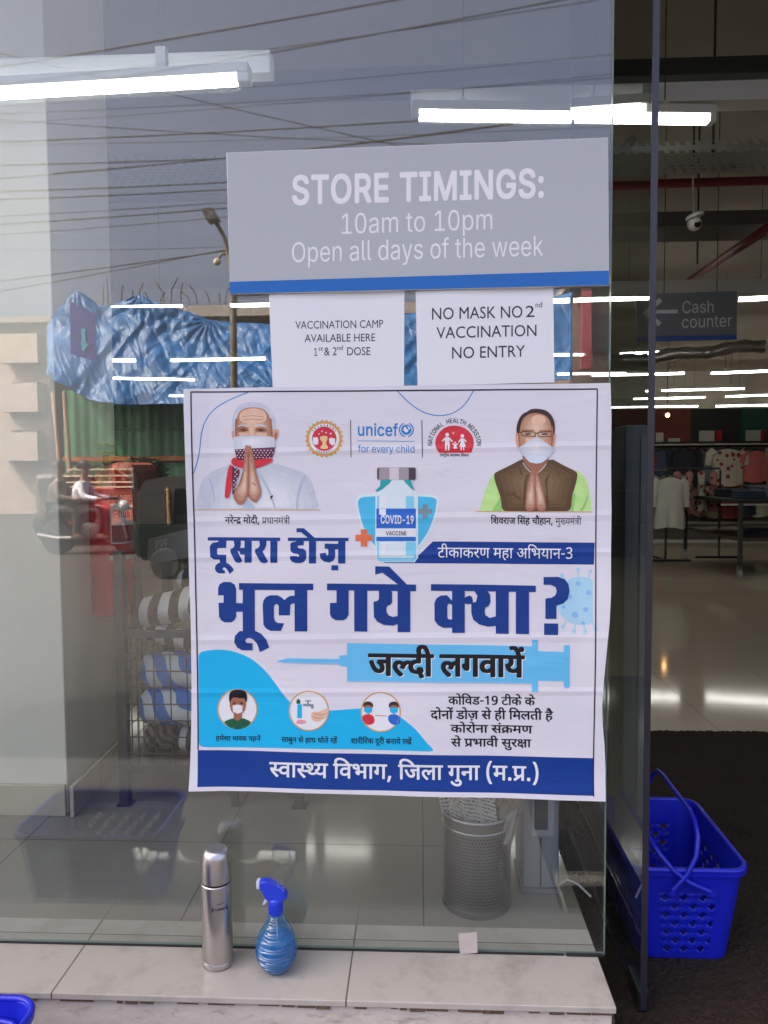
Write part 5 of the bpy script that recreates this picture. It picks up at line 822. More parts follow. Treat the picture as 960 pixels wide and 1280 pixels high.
S.art('cap_shade', CAPD, [cv((555, 100), (606, 100), (614, 112), (614, 193), (604, 203), (555, 203)), cv((286, 110), (300, 100), (300, 203), (286, 193))], 6, vb)
S.art('cap_shine', CAPL, [cv((390, 100), (470, 100), (470, 203), (390, 203))], 6, vb)
plus = lambda cx_, cy_, a, w: [(cx_-w, cy_-a), (cx_+w, cy_-a), (cx_+w, cy_-w), (cx_+a, cy_-w), (cx_+a, cy_+w), (cx_+w, cy_+w), (cx_+w, cy_+a), (cx_-w, cy_+a), (cx_-w, cy_+w), (cx_-a, cy_+w), (cx_-a, cy_-w), (cx_-w, cy_-w)]
S.art('orange_cross', ORNG, [plus(*cv((172, 700))[0], 10.6, 3.9)], 4, sh); S.art('grey_cross', GREY, [plus(*cv((694, 474))[0], 9, 3.2)], 3, sh)
# portraits (printed, flat)
p1 = lambda *p: crop(240, 490, 5.647, p)
po = S.art('portrait_print', ramp('shirt', P(184, 187, 194), P(220, 220, 224)), toned(p1((35, 829), (40, 770), (48, 720), (70, 650), (100, 595), (140, 565), (180, 545), (240, 520), (290, 500), (400, 520), (470, 545), (560, 500), (650, 520), (720, 545), (770, 560), (830, 600), (855, 660), (872, 720), (905, 829)), p1((560, 800))[0]), 1)
S.art('shirt_fold', SHIRT2, [p1((735, 829), (740, 720), (770, 620), (800, 575), (812, 590), (780, 660), (758, 740), (752, 829)), p1((835, 720), (868, 690), (862, 705), (842, 725)), p1((470, 560), (520, 620), (560, 700), (600, 829), (585, 829), (545, 710), (505, 635), (465, 580)), p1((130, 600), (160, 680), (165, 780), (155, 780), (148, 690), (120, 610)), p1((360, 829), (372, 785), (400, 755), (440, 800), (446, 829))], 2, po)
S.art('hair', HAIRW, [p1((290, 300), (286, 240), (290, 180), (305, 130), (335, 95), (375, 78), (440, 70), (490, 78), (530, 95), (565, 135), (585, 180), (593, 220), (590, 265), (578, 330), (300, 330))], 2, po)
S.art('face', ramp('face', P(164, 112, 82), P(226, 182, 150)), toned(p1((308, 320), (308, 250), (316, 205), (328, 162), (348, 132), (385, 114), (450, 108), (505, 120), (536, 146), (553, 182), (572, 250), (578, 330), (570, 400), (310, 400)), p1((425, 190))[0]), 3, po)
S.art('ear', SKIN, [p1((283, 280), (300, 275), (305, 328), (290, 328)), p1((578, 268), (600, 260), (616, 270), (615, 300), (600, 340), (588, 352), (576, 345))], 3, po)
S.art('face_shade', SKIN2, [p1((318, 262), (350, 240), (395, 250), (410, 275), (370, 285), (330, 282)), p1((445, 262), (480, 248), (520, 255), (540, 278), (500, 285), (455, 282)), p1((585, 300), (600, 280), (604, 310), (592, 340))], 4, po)
S.art('face_light', SKIN3, [p1((345, 140), (400, 118), (470, 116), (525, 140), (535, 200), (490, 222), (380, 222), (335, 200)), p1((412, 250), (436, 250), (444, 306), (405, 308)), p1((335, 288), (395, 290), (398, 308), (340, 312)), p1((460, 290), (530, 290), (535, 310), (462, 308))], 4, po)
S.art('face_wrinkle', SKIN2, [stroke(p1((360, 175), (430, 168), (510, 176)), .5), stroke(p1((365, 198), (430, 192), (505, 198)), .5), p1((556, 180), (566, 200), (570, 300), (560, 306)), p1((310, 190), (320, 190), (316, 300), (308, 300))], 5, po)
S.art('eye', HAIRB, [p1((340, 268), (365, 262), (395, 270), (370, 276)), p1((462, 268), (490, 262), (518, 269), (490, 277))], 5, po)
S.art('eyebrow', HAIRW, [p1((325, 240), (365, 228), (405, 240), (400, 247), (362, 238), (330, 250)), p1((440, 238), (480, 226), (530, 240), (535, 250), (480, 238), (445, 246))], 5, po)
S.art('mask', ramp('mask', P(190, 192, 198), P(234, 233, 236), 5), toned(p1((288, 318), (350, 312), (420, 308), (500, 310), (580, 316), (592, 350), (592, 395), (575, 440), (440, 475), (312, 440), (295, 380)), p1((430, 345))[0], 5), 5, po)
S.art('scarf_pattern', MAR, [p1((305, 405), (430, 398), (590, 390), (583, 430), (570, 462), (440, 480), (322, 480)), p1((288, 520), (340, 550), (335, 590), (320, 620), (300, 722), (287, 722))], 6, po)
dots = [circle(*p1((x + (12 if r % 2 else 0) - r*2, 412+r*17))[0], .75, 8) for r in range(4) for x in range(322+r*3, 575-r*5, 24)] + [circle(*p1((300+12*(k % 2)+ (k < 6)*8, 535+k*15))[0], .8, 8) for k in range(12)]
S.art('scarf_dot', PWHT, dots, 7, po)
S.art('scarf', RED, [p1((310, 455), (322, 482), (440, 482), (576, 462), (570, 495), (500, 525), (430, 542), (345, 538), (285, 512), (278, 480)), p1((283, 508), (290, 560), (275, 740), (232, 755), (236, 690), (244, 620), (262, 525))], 6, po)
HR = ramp('hand', P(160, 106, 84), P(226, 186, 160), 5)
S.art('hands', HR, toned(p1((378, 385), (388, 375), (402, 378), (402, 600), (397, 742), (350, 805), (312, 780), (290, 735), (310, 690), (340, 630), (362, 560), (372, 480)), p1((372, 660))[0], 5), 8, po)
S.art('hands', HR, toned(p1((404, 378), (418, 376), (432, 420), (446, 480), (452, 560), (478, 640), (496, 720), (470, 760), (447, 787), (398, 742)), p1((435, 660))[0], 5), 8, po)
S.art('hand_line', SKIN2, [stroke(p1((403, 385), (402, 600), (397, 742)), .8), stroke(p1((365, 570), (345, 640), (335, 660)), 1.2), stroke(p1((430, 640), (450, 660)), 1.6), stroke(p1((425, 450), (440, 560)), .5), stroke(p1((382, 450), (376, 560)), .5)], 9, po)
S.art('gold_rule', GOLD, [stroke(p1((22, 830), (908, 832)), .9)], 2, po); S.art('shirt_pen', BLK, [p1((556, 735), (575, 727), (576, 738), (568, 740), (562, 757), (557, 755))], 3, po)
p2 = lambda *p: crop(590, 500, 6, p)
po = S.art('portrait_print', LIME, [p2((55, 832), (75, 760), (100, 680), (125, 610), (150, 560), (200, 530), (780, 530), (830, 560), (855, 610), (870, 660), (885, 740), (893, 832))], 1)
S.art('sleeve_fold', LIME2, [p2((150, 832), (190, 760), (215, 720), (222, 832)), p2((800, 832), (840, 770), (862, 700), (866, 720), (850, 790), (826, 832)), p2((735, 832), (742, 745), (765, 690), (770, 720), (755, 832))], 2, po)
S.art('vest', ramp('vest', P(84, 64, 42), P(134, 108, 72)), toned(p2((160, 552), (200, 530), (260, 502), (350, 455), (380, 440), (420, 470), (590, 445), (620, 455), (700, 500), (790, 540), (780, 600), (768, 650), (745, 720), (737, 832), (222, 832), (215, 740), (195, 680), (170, 610)), p2((480, 640))[0]), 3, po)
S.art('vest_fold', VEST2, [p2((395, 832), (400, 690), (410, 600), (425, 560), (405, 560), (388, 620), (380, 720), (378, 832)), p2((555, 832), (552, 700), (540, 600), (580, 540), (560, 620), (565, 720), (580, 832)), p2((600, 445), (615, 452), (660, 560), (640, 560)), p2((240, 700), (310, 690), (370, 740), (360, 752), (300, 715), (240, 725)), p2((330, 470), (345, 462), (380, 560), (362, 560))], 4, po)
S.art('neck', SKIN2, [p2((366, 400), (572, 400), (566, 470), (530, 510), (480, 545), (430, 520), (385, 470))], 4, po)
S.art('collar_trim', PWHT, [stroke(p2((378, 470), (400, 505), (440, 545)), .8), stroke(p2((552, 480), (525, 515), (490, 545)), .8)], 5, po)
S.art('face', ramp('face', None, None), toned(p2((340, 352), (330, 300), (330, 240), (350, 150), (385, 110), (430, 92), (500, 88), (560, 105), (595, 150), (612, 220), (616, 300), (600, 360), (560, 440), (480, 475), (400, 440)), p2((485, 200))[0]), 5, po)
S.art('ear', SKIN, [p2((325, 252), (345, 250), (352, 350), (340, 352), (328, 320)), p2((600, 262), (624, 262), (622, 300), (612, 345), (598, 356))], 5, po)
S.art('face_shine', SKIN3, [p2((440, 135), (480, 110), (540, 120), (555, 160), (520, 195), (450, 185)), p2((400, 290), (450, 290), (440, 310), (400, 320))], 6, po)
S.art('hair', HAIRB, [p2((332, 252), (330, 215), (337, 175), (360, 122), (390, 97), (412, 90), (430, 72), (480, 65), (550, 76), (592, 112), (612, 155), (619, 195), (615, 264), (598, 264), (594, 200), (580, 150), (555, 120), (500, 98), (440, 98), (400, 120), (375, 150), (360, 190), (357, 248))], 6, po)
S.art('face_shade', SKIN2, [p2((340, 250), (352, 250), (362, 340), (350, 350)), p2((590, 200), (604, 200), (608, 300), (596, 350), (588, 340)), p2((375, 222), (460, 226), (460, 236), (375, 236)), p2((500, 228), (585, 224), (585, 238), (500, 238)), p2((470, 250), (478, 250), (474, 276), (462, 290))], 6, po)
S.art('spectacles', HAIRB, [stroke(p2((366, 238), (468, 242), (466, 274), (372, 268), (366, 238)), .9), stroke(p2((492, 244), (594, 238), (588, 274), (498, 276), (492, 244)), .9), stroke(p2((468, 250), (492, 250)), .9), stroke(p2((345, 242), (366, 245)), .9), p2((395, 252), (430, 250), (440, 258), (400, 262)), p2((520, 252), (560, 250), (565, 260), (525, 262))], 7, po)
S.art('mask', ramp('mask', None, None, 5), toned(p2((475, 275), (495, 280), (520, 300), (600, 352), (612, 376), (590, 402), (560, 440), (520, 472), (480, 478), (430, 468), (400, 440), (370, 395), (338, 366), (350, 354), (400, 325), (450, 290)), p2((480, 350))[0], 5), 8, po)
S.art('mask_fold', MASKS, [p2((400, 440), (480, 415), (545, 425), (560, 440), (520, 472), (480, 478), (430, 468)), stroke(p2((370, 385), (430, 400), (480, 405), (540, 400), (590, 388)), .6)], 9, po)
S.art('hands', HR, toned(p2((436, 530), (450, 522), (466, 526), (468, 600), (472, 700), (474, 832), (396, 832), (398, 760), (402, 690), (420, 620), (430, 570)), p2((436, 720))[0], 5), 8, po)
S.art('hands', HR, toned(p2((468, 526), (482, 530), (492, 560), (515, 620), (530, 680), (548, 770), (553, 832), (476, 832), (472, 700), (448, 605), (462, 600)), p2((505, 720))[0], 5), 8, po)
S.art('hand_line', SKIN2, [stroke(p2((467, 530), (470, 640), (474, 720), (475, 832)), .9), stroke(p2((450, 600), (462, 660), (470, 700)), .8), stroke(p2((500, 600), (520, 680)), .5), stroke(p2((435, 600), (430, 690)), .5)], 9, po)
S.art('gold_rule', GOLD, [stroke(p2((25, 834), (905, 838)), .9)], 2, po)
# ================================================================= THINGS ON THE LEDGE
def noise_obj(bm, amp, sc, seed=0):
    for v in bm.verts:
        n_ = noise.noise_vector(v.co*sc+Vector((seed*7.1, seed*3.3, seed*1.7)))
        v.co += n_*amp
STEEL = mat('brushed_steel', (.56, .53, .52), rough=.30, metal=1, var=.07, scale=14, bump=.05, bscale=60, stretch=(14, 14, .35))
fl = thing('vacuum_flask', 'brushed steel vacuum flask standing on the ledge', 'flask', tuple(onZ(271, 1208, 0)+Vector((0, .012, 0))))
r = .0335
bm = bm_new(); add_lathe(bm, [(r-.003, 0), (r-.0005, .002), (r, .004), (r, .0145), (r-.0004, .0152), (r, .016), (r, .1865), (r-.0012, .188)], seg=64); obj('body', bm, STEEL, fl, local=True, smooth=True)
bm = bm_new(); add_lathe(bm, [(r-.0028, .1882), (r-.0028, .1925)], seg=48); obj('black_seal', bm, mat('black_rubber', (.015, .015, .015), rough=.5, var=.2), fl, local=True, smooth=True)
bm = bm_new(); add_lathe(bm, [(r-.001, .1926), (r-.0008, .194), (r-.0022, .232), (r-.0035, .246), (r-.0065, .256), (r-.011, .2612), (r-.014, .2622), (.016, .2612), (.0, .2612)], seg=64); obj('cup_lid', bm, STEEL, fl, local=True, smooth=True)
M_logo = mat('flask_print', (.02, .02, .025), rough=.4, var=.1)
bm = bm_new()
def on_flask(u, v, off=.0004):                       # u metres round the body, v height; starts facing the camera-right
    a = -PI/2 + u/r
    return Vector((math.cos(a)*(r+off), math.sin(a)*(r+off), v))
def wrap_poly(bm, pts, off=.0004):
    tri = tessellate_polygon([[Vector((x, y, 0)) for x, y in pts]]); vs = [bm.verts.new(on_flask(u, v, off)) for u, v in pts]
    for t in tri:
        try: bm.faces.new([vs[k] for k in t])
        except ValueError: pass
u0, u1, vz, hh = -.0025, .034, .1405, .0048
def rr(u0, u1, z0, z1, c, n=5):
    o = []
    for cx_, cz_, a0 in ((u1-c, z1-c, 0), (u0+c, z1-c, PI/2), (u0+c, z0+c, PI), (u1-c, z0+c, 1.5*PI)):
        o += [(cx_+c*math.cos(a0+PI/2*k/n), cz_+c*math.sin(a0+PI/2*k/n)) for k in range(n+1)]
    return o
oo = rr(u0, u1, vz-hh, vz+hh, hh*.9); ii = rr(u0+.0009, u1-.0009, vz-hh+.0009, vz+hh-.0009, hh*.75)
vo = [bm.verts.new(on_flask(*p)) for p in oo]; vi_ = [bm.verts.new(on_flask(*p)) for p in ii]
for k in range(len(oo)): bm.faces.new((vo[k], vo[(k+1) % len(oo)], vi_[(k+1) % len(oo)], vi_[k]))
wrap_poly(bm, rr(u0+.0006, u0+.0034, vz-hh+.0006, vz+hh-.0006, .0012), .0005)
for txt, ua, ub, zb, hgt in (('THERMOS', u0+.0045, u1-.003, vz-.0026, .0054), ('Nissan', .009, .024, .1512, .0034)):
    for vs, fs in fit_sans(txt, ua, 0, ub, 0, hgt, 20 if hgt > .004 else 0):
        bv = [bm.verts.new(on_flask(u, zb-v)) for u, v in vs]
        for f in fs:
            try: bm.faces.new([bv[k] for k in f])
            except ValueError: pass
for f in bm.faces: f.normal_update()
obj('printed_logo', bm, M_logo, fl, local=True)
# spray bottle
sp_ = onZ(346, 1212, 0)
sb = thing('spray_bottle', 'round blue trigger spray bottle half full of blue liquid on the ledge', 'spray bottle', (sp_.x, sp_.y, 0))
m = bpy.data.materials.new('bottle_plastic'); m.use_nodes = True; n = m.node_tree; b = n.nodes['Principled BSDF']
b.inputs['Base Color'].default_value = (.10, .36, .66, 1); b.inputs['Roughness'].default_value = .05
trn = n.nodes.new('ShaderNodeBsdfTransparent'); trn.inputs[0].default_value = (.45, .72, .90, 1)
fr = n.nodes.new('ShaderNodeLayerWeight'); fr.inputs[0].default_value = .35
k = math_node(n, 'ADD', math_node(n, 'MULTIPLY', fr.outputs['Facing'], .30), .05)
m1 = n.nodes.new('ShaderNodeMixShader'); n.links.new(k, m1.inputs[0]); n.links.new(trn.outputs[0], m1.inputs[1]); n.links.new(b.outputs[0], m1.inputs[2])
gl = n.nodes.new('ShaderNodeBsdfGlossy'); gl.inputs['Roughness'].default_value = .04; mx = n.nodes.new('ShaderNodeMixShader'); n.links.new(math_node(n, 'ADD', .07, math_node(n, 'MULTIPLY', fr.outputs['Facing'], .25)), mx.inputs[0]); n.links.new(m1.outputs[0], mx.inputs[1]); n.links.new(gl.outputs[0], mx.inputs[2]); n.links.new(mx.outputs[0], n.nodes['Material Output'].inputs[0])
M_pl = m
prof = [(.0168, .0), (.022, .0006), (.029, .008), (.0365, .020), (.0415, .032), (.0437, .045), (.0432, .058), (.040, .072), (.0345, .086), (.0275, .098), (.0205, .109), (.0155, .119), (.0138, .130), (.0138, .134)]
fine = []
for (r0, z0), (r1, z1) in zip(prof, prof[1:]):
    q = max(1, int((z1-z0)/.0011))
    for i in range(q):
        t = i/q; fine.append((r0+(r1-r0)*t, z0+(z1-z0)*t))
fine.append(prof[-1])
# smooth and add moulded ribs
for _ in range(6): fine = [fine[0]]+[((fine[i-1][0]+2*fine[i][0]+fine[i+1][0])/4, fine[i][1]) for i in range(1, len(fine)-1)]+[fine[-1]]
rib = [(rr_+(.0019*max(0, math.sin(2*PI*z/.0055)) if .018 < z < .128 else 0), z) for rr_, z in fine]
bm = bm_new(); add_lathe(bm, rib, seg=56); obj('bottle', bm, M_pl, sb, local=True, smooth=True)
liq = mat('blue_liquid', (.003, .30, .62), rough=.08, var=.05, trans=.25)
inn = [(max(.001, rr_-.0016), z) for rr_, z in fine if .0012 < z < .074]; inn = [(.001, .0014)]+inn+[(.001, inn[-1][1]+.0002)]
bm = bm_new(); add_lathe(bm, inn, seg=48); obj('liquid', bm, liq, sb, local=True, smooth=True)
M_trig = mat('trigger_blue', (.012, .045, .62), rough=.28, var=.06, coat=.3)
bm = bm_new(); add_lathe(bm, [(.0148, .128), (.0150, .129), (.0150, .158), (.0138, .161), (.011, .163)], seg=36)
for k in range(36):
    a = 2*PI*k/36; add_tube(bm, [(.0150*math.cos(a), .0150*math.sin(a), .131), (.0150*math.cos(a), .0150*math.sin(a), .152)], .0008, 5)
obj('collar', bm, M_trig, sb, local=True, smooth=True)
hp = [(505, 245), (520, 238), (540, 235), (570, 243), (600, 255), (640, 275), (680, 300), (705, 325), (725, 350), (729, 368), (715, 388), (695, 402), (680, 404), (640, 408), (580, 408), (572, 385), (558, 362), (545, 350), (520, 320), (505, 305)]
fx = lambda u, v: ((u-630)/3715, (995-v)/3715*.985+.002)
bm = bm_new(); pts = [fx(u, v) for u, v in hp]
add_prism(bm, pts, .022, lambda u, v, t: Vector((u, t-.011, v)))
es = [e for e in bm.edges if abs(abs(e.verts[0].co.y)-.011) < 1e-5 and abs(e.verts[0].co.y-e.verts[1].co.y) < 1e-6]
bmesh.ops.bevel(bm, geom=es, offset=.0035, segments=3, affect='EDGES')
hd = obj('trigger_head', bm, M_trig, sb, local=True, smooth=True)
bm = bm_new(); q = [fx(u, v) for u, v in ((600, 263), (675, 307), (700, 332), (705, 350), (690, 352), (660, 330), (610, 295))]
add_prism(bm, q, .0228, lambda u, v, t: Vector((u, t-.0114, v))); obj('side_rib', bm, M_trig, hd, local=True, smooth=True)
M_noz = mat('milky_plastic', (.62, .66, .74), rough=.35, var=.05)
x_, z_ = fx(505, 274); bm = bm_new(); MM = Matrix.Translation((x_-.0068, 0, z_)) @ Matrix.Rotation(PI/2, 4, 'Y')
add_box(bm, x_-.0072, x_+.0005, -.0085, .0085, z_-.0088, z_+.0092, bev=.002); obj('nozzle', bm, M_noz, sb, local=True, smooth=True)
bm = bm_new(); q = [fx(u, v) for u, v in ((530, 332), (545, 345), (566, 372), (572, 398), (556, 420), (540, 442), (524, 443), (534, 420), (548, 398), (542, 370))]
add_prism(bm, q, .008, lambda u, v, t: Vector((u, t-.004, v))); obj('trigger', bm, M_noz, sb, local=True, smooth=True)
bm = bm_new(); add_tube(bm, [(0, 0, .13), (.002, .002, .08), (.008, .004, .012)], .0018, 8); obj('dip_tube', bm, M_noz, sb, local=True, smooth=True)
# ================================================================= SHOPPING BASKETS
M_bsk = mat('basket_blue', (.010, .018, .50), rough=.36, var=.06, spec=.5)
def rrect(hx, hy, c, n):
    """n points round a rounded rectangle, with the side each lies on"""
    per = []; sx, sy, q = 2*(hx-c), 2*(hy-c), PI/2*c
    tot = 2*sx+2*sy+4*q
    for k in range(n):
        s = tot*k/n
        for typ, ln in (('f', sx), ('c0', q), ('r', sy), ('c1', q), ('b', sx), ('c2', q), ('l', sy), ('c3', q)):
            if s < ln or typ == 'c3': break
            s -= ln
        if typ == 'f': p = (-hx+c+s, -hy); t = s/ln
        elif typ == 'r': p = (hx, -hy+c+s); t = s/ln
        elif typ == 'b': p = (hx-c-s, hy); t = s/ln
        elif typ == 'l': p = (-hx, hy-c-s); t = s/ln
        else:
            i = int(typ[1]); a = -PI/2+i*PI/2+s/c; cx_, cy_ = ((hx-c, -hy+c), (hx-c, hy-c), (-hx+c, hy-c), (-hx+c, -hy+c))[i]
            p = (cx_+c*math.cos(a), cy_+c*math.sin(a)); t = -1
        per.append((p[0], p[1], typ, t))
    return per
def make_basket(loc, rz, label, la=.0, lb=.0):
    t = thing('shopping_basket', label, 'basket', loc, rz, 'blue plastic shopping baskets')
    H, N, Mv = .245, 364, 72
    bm = bm_new(); rings = []
    for j in range(Mv+1):
        f = j/Mv; hx, hy = .113+(.139-.113)*f, .168+(.197-.168)*f
        rings.append([(bm.verts.new((x, y, .004+f*(H-.004))), ty, tt) for x, y, ty, tt in rrect(hx, hy, .042, N)])
    for j in range(Mv):
        for k in range(N):
            A = rings[j][k]; B = rings[j][(k+1) % N]; f = (j+.5)/Mv
            hole = False
            if A[1] in 'frbl' and B[1] == A[1] and .12 < A[2] < .88 and .07 < f < .72:
                i_, j_ = k, j
                u = (i_+j_) % 14; w = (i_-j_) % 14
                hole = u < 6 and w < 6
            if not hole: bm.faces.new((A[0], B[0], rings[j+1][(k+1) % N][0], rings[j+1][k][0]))
    for j in range(Mv+1):
        for k in range(N):
            V_, ty, tt = rings[j][k]; f = j/Mv
            if ty in 'frbl' and .11 < tt < .89 and .06 < f < .73:
                up = (((k+j+5)//7)+((k-j+5)//7)) % 2
                nx_, ny_ = {'f': (0, -1), 'b': (0, 1), 'r': (1, 0), 'l': (-1, 0)}[ty]
                V_.co.x += nx_*.0022*up; V_.co.y += ny_*.0022*up
    fl_ = [x[0] for x in rings[0]]; bm.faces.new(fl_[::-1])
    # a slightly raised woven panel: push strips out in a basket weave
    body = obj('body', bm, M_bsk, t, local=True, smooth=True)
    sm = body.modifiers.new('wall', 'SOLIDIFY'); sm.thickness = .0035; sm.offset = 1
    bm = bm_new(); loop = [(x, y, H) for x, y, ty, tt in rrect(.145, .203, .046, 120)]
    add_tube(bm, loop, .0068, 10, closed=True)
    lo = [(x, y, H-.010) for x, y, ty, tt in rrect(.167, .211, .048, 120)]
    A = [bm.verts.new((x, y, H)) for x, y, _, _ in rrect(.151, .2085, .048, 120)]; B = [bm.verts.new((x, y, H-.014)) for x, y, _, _ in rrect(.1495, .207, .048, 120)]
    for k in range(120): bm.faces.new((A[k], A[(k+1) % 120], B[(k+1) % 120], B[k]))
    rim = obj('rim', bm, M_bsk, t, local=True, smooth=True)
    for sx, lean, px_ in ((-1, la, -.046), (1, lb, .052)):
        # a U handle pivoting on front and back rim, leaning by an angle about the long axis
        pts = []
        L = .150; yy = .2125
        raw = [(-yy, 0), (-yy, .05), (-yy+.004, .09), (-yy+.022, .125), (-yy+.055, .146), (-yy+.10, .152), (yy-.10, .152), (yy-.055, .146), (yy-.022, .125), (yy-.004, .09), (yy, .05), (yy, 0)]
        for y, h in raw:
            s, c = math.sin(lean), math.cos(lean); bow = .018*math.sin(min(1, h/.15)*PI)*(1 if lean < 0 else -1)
            pts.append((px_+h*1.17*s-bow*c, y, H-.05+h*1.17*c+bow*s))
        bm = bm_new(); add_tube(bm, pts, .0062, 10)
        for y in (-yy, yy):
            MM = Matrix.Translation((px_, y, H-.05)) @ Matrix.Rotation(PI/2, 4, 'X')
            add_lathe(bm, [(.0, -.006), (.008, -.006), (.008, .006), (.0, .006)], seg=14, M=MM)
        obj('handle', bm, M_bsk, t, local=True, smooth=True)
    return t
make_basket((.657, .380, -.1385), math.radians(-.5), 'blue plastic shopping basket with crossed handles standing on the dark mat', math.radians(24), math.radians(-52))
make_basket((-.9235, -.46, -.149), math.radians(90), 'blue plastic shopping basket on the step, only its rounded rim corner showing', math.radians(84), math.radians(-86))
# ================================================================= INSIDE THE SHOP
FZ = -.0195
# ---- litter bin with waste paper
bx_ = onZ(600, 1160, FZ); BC = Vector((bx_.x+.001, .245, FZ))
bin_ = thing('litter_bin', 'small perforated steel bin full of waste paper behind the glass', 'bin', tuple(BC))
m = mat('perforated_steel', (.21, .205, .195), rough=.34, metal=1, var=.06, scale=20); n = m.node_tree; b = n.nodes['Principled BSDF']
tc = n.nodes.new('ShaderNodeTexCoord'); sp = n.nodes.new('ShaderNodeSeparateXYZ'); n.links.new(tc.outputs['Object'], sp.inputs[0])
ang = math_node(n, 'MULTIPLY', math_node(n, 'ARCTAN2', sp.outputs[1], sp.outputs[0]), 72/(2*PI)); row = math_node(n, 'MULTIPLY', sp.outputs[2], 1/.0082)
ri = math_node(n, 'FLOOR', row); odd = math_node(n, 'MULTIPLY', math_node(n, 'MODULO', math_node(n, 'ADD', ri, 100), 2.0), .5)
fu = math_node(n, 'SUBTRACT', math_node(n, 'FRACT', math_node(n, 'ADD', math_node(n, 'ADD', ang, 100), odd)), .5); fv = math_node(n, 'SUBTRACT', math_node(n, 'FRACT', row), .5)
d2 = math_node(n, 'ADD', math_node(n, 'MULTIPLY', fu, fu), math_node(n, 'MULTIPLY', fv, fv))
hole = math_node(n, 'LESS_THAN', d2, .085)
zz = math_node(n, 'MULTIPLY', math_node(n, 'GREATER_THAN', sp.outputs[2], .02), math_node(n, 'LESS_THAN', sp.outputs[2], .205))
n.links.new(math_node(n, 'SUBTRACT', 1.0, math_node(n, 'MULTIPLY', hole, zz)), b.inputs['Alpha'])
R_ = .0865
bm = bm_new()
add_lathe(bm, [(R_-.0035, .004), (R_, .004), (R_, .24)], seg=72)
for f in [f for f in bm.faces if len(f.verts) > 4]: bm.faces.remove(f)
obj('perforated_wall', bm, m, bin_, local=True, smooth=True)
bm = bm_new(); add_lathe(bm, [(R_+.001, 0), (R_+.001, .012)], seg=48); add_lathe(bm, [(R_-.002, .002), (R_-.002, .003)], seg=48); obj('base_ring', bm, mat('bin_black', (.02, .02, .02), rough=.5), bin_, local=True, smooth=True)
bm = bm_new(); add_tube(bm, [(R_*math.cos(2*PI*k/64), R_*math.sin(2*PI*k/64), .242) for k in range(64)], .0032, 8, closed=True)
add_tube(bm, [((R_+.0005)*math.cos(2*PI*k/64), (R_+.0005)*math.sin(2*PI*k/64), .214) for k in range(64)], .0018, 6, closed=True); obj('rim', bm, STEEL, bin_, local=True, smooth=True)
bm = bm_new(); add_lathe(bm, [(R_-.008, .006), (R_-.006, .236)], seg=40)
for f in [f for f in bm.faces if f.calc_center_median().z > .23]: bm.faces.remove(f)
obj('inner_shade_sleeve', bm, mat('inner_shade_black', (.012, .012, .012), rough=.6), bin_, local=True, smooth=True)  # added black sleeve, stands in for the shade seen through the holes
def newsprint():
    m = mat('newsprint', (.62, .59, .54), rough=.85, var=.1, scale=5); n = m.node_tree; b = n.nodes['Principled BSDF']; old = b.inputs['Base Color'].links[0].from_socket
    uv = n.nodes.new('ShaderNodeTexCoord'); sp = n.nodes.new('ShaderNodeSeparateXYZ'); n.links.new(uv.outputs['UV'], sp.inputs[0])
    ln = math_node(n, 'LESS_THAN', math_node(n, 'FRACT', math_node(n, 'MULTIPLY', sp.outputs[1], 26.0)), .5)
    nz = n.nodes.new('ShaderNodeTexNoise'); nz.inputs['Scale'].default_value = 60; mp = n.nodes.new('ShaderNodeMapping'); mp.inputs['Scale'].default_value = (1, .42, 1); n.links.new(uv.outputs['UV'], mp.inputs[0]); n.links.new(mp.outputs[0], nz.inputs['Vector'])
    wd = math_node(n, 'GREATER_THAN', nz.outputs['Fac'], .47)
    colm = math_node(n, 'GREATER_THAN', math_node(n, 'FRACT', math_node(n, 'MULTIPLY', sp.outputs[0], 3.0)), .10)
    k = math_node(n, 'MULTIPLY', math_node(n, 'MULTIPLY', ln, wd), colm)
    mx = n.nodes.new('ShaderNodeMix'); mx.data_type = 'RGBA'; n.links.new(math_node(n, 'MULTIPLY', k, .8), mx.inputs[0]); n.links.new(old, mx.inputs[6]); mx.inputs[7].default_value = (.04, .04, .04, 1)
    n.links.new(mx.outputs[2], b.inputs['Base Color']); return m
M_news = newsprint(); M_kraft = mat('kraft_paper', (.34, .26, .18), rough=.85, var=.15, scale=20, bump=.3)
def crumple(name, label, cat, o, u, v, m, amp, seed, fold=0, n_=26):
    bm = bm_new(); g = []; uvl = bm.loops.layers.uv.new('UVMap'); o, u, v = Vector(o), Vector(u), Vector(v); nn = u.cross(v).normalized()
    for j in range(n_+1):
        row = []
        for i in range(n_+1):
            a, c = i/n_, j/n_; p = o+u*a+v*c
            p += nn*(amp*(noise.noise(Vector((a*3, c*3, seed)))*1.2 + abs(noise.noise(Vector((a*7, c*7, seed+5))))*.5 + fold*math.sin(a*PI)))
            row.append(bm.verts.new(p))
        g.append(row)
    for j in range(n_):
        for i in range(n_):
            f = bm.faces.new((g[j][i], g[j][i+1], g[j+1][i+1], g[j+1][i]))
            for l, (a, c) in zip(f.loops, ((i, j), (i+1, j), (i+1, j+1), (i, j+1))): l[uvl].uv = (a/n_, c/n_)
    ob = obj(name, bm, m, None, smooth=True, loc=tuple(o)); tag(ob, label, cat, 'waste paper in the bin'); 
    s_ = ob.modifiers.new('thickness', 'SOLIDIFY'); s_.thickness = .0006
    return ob
zb = FZ+.10
crumple('newspaper_sheet', 'crumpled newspaper sheet leaning out of the left side of the bin', 'newspaper', BC+Vector((-.055, .0, .08)), (.09, .02, .03), (-.06, -.01, .27), M_news, .018, 1, 1)
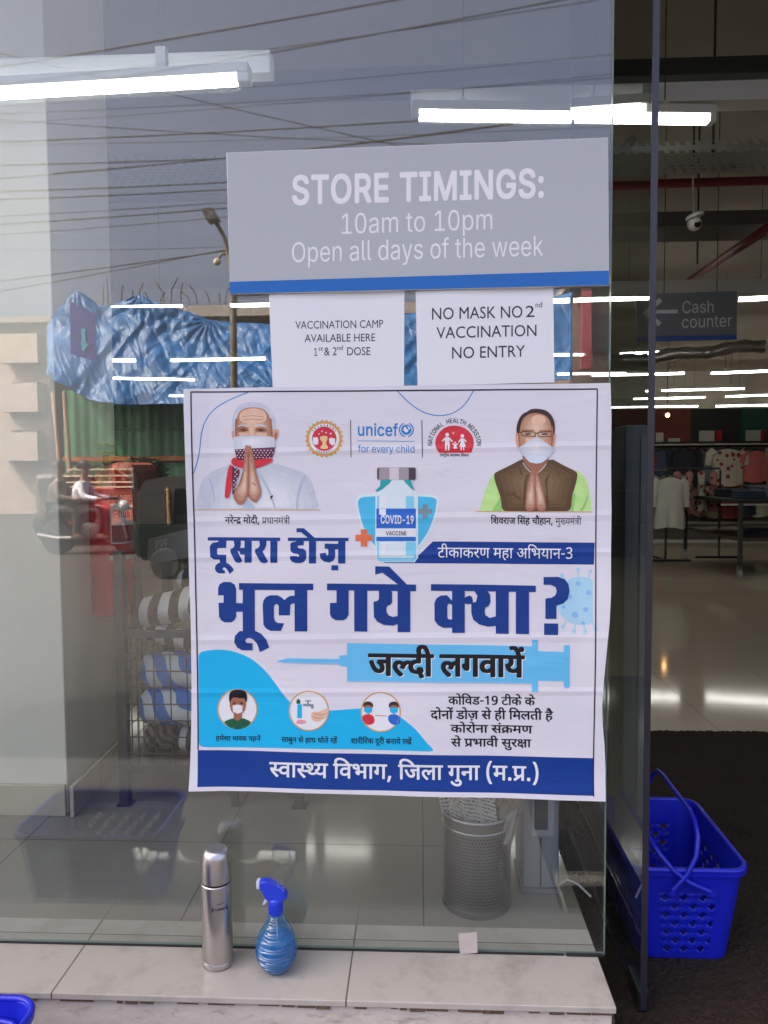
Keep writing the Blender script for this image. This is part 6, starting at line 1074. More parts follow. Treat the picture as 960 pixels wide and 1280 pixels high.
crumple('newspaper_sheet', 'grey newspaper page with a big headline across the front of the bin', 'newspaper', BC+Vector((-.05, -.02, .09)), (.12, -.03, -.03), (-.03, -.01, .24), M_news, .016, 2, 1)
crumple('newspaper_sheet', 'folded newspaper strip at the back of the bin', 'newspaper', BC+Vector((-.03, .03, .09)), (.09, .01, .02), (.0, .03, .26), M_news, .014, 3, 1)
crumple('paper_bag', 'crumpled brown paper bag at the right of the bin', 'paper bag', BC+Vector((.0, .0, .09)), (.08, -.03, .05), (.045, -.01, .18), M_kraft, .03, 4, 1)
crumple('paper_scrap', 'torn pale paper scrap lying over the right rim of the bin', 'paper', BC+Vector((.02, -.035, .14)), (.06, .0, .05), (.025, .0, .09), mat('pale_scrap', (.46, .42, .36), rough=.8, var=.2), .02, 6, 1)
# headline on the newspaper front
# ---- security gate
gp = onZ(676, 1117, FZ)
gate = thing('security_gate', 'pale grey security gate pedestal with a dark slot beside the bin', 'security gate', (gp.x, gp.y+.02, FZ))
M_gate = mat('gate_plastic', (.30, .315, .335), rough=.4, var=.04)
x, y = gp.x, gp.y
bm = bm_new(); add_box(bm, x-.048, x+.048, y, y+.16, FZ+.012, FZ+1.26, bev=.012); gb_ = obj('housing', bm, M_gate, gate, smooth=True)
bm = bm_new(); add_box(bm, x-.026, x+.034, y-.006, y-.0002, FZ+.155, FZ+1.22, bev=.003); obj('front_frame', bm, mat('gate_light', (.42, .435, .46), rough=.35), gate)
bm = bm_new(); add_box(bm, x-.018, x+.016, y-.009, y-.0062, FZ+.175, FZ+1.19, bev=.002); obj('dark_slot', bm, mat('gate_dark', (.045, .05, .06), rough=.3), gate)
bm = bm_new(); add_box(bm, x-.003, x+.001, y-.0035, y-.0005, FZ+.02, FZ+.15); obj('seam', bm, mat('gate_dark', None), gate)
bm = bm_new(); add_box(bm, x-.05, x+.05, y-.002, y+.165, FZ, FZ+.0115, bev=.002); obj('foot', bm, mat('gate_foot', (.2, .2, .2), rough=.6), gate)
gp2 = onZ(790, 1121, -.1495); x2, y2, F2 = gp2.x, gp2.y, -.1495
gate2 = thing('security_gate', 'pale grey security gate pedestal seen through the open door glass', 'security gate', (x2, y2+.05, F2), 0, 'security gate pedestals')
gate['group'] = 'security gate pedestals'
bm = bm_new(); add_box(bm, x2-.034, x2+.034, y2, y2+.16, F2+.012, F2+1.36, bev=.012); obj('housing', bm, mat('gate_shade_grey', (.20, .20, .195), rough=.5), gate2, smooth=True)  # darker copies of the first gate's greys, shade put into the colour
bm = bm_new(); add_box(bm, x2+.008, x2+.030, y2-.006, y2-.0002, F2+.17, F2+1.33, bev=.003); obj('front_frame', bm, mat('gate_shade_pale', (.30, .30, .29), rough=.5), gate2)
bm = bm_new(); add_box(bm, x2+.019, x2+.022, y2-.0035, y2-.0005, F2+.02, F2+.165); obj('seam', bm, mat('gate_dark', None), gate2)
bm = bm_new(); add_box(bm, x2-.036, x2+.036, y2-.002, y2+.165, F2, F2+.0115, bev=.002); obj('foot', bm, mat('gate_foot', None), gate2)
cb = obj('power_cable', (lambda bm: (add_tube(bm, [(x+.05, y+.03, FZ+.006), (x+.075, y+.035, FZ+.02), (x+.10, y+.02, FZ+.016), (x+.125, y-.02, FZ+.006)], .003, 6), bm)[1])(bm_new()), mat('cable_white', (.6, .6, .58), rough=.5), smooth=True, loc=(x+.06, y+.03, FZ))
tag(cb, 'thin white cable running over the floor from the security gate', 'cable')
# ---- fire extinguisher on the pillar
ex = onY(141, 690, .97); EX = Vector((ex.x, .97, .585))
M_red = mat('extinguisher_red', (.55, .014, .02), rough=.25, var=.06, coat=.4)
fe = thing('fire_extinguisher', 'red carbon dioxide fire extinguisher hanging beside the white pillar', 'fire extinguisher', tuple(EX))
bm = bm_new(); add_lathe(bm, [(.06, 0), (.074, .004), (.078, .015), (.078, .43), (.072, .465), (.055, .49), (.03, .505), (.022, .51), (.022, .53)], seg=40); obj('cylinder', bm, M_red, fe, local=True, smooth=True)
bm = bm_new(); add_box(bm, -.015, .015, -.03, .02, .53, .56, bev=.003); add_box(bm, -.012, .012, -.08, .02, .565, .575, bev=.002); add_box(bm, -.012, .012, -.07, .02, .59, .60, bev=.002); obj('valve', bm, mat('brass', (.45, .32, .12), rough=.35, metal=1), fe, local=True)
bm = bm_new(); add_tube(bm, [(.02, 0, .545), (.06, -.02, .54), (.095, -.03, .48), (.10, -.03, .30), (.098, -.03, .12)], .011, 8); obj('hose', bm, mat('black_rubber', None), fe, local=True, smooth=True)
bm = bm_new(); add_lathe(bm, [(.012, .12), (.028, -.02)], c=(.098, -.03, 0), seg=16); obj('horn', bm, mat('black_rubber', None), fe, local=True, smooth=True)
def on_cyl(R, a, z): return Vector((R*math.cos(a), R*math.sin(a), z))
def cyl_patch(bm, R, a0, a1, z0, z1, n=10):
    A = [bm.verts.new(on_cyl(R, a0+(a1-a0)*k/n, z0)) for k in range(n+1)]; B = [bm.verts.new(on_cyl(R, a0+(a1-a0)*k/n, z1)) for k in range(n+1)]
    for k in range(n): bm.faces.new((A[k], A[k+1], B[k+1], B[k]))
def cyl_text(bm, R, txt, a0, a1, z, h, off=0):
    for vs, fs in fit_sans(txt, a0, 0, a1, 0, h, off):
        bv = [bm.verts.new(on_cyl(R, u, z-v)) for u, v in vs]; R += .000005
        for f in fs:
            try: bm.faces.new([bv[k] for k in f])
            except ValueError: pass
lb = obj('label_sheet', (lambda bm: (cyl_patch(bm, .0784, -1.25, .35, .255, .43), cyl_patch(bm, .0784, -1.30, .30, .2, .215), bm)[2])(bm_new()), mat('label_white', (.55, .52, .48), rough=.4), fe, local=True)
obj('label_band', (lambda bm: (cyl_patch(bm, .0788, -1.25, .35, .395, .43), bm)[1])(bm_new()), mat('label_black', (.02, .02, .02), rough=.4), lb, local=True)
obj('label_panel', (lambda bm: (cyl_patch(bm, .0788, -1.2, .3, .26, .318), bm)[1])(bm_new()), mat('label_red', (.30, .03, .04), rough=.4), lb, local=True)
obj('label_lettering', (lambda bm: (cyl_text(bm, .0792, 'CARBON DIOXIDE', -.82, .34, .403, .019, 24), bm)[1])(bm_new()), mat('label_letter', (.7, .68, .62), rough=.4), lb, local=True)
obj('label_lettering', (lambda bm: (cyl_text(bm, .0792, 'Phos', -1.12, -.35, .345, .028, 30), bm)[1])(bm_new()), mat('label_maroon', (.16, .015, .03), rough=.4), lb, local=True)
obj('bracket', (lambda bm: (add_box(bm, -.105, -.08, -.02, .02, .25, .45), bm)[1])(bm_new()), mat('black_metal', (.022, .022, .026), rough=.4, var=.1), fe, local=True)
# ---- wire bin of blankets
M_blk = mat('black_metal', None)
rk = thing('wire_bin', 'black metal wire bin holding striped blankets by the pillar', 'display bin', (-.75, 1.0, FZ))
RX0, RX1, RY0, RY1 = -.985, -.40, .78, 1.25
def post(x, y): 
    bm = bm_new(); add_box(bm, x-.017, x+.017, y-.017, y+.017, FZ, .83, bev=.004); add_box(bm, x-.024, x+.024, y-.022, y+.022, FZ, FZ+.006); obj('post', bm, M_blk, rk)
for x in (RX0, RX1-.0): 
    for y in (RY0, RY1): post(x, y)
bm = bm_new(); add_box(bm, -.628, -.60, .765, .793, FZ, .10, bev=.003); obj('foot', bm, M_blk, rk)
for z in (.555, .10): 
    bm = bm_new(); add_box(bm, RX0+.018, RX1-.018, RY0-.012, RY0+.012, z-.012, z+.012, bev=.003); add_box(bm, RX0+.018, RX1-.018, RY1-.012, RY1+.012, z-.012, z+.012, bev=.003)
    add_box(bm, RX0-.012, RX0+.012, RY0+.018, RY1-.018, z-.011, z+.011, bev=.003); add_box(bm, RX1-.012, RX1+.012, RY0+.018, RY1-.018, z-.011, z+.011, bev=.003); obj('rail', bm, M_blk, rk)
bm = bm_new(); add_box(bm, RX0-.012, RX1+.012, RY1-.012, RY1+.012, .735, .755, bev=.003); obj('rail', bm, M_blk, rk)
bm = bm_new(); add_box(bm, RX0-.01, RX1+.01, RY0-.02, RY1, .112, .12); obj('base_panel', bm, M_blk, rk)
bm = bm_new()
x = RX0+.055
while x < RX1-.02: add_tube(bm, [(x, RY0-.013, .10), (x, RY0-.013, .55)], .0024, 6); x += .055
z = .16
while z < .54: add_tube(bm, [(RX0+.018, RY0-.017, z), (RX1-.018, RY0-.017, z)], .0024, 6); z += .055
obj('wire_grid', bm, M_blk, rk)
bm = bm_new(); y = RY0+.05
while y < RY1-.02: add_tube(bm, [(RX0-.013, y, .10), (RX0-.013, y, .55)], .0024, 6); y += .055
z = .16
while z < .54: add_tube(bm, [(RX0-.017, RY0+.018, z), (RX0-.017, RY1-.018, z)], .0024, 6); z += .055
obj('wire_grid', bm, M_blk, rk)
def striped(name, c1_, c2_, scale, ax, th=.5, dist=.6):
    m = mat(name, c1_, rough=.95, var=0, bump=.5, bscale=150); n = m.node_tree; b = n.nodes['Principled BSDF']
    tc = n.nodes.new('ShaderNodeTexCoord'); mp = n.nodes.new('ShaderNodeMapping'); n.links.new(tc.outputs['Object'], mp.inputs[0])
    w = n.nodes.new('ShaderNodeTexWave'); w.wave_type = 'BANDS'; w.bands_direction = ax; w.inputs['Scale'].default_value = scale; w.inputs['Distortion'].default_value = dist; w.inputs['Detail'].default_value = 1
    n.links.new(mp.outputs[0], w.inputs['Vector'])
    k = math_node(n, 'GREATER_THAN', w.outputs['Fac'], th); mx = n.nodes.new('ShaderNodeMix'); mx.data_type = 'RGBA'
    n.links.new(k, mx.inputs[0]); mx.inputs[6].default_value = c1_+(1,); mx.inputs[7].default_value = c2_+(1,); n.links.new(mx.outputs[2], b.inputs['Base Color']); return m
M_s1 = striped('stripe_brown', (.72, .68, .64), (.06, .028, .02), 4.6, 'X'); M_s2 = striped('stripe_blue', (.75, .78, .82), (.04, .20, .62), 5.2, 'DIAGONAL', .45, 7); M_s3 = striped('stripe_grey', (.62, .61, .60), (.03, .032, .035), 5.6, 'X', .45)
M_s4 = striped('leopard', (.30, .22, .15), (.04, .025, .02), 14, 'DIAGONAL', .5, 9); M_s5 = striped('stripe_tan', (.55, .48, .42), (.16, .09, .05), 7, 'Z', .5)
def blanket(label, c, hx, r, rot, m, seed, squash=.8):
    """rolled or folded blanket: a soft tube with end coils"""
    t = bm_new(); n_, s_ = 22, 30; rings = []
    for i in range(n_+1):
        a = i/n_*2-1; e = min(1, (1-abs(a))*7); rad = r*(.80+.2*math.sqrt(e)) if e < 1 else r
        ring_ = []
        for k in range(s_):
            th = 2*PI*k/s_; q = rad*(1+.10*noise.noise(Vector((a*2.5+seed, math.cos(th)*1.4, math.sin(th)*1.4)))+.03*noise.noise(Vector((a*9, th*2, seed))))
            ring_.append(t.verts.new((a*hx, q*math.cos(th), q*math.sin(th)*squash)))
        rings.append(ring_)
    for A, B in zip(rings, rings[1:]):
        for k in range(s_): t.faces.new((A[k], A[(k+1) % s_], B[(k+1) % s_], B[k]))
    for ring_, sg in ((rings[0], -1), (rings[-1], 1)):
        prev = ring_
        for q in (.75, .72, .5, .47, .25, .1):
            cc = sum((v.co for v in ring_), Vector())/s_
            new = [t.verts.new(cc+(v.co-cc)*q+Vector((sg*(.008 if q in (.75, .5, .25) else -.006), 0, 0))) for v in ring_]
            for k in range(s_): t.faces.new((prev[k], prev[(k+1) % s_], new[(k+1) % s_], new[k]))
            prev = new
        t.faces.new(prev)
    bmesh.ops.transform(t, matrix=rot, verts=t.verts)
    o = obj('blanket', t, m, smooth=True); o.location = c
    sb_ = o.modifiers.new('soft', 'SUBSURF'); sb_.levels = 1; sb_.render_levels = 1
    return tag(o, label, 'blanket', 'blankets in the wire bin')
RZ = lambda a, b=0: Matrix.Rotation(math.radians(a), 4, 'Z') @ Matrix.Rotation(math.radians(b), 4, 'Y')
blanket('brown and white striped rolled blanket on top of the wire bin', (-.80, .93, .632), .17, .068, RZ(8, -12), M_s1, 1)
blanket('grey and white rolled blanket lying behind the brown striped roll', (-.70, 1.05, .70), .17, .055, RZ(-4, -4), M_s3, 2)
blanket('brown striped blanket squeezed under the top rail of the bin', (-.82, .90, .512), .13, .04, RZ(0, 14), M_s1, 3)
blanket('upper blue and white blotched blanket behind the wire grid', (-.835, .90, .405), .115, .068, RZ(4), M_s2, 4, .9)
blanket('lower blue and white blotched blanket behind the wire grid', (-.84, .88, .285), .11, .07, RZ(-3), M_s2, 5, .9)
blanket('tan and white striped blanket beside the blue ones', (-.60, .92, .36), .10, .10, RZ(0), M_s5, 6, 1.2)
blanket('dark leopard patterned blanket at the bottom left of the bin', (-.90, .92, .165), .055, .05, RZ(0), M_s4, 7)
blanket('black and white striped roll at the bottom of the bin', (-.70, .90, .168), .13, .055, RZ(2), M_s3, 8)
ps = thing('price_sign', 'grey slanted price box reading 99 behind the blanket rolls', 'price sign', (-.80, 1.22, .86))
pq = [onY(x, y, 1.2) for x, y in ((185, 674), (213, 664), (213, 696), (184, 706))]
def board(bm, q, d):
    A = [bm.verts.new(p) for p in q]; B = [bm.verts.new(p+Vector(d)) for p in q]; bm.faces.new(A); bm.faces.new(B[::-1])
    for i in range(4): bm.faces.new((A[i], A[(i+1) % 4], B[(i+1) % 4], B[i]))
bm = bm_new(); board(bm, [onY(x, y, 1.2) for x, y in ((185, 674), (240, 660), (240, 696), (184, 706))], (0, .10, 0)); obj('box', bm, mat('sign_grey', (.22, .22, .22), rough=.5), ps)
def sheet_text(name, par, m, lst, Y):
    bm = bm_new()
    for vs, fs in lst:
        bv = [bm.verts.new(onY(x, y, Y)) for x, y in vs]
        for f in fs:
            try: bm.faces.new([bv[k] for k in f])
            except ValueError: pass
    return obj(name, bm, m, par)
sheet_text('price_lettering', ps, mat('price_ink', (.5, .48, .42), rough=.5), [fit_latin('\u20b999', 193.5, 690, 208.5, 686, 13, off=.01)], 1.1975)
# ---- ceiling services
M_ltg = mat('light_grey_metal', (.68, .68, .67), rough=.5, var=.05); M_blk2 = mat('dark_duct', (.03, .035, .04), rough=.6)
def trunk(label, x0, x1, y0, y1, z0, z1, m, name='cable_trunking'):
    bm = bm_new(); add_box(bm, x0, x1, y0, y1, z0, z1, bev=.004); o = obj(name, bm, m, loc=((x0+x1)/2, y0, z0)); return tag(o, label, 'trunking')
a, b_ = onY(338, 61, .28), onY(338, 90, .28); trunk('pale grey box trunking above the left tube light', -3.0, a.x, .28, .33, b_.z, a.z, M_ltg)
a, b_ = onY(513, 112, 1.98), onY(513, 136, 1.98); trunk('pale grey box trunking above the long tube light by the doorway', a.x, 5, 1.98, 2.1, b_.z, a.z, M_ltg)
trunk('black duct running just above the doorway trunking', -3, 5, 2.6, 2.8, 3.17, 3.26, M_blk2, 'duct')
trunk('dark flat duct crossing behind the security camera', .3, 6, 3.9, 4.3, onY(900, 281, 3.9).z, onY(900, 263, 3.9).z, mat('duct_brown', (.07, .06, .055), rough=.6), 'duct')
trunk('pale beam over the hanging cash counter sign', -3.6, 6, 5.05, 5.15, onY(900, 366, 5.05).z, onY(900, 349, 5.05).z, M_ltg, 'beam')
m = mat('perforated_tray', (.34, .36, .35), rough=.4, metal=.6); n = m.node_tree; bb = n.nodes['Principled BSDF']
tc = n.nodes.new('ShaderNodeTexCoord'); sp = n.nodes.new('ShaderNodeSeparateXYZ'); n.links.new(tc.outputs['Object'], sp.inputs[0])
cu = math_node(n, 'MULTIPLY', math_node(n, 'ADD', math_node(n, 'ADD', sp.outputs[0], 20), math_node(n, 'MULTIPLY', sp.outputs[2], .6)), 1/.055)
row = math_node(n, 'MULTIPLY', math_node(n, 'ADD', sp.outputs[1], math_node(n, 'ADD', sp.outputs[2], 20)), 1/.045)
od = math_node(n, 'MULTIPLY', math_node(n, 'MODULO', math_node(n, 'FLOOR', row), 2.0), .5)
fu = math_node(n, 'ABSOLUTE', math_node(n, 'SUBTRACT', math_node(n, 'FRACT', math_node(n, 'ADD', cu, od)), .5)); fv = math_node(n, 'ABSOLUTE', math_node(n, 'SUBTRACT', math_node(n, 'FRACT', row), .5))
hh_ = math_node(n, 'MULTIPLY', math_node(n, 'LESS_THAN', fu, .30), math_node(n, 'LESS_THAN', fv, .24)); n.links.new(math_node(n, 'SUBTRACT', 1.0, hh_), bb.inputs['Alpha'])
tz = onY(900, 190, 2.62).z
for nm, x0, x1, lab in (('cable_tray', 1.15, 5, 'perforated steel cable tray under the ceiling right of the door'), ('cable_tray', -3.4, 1.02, 'perforated steel cable tray under the ceiling behind the window')):
    bm = bm_new(); add_box(bm, x0, x1, 2.62, 2.92, tz, tz+.003); add_box(bm, x0, x1, 2.617, 2.6195, tz, tz+.06); add_box(bm, x0, x1, 2.9205, 2.923, tz, tz+.06)
    tag(obj(nm, bm, m, loc=(x0, 2.62, tz)), lab, 'cable tray', 'perforated cable trays')
bm = bm_new(); add_tube(bm, [(1.02, 2.60, tz-.01), (1.09, 2.6, tz+.01), (1.15, 2.6, tz+.08)], .02, 6); add_tube(bm, [(1.06, 2.66, tz+.01), (1.11, 2.66, tz+.03), (1.17, 2.66, tz+.10)], .012, 6); tag(obj('cable_bundle', bm, M_blk2, smooth=True, loc=(1.1, 2.6, tz)), 'dark cable bundle where the two perforated trays meet', 'cables')
M_pipe = mat('sprinkler_red', (.15, .018, .022), rough=.65, var=.1)
pz = onY(880, 230, 3.2).z
bm = bm_new(); add_tube(bm, [(-4, 3.2, pz-.02), (6, 3.2, pz+.03)], .026, 12); tag(obj('sprinkler_pipe', bm, M_pipe, smooth=True, loc=(1, 3.2, pz)), 'dark red pipe running level below the cable tray', 'pipe', 'red sprinkler pipes')
pa, pb = onY(960, 285, 3.4), onY(868, 347, 6.0)
dv = (pb-pa); bm = bm_new(); add_tube(bm, [pa-dv*.5, pb+dv*.6], .034, 12); tag(obj('sprinkler_pipe', bm, M_pipe, smooth=True, loc=tuple(pa)), 'dark red pipe slanting away towards the back above the cash counter sign', 'pipe', 'red sprinkler pipes')
def rod(label, x, y, z0, z1, r=.006, blob=True):
    bm = bm_new(); add_tube(bm, [(x, y, z0), (x, y, z1)], r, 6)
    if blob: add_lathe(bm, [(.012, z1-.03), (.022, z1-.02), (.022, z1)], c=(x, y, 0), seg=10)
    tag(obj('hanging_rod', bm, M_blk2, loc=(x, y, z0)), label, 'rod', 'rods hanging from the ceiling')
p = onY(875, 110, 2.62); rod('thin black rod holding the cable tray left of the taller rod', p.x, 2.70, tz, 3.0+.3)
p = onY(898, 110, 2.62); rod('taller thin black rod rising to the ceiling near the door', p.x, 2.68, tz, 3.69, .007, False)
p = onY(894, 300, 4.0); rod('rod with a ring beside the slanting red pipe', p.x, 4.35, onY(894, 330, 4.35).z, 3.69, .007)
# security camera
cc = onY(868, 279, 2.95); camt = thing('security_camera', 'small white dome security camera hanging under a thin rod', 'security camera', (cc.x, 2.95, cc.z))
bm = bm_new(); bmesh.ops.create_uvsphere(bm, u_segments=24, v_segments=14, radius=.040, matrix=Matrix.Translation((0, 0, -.004))); obj('ball', bm, mat('camera_white', (.62, .60, .55), rough=.35), camt, local=True, smooth=True)
bm = bm_new(); MM = Matrix.Translation((.002, -.006, .03)) @ Matrix.Rotation(math.radians(-18), 4, 'Y'); add_lathe(bm, [(.052, 0), (.052, .012), (.04, .022)], seg=28, M=MM); obj('mount', bm, mat('camera_white', None), camt, local=True, smooth=True)
bm = bm_new(); MM = Matrix.Translation((.006, -.036, -.018)) @ Matrix.Rotation(math.radians(65), 4, 'X'); add_lathe(bm, [(.0, .008), (.019, .008), (.019, -.004), (.0, -.004)], seg=20, M=MM); obj('lens', bm, mat('lens_black', (.01, .01, .01), rough=.1), camt, local=True, smooth=True)
bm = bm_new(); add_tube(bm, [(-.005, 0, .05), (-.012, .0, .25), (-.012, 0, .44)], .006, 8); obj('drop_pipe', bm, mat('drop_brown', (.25, .22, .18), rough=.6), camt, local=True)
# cash counter sign
CY = 3.6
cs_ = thing('hanging_sign', 'grey cash counter sign with a white arrow hanging inside the doorway', 'sign', tuple(onY(860, 425, CY)))
M_hs = mat('hanging_grey', (.125, .13, .14), rough=.45, var=.03); M_hw = mat('hanging_white', (.55, .54, .53), rough=.5, var=.03); M_hb = mat('hanging_blue', (.02, .055, .27), rough=.45)
bm = bm_new(); board(bm, [onY(x, y, CY) for x, y in ((796, 368), (921, 363.5), (921, 418.5), (796, 420.5))], (0, .02, 0)); obj('panel', bm, M_hs, cs_)
bm = bm_new(); board(bm, [onY(x, y, CY) for x, y in ((796, 420.8), (921, 418.8), (921, 424), (796, 427))], (0, .02, 0)); obj('blue_strip', bm, M_hb, cs_)
sheet_text('lettering', cs_, M_hw, fit_sans('Cash', 853, 391.5, 892, 390.5, 15)+fit_sans('counter', 852.5, 410, 915, 408, 15), CY-.004)
bm = bm_new()
def flatpoly(bm, pts, Y):
    bm.faces.new([bm.verts.new(onY(x, y, Y)) for x, y in pts])
flatpoly(bm, [(812, 387.5), (847, 387), (847, 391.5), (812, 392)], CY-.004); flatpoly(bm, [(803, 391), (824, 372), (828, 376.5), (812, 391), (807, 391)], CY-.0045); flatpoly(bm, [(803, 391.2), (812, 391.2), (827, 403), (823, 408)], CY-.005)
obj('arrow', bm, M_hw, cs_)
for xx in (830, 896):
    bm = bm_new(); p = onY(xx, 367, CY+.01); add_tube(bm, [p, (p.x, p.y, 3.69)], .003, 6); obj('wire', bm, M_blk2, cs_)
# tube lights
M_tube = mat('tube_glow', (1, .97, .90), rough=.5, var=0, emit=LAMP)
M_tubeh = mat('tube_housing', (.70, .70, .68), rough=.4, var=.03)
LZ = 2.67
def tube_light(label, a, b, z=LZ, left=None, right=None, k=1.0):
    pa, pb = onZ(*a, z), onZ(*b, z)
    d = (pb-pa); d.z = 0; u = d.normalized()
    if left: pa = pb-u*left
    if right: pb = pa+u*right
    c = (pa+pb)/2; L = (pb-pa).length; rz = math.atan2(u.y, u.x)
    if L > 1.3 and not left: pass
    t = thing('tube_light', label, 'tube light', (c.x, c.y, z), rz, 'tube lights under the shop ceiling')
    bm = bm_new(); add_box(bm, -L/2, L/2, -.024*k, .024*k, -.012*k, .020*k, bev=.006); obj('diffuser', bm, M_tube, t, local=True)
    bm = bm_new(); add_box(bm, -L/2-.03, L/2+.03, -.032*k, .032*k, .0205*k, .062*k, bev=.004); add_box(bm, -L/2-.032, -L/2-.001, -.028*k, .028*k, -.014*k, .03*k, bev=.004); add_box(bm, L/2+.001, L/2+.032, -.028*k, .028*k, -.014*k, .03*k, bev=.004); obj('housing', bm, M_tubeh, t, local=True)
    bm = bm_new()
    for s in (-.35, .35): add_box(bm, s*L-.012, s*L+.012, -.01, .01, .0625*k, .085)
    obj('bracket', bm, M_tubeh, t, local=True)
    for s in (-.35, .35):
        bm = bm_new(); add_tube(bm, [(s*L, 0, .085), (s*L, 0, 3.69-z)], .003, 5); obj('hanger', bm, M_blk2, t, local=True)
tube_light('large bright tube light at the upper left, over the pillar', (0, 119), (297, 102), z=1.99, left=1.2, k=.58)
tube_light('long bright tube light just left of the door, above the grey board', (524, 146), (884, 151))
tube_light('bright tube light near the left pillar above the blue tarpaulin reflection', (127, 382), (228, 382), left=1.4)
tube_light('tube light showing just left of the camp notice', (289, 382), (345, 381), right=1.3)
tube_light('tube light beside the right edge of the no mask notice', (690, 377), (815, 373), left=1.4)
tube_light('tube light cut by the right edge of the photo beside the cash sign', (923, 375), (965, 373), right=1.3)
tube_light('tube light hanging just below the cash counter sign', (775, 443), (931, 437))
tube_light('short tube light left of the tarpaulin wrinkles', (120, 451), (170, 451))
tube_light('short tube light above the poster top left corner', (214, 451), (262, 450), right=1.4)
tube_light('long tube light low over the poster top left corner', (131, 473), (243, 475))
tube_light('faint tube light at the very top left of the poster', (212, 495), (245, 495), right=1.6)
tube_light('tube light reaching from the notice to the window edge, lower of the two', (697, 468), (782, 467))
tube_light('upper tube light right of the no mask notice', (690, 444), (729, 444), left=1.4)
tube_light('tube light in the fourth row below the cash sign', (740, 470), (855, 467))
tube_light('tube light in the fourth row at the right edge of the photo', (889, 467), (965, 464), right=1.5)
tube_light('middle tube light of the fifth row in the doorway', (827, 488.5), (930, 486))
tube_light('tube light of the sixth row seen through the door glass', (792, 499), (881, 497))
tube_light('right tube light of the sixth row in the doorway', (907, 496), (965, 494), right=1.9)
tube_light('left tube light of the farthest row', (764, 509.5), (872, 508), z=2.6)
tube_light('right tube light of the farthest row', (895, 508), (965, 506.5), z=2.6, right=2.2)
fd = onY(850, 447, 8.4); bm = bm_new(); pts = [(fd.x-1.0+k*.12, 8.4, fd.z-.06+.012*k+.02*math.sin(k)) for k in range(18)]; add_tube(bm, pts, [.07+.02*(k % 2) for k in range(18)], 12)
tag(obj('flexible_duct', bm, mat('foil', (.5, .5, .5), rough=.3, metal=1, bump=1, bscale=20), smooth=True, loc=tuple(fd)), 'crinkled silver flexible duct under the far ceiling', 'duct')
FZ = -.1495
# ---- display wall at the back with garments
DY = 11.4
M_dw = mat('display_cream', (.36, .33, .28), rough=.8); M_dor = mat('display_rust', (.16, .035, .02), rough=.7); M_dgr = mat('display_green', (.015, .085, .06), rough=.7); M_ddk = mat('display_dark', (.02, .022, .02), rough=.7)
dw = thing('display_wall', 'long display wall with rust and green header panels at the back', 'display wall', (5, DY, FZ))
X = lambda px, Y=DY: onY(px, 550, Y).x
Zp = lambda py, Y=DY: onY(860, py, Y).z
bm = bm_new(); add_box(bm, X(700), X(1010), DY, DY+.08, FZ, Zp(556)); obj('back_panel', bm, M_dw, dw)
for x0, x1, mm_ in ((762, 863, M_dor), (863.4, 925, M_ddk), (925.4, 1010, M_dgr)):
    bm = bm_new(); add_box(bm, X(x0), X(x1), DY+.0, DY+.06, Zp(555), Zp(511)); obj('header_panel', bm, mm_, dw)
bm = bm_new(); add_box(bm, X(700), X(1010), DY-.3, DY-.003, Zp(555), Zp(552.5)); obj('shelf', bm, M_ddk, dw)
bm = bm_new(); add_tube(bm, [(X(780), DY-.2, Zp(559)), (X(1000), DY-.2, Zp(558.5))], .012, 8); obj('rail', bm, M_blk, dw)
for z in (630, 652, 674):
    bm = bm_new(); add_box(bm, X(700), X(1010), DY-.35, DY-.003, Zp(z)-.012, Zp(z)+.012); obj('shelf', bm, M_ltg if z != 652 else M_dw, dw)
for k, (px, w, h, lab) in enumerate(((778+42, 9, 11, 'small white price card at the left end of the display shelf'), (838, 14, 4, 'low white price card lying on the display shelf'), (878, 19, 13, 'white price board on the display shelf under the dark panel'), (935, 18, 13, 'white price board on the display shelf under the green panel'))):
    bm = bm_new(); add_box(bm, X(px-w/2), X(px+w/2), DY-.2, DY-.18, Zp(552.2), Zp(552.2-h)); tag(obj('price_board', bm, mat('card_white', (.42, .42, .38), rough=.6), loc=(X(px), DY-.2, Zp(552.2))), lab, 'price board', 'price boards on the display shelf')
for px, lab in ((893, 'red box beside the middle price board'), (947, 'red box beside the right price board')):
    bm = bm_new(); add_box(bm, X(px-3), X(px+4), DY-.2, DY-.1, Zp(552.2), Zp(539), bev=.01); tag(obj('gift_box', bm, mat('box_red', (.30, .012, .02), rough=.5), loc=(X(px), DY-.2, Zp(552))), lab, 'box', 'red boxes on the display shelf')
sl_ = thing('spot_lamp', 'small warm spot lamp glowing against the rust panel', 'spot lamp', tuple(onY(834, 519, DY-.3)))
p = onY(834, 519, DY-.3); bm = bm_new(); MM = Matrix.Translation(p) @ Matrix.Rotation(PI/2, 4, 'X'); add_lathe(bm, [(.05, -.08), (.055, .0), (.045, .012)], seg=16, M=MM); obj('casing', bm, M_blk, sl_, smooth=True)
bm = bm_new(); bmesh.ops.create_uvsphere(bm, u_segments=12, v_segments=8, radius=.032, matrix=Matrix.Translation(p+Vector((0, -.02, 0)))); obj('bulb', bm, mat('warm_bulb', (1, .5, .2), var=0, emit=4), sl_)
bm = bm_new(); add_tube(bm, [p, (p.x, p.y, 3.69)], .006, 5); obj('stem', bm, M_blk, sl_)
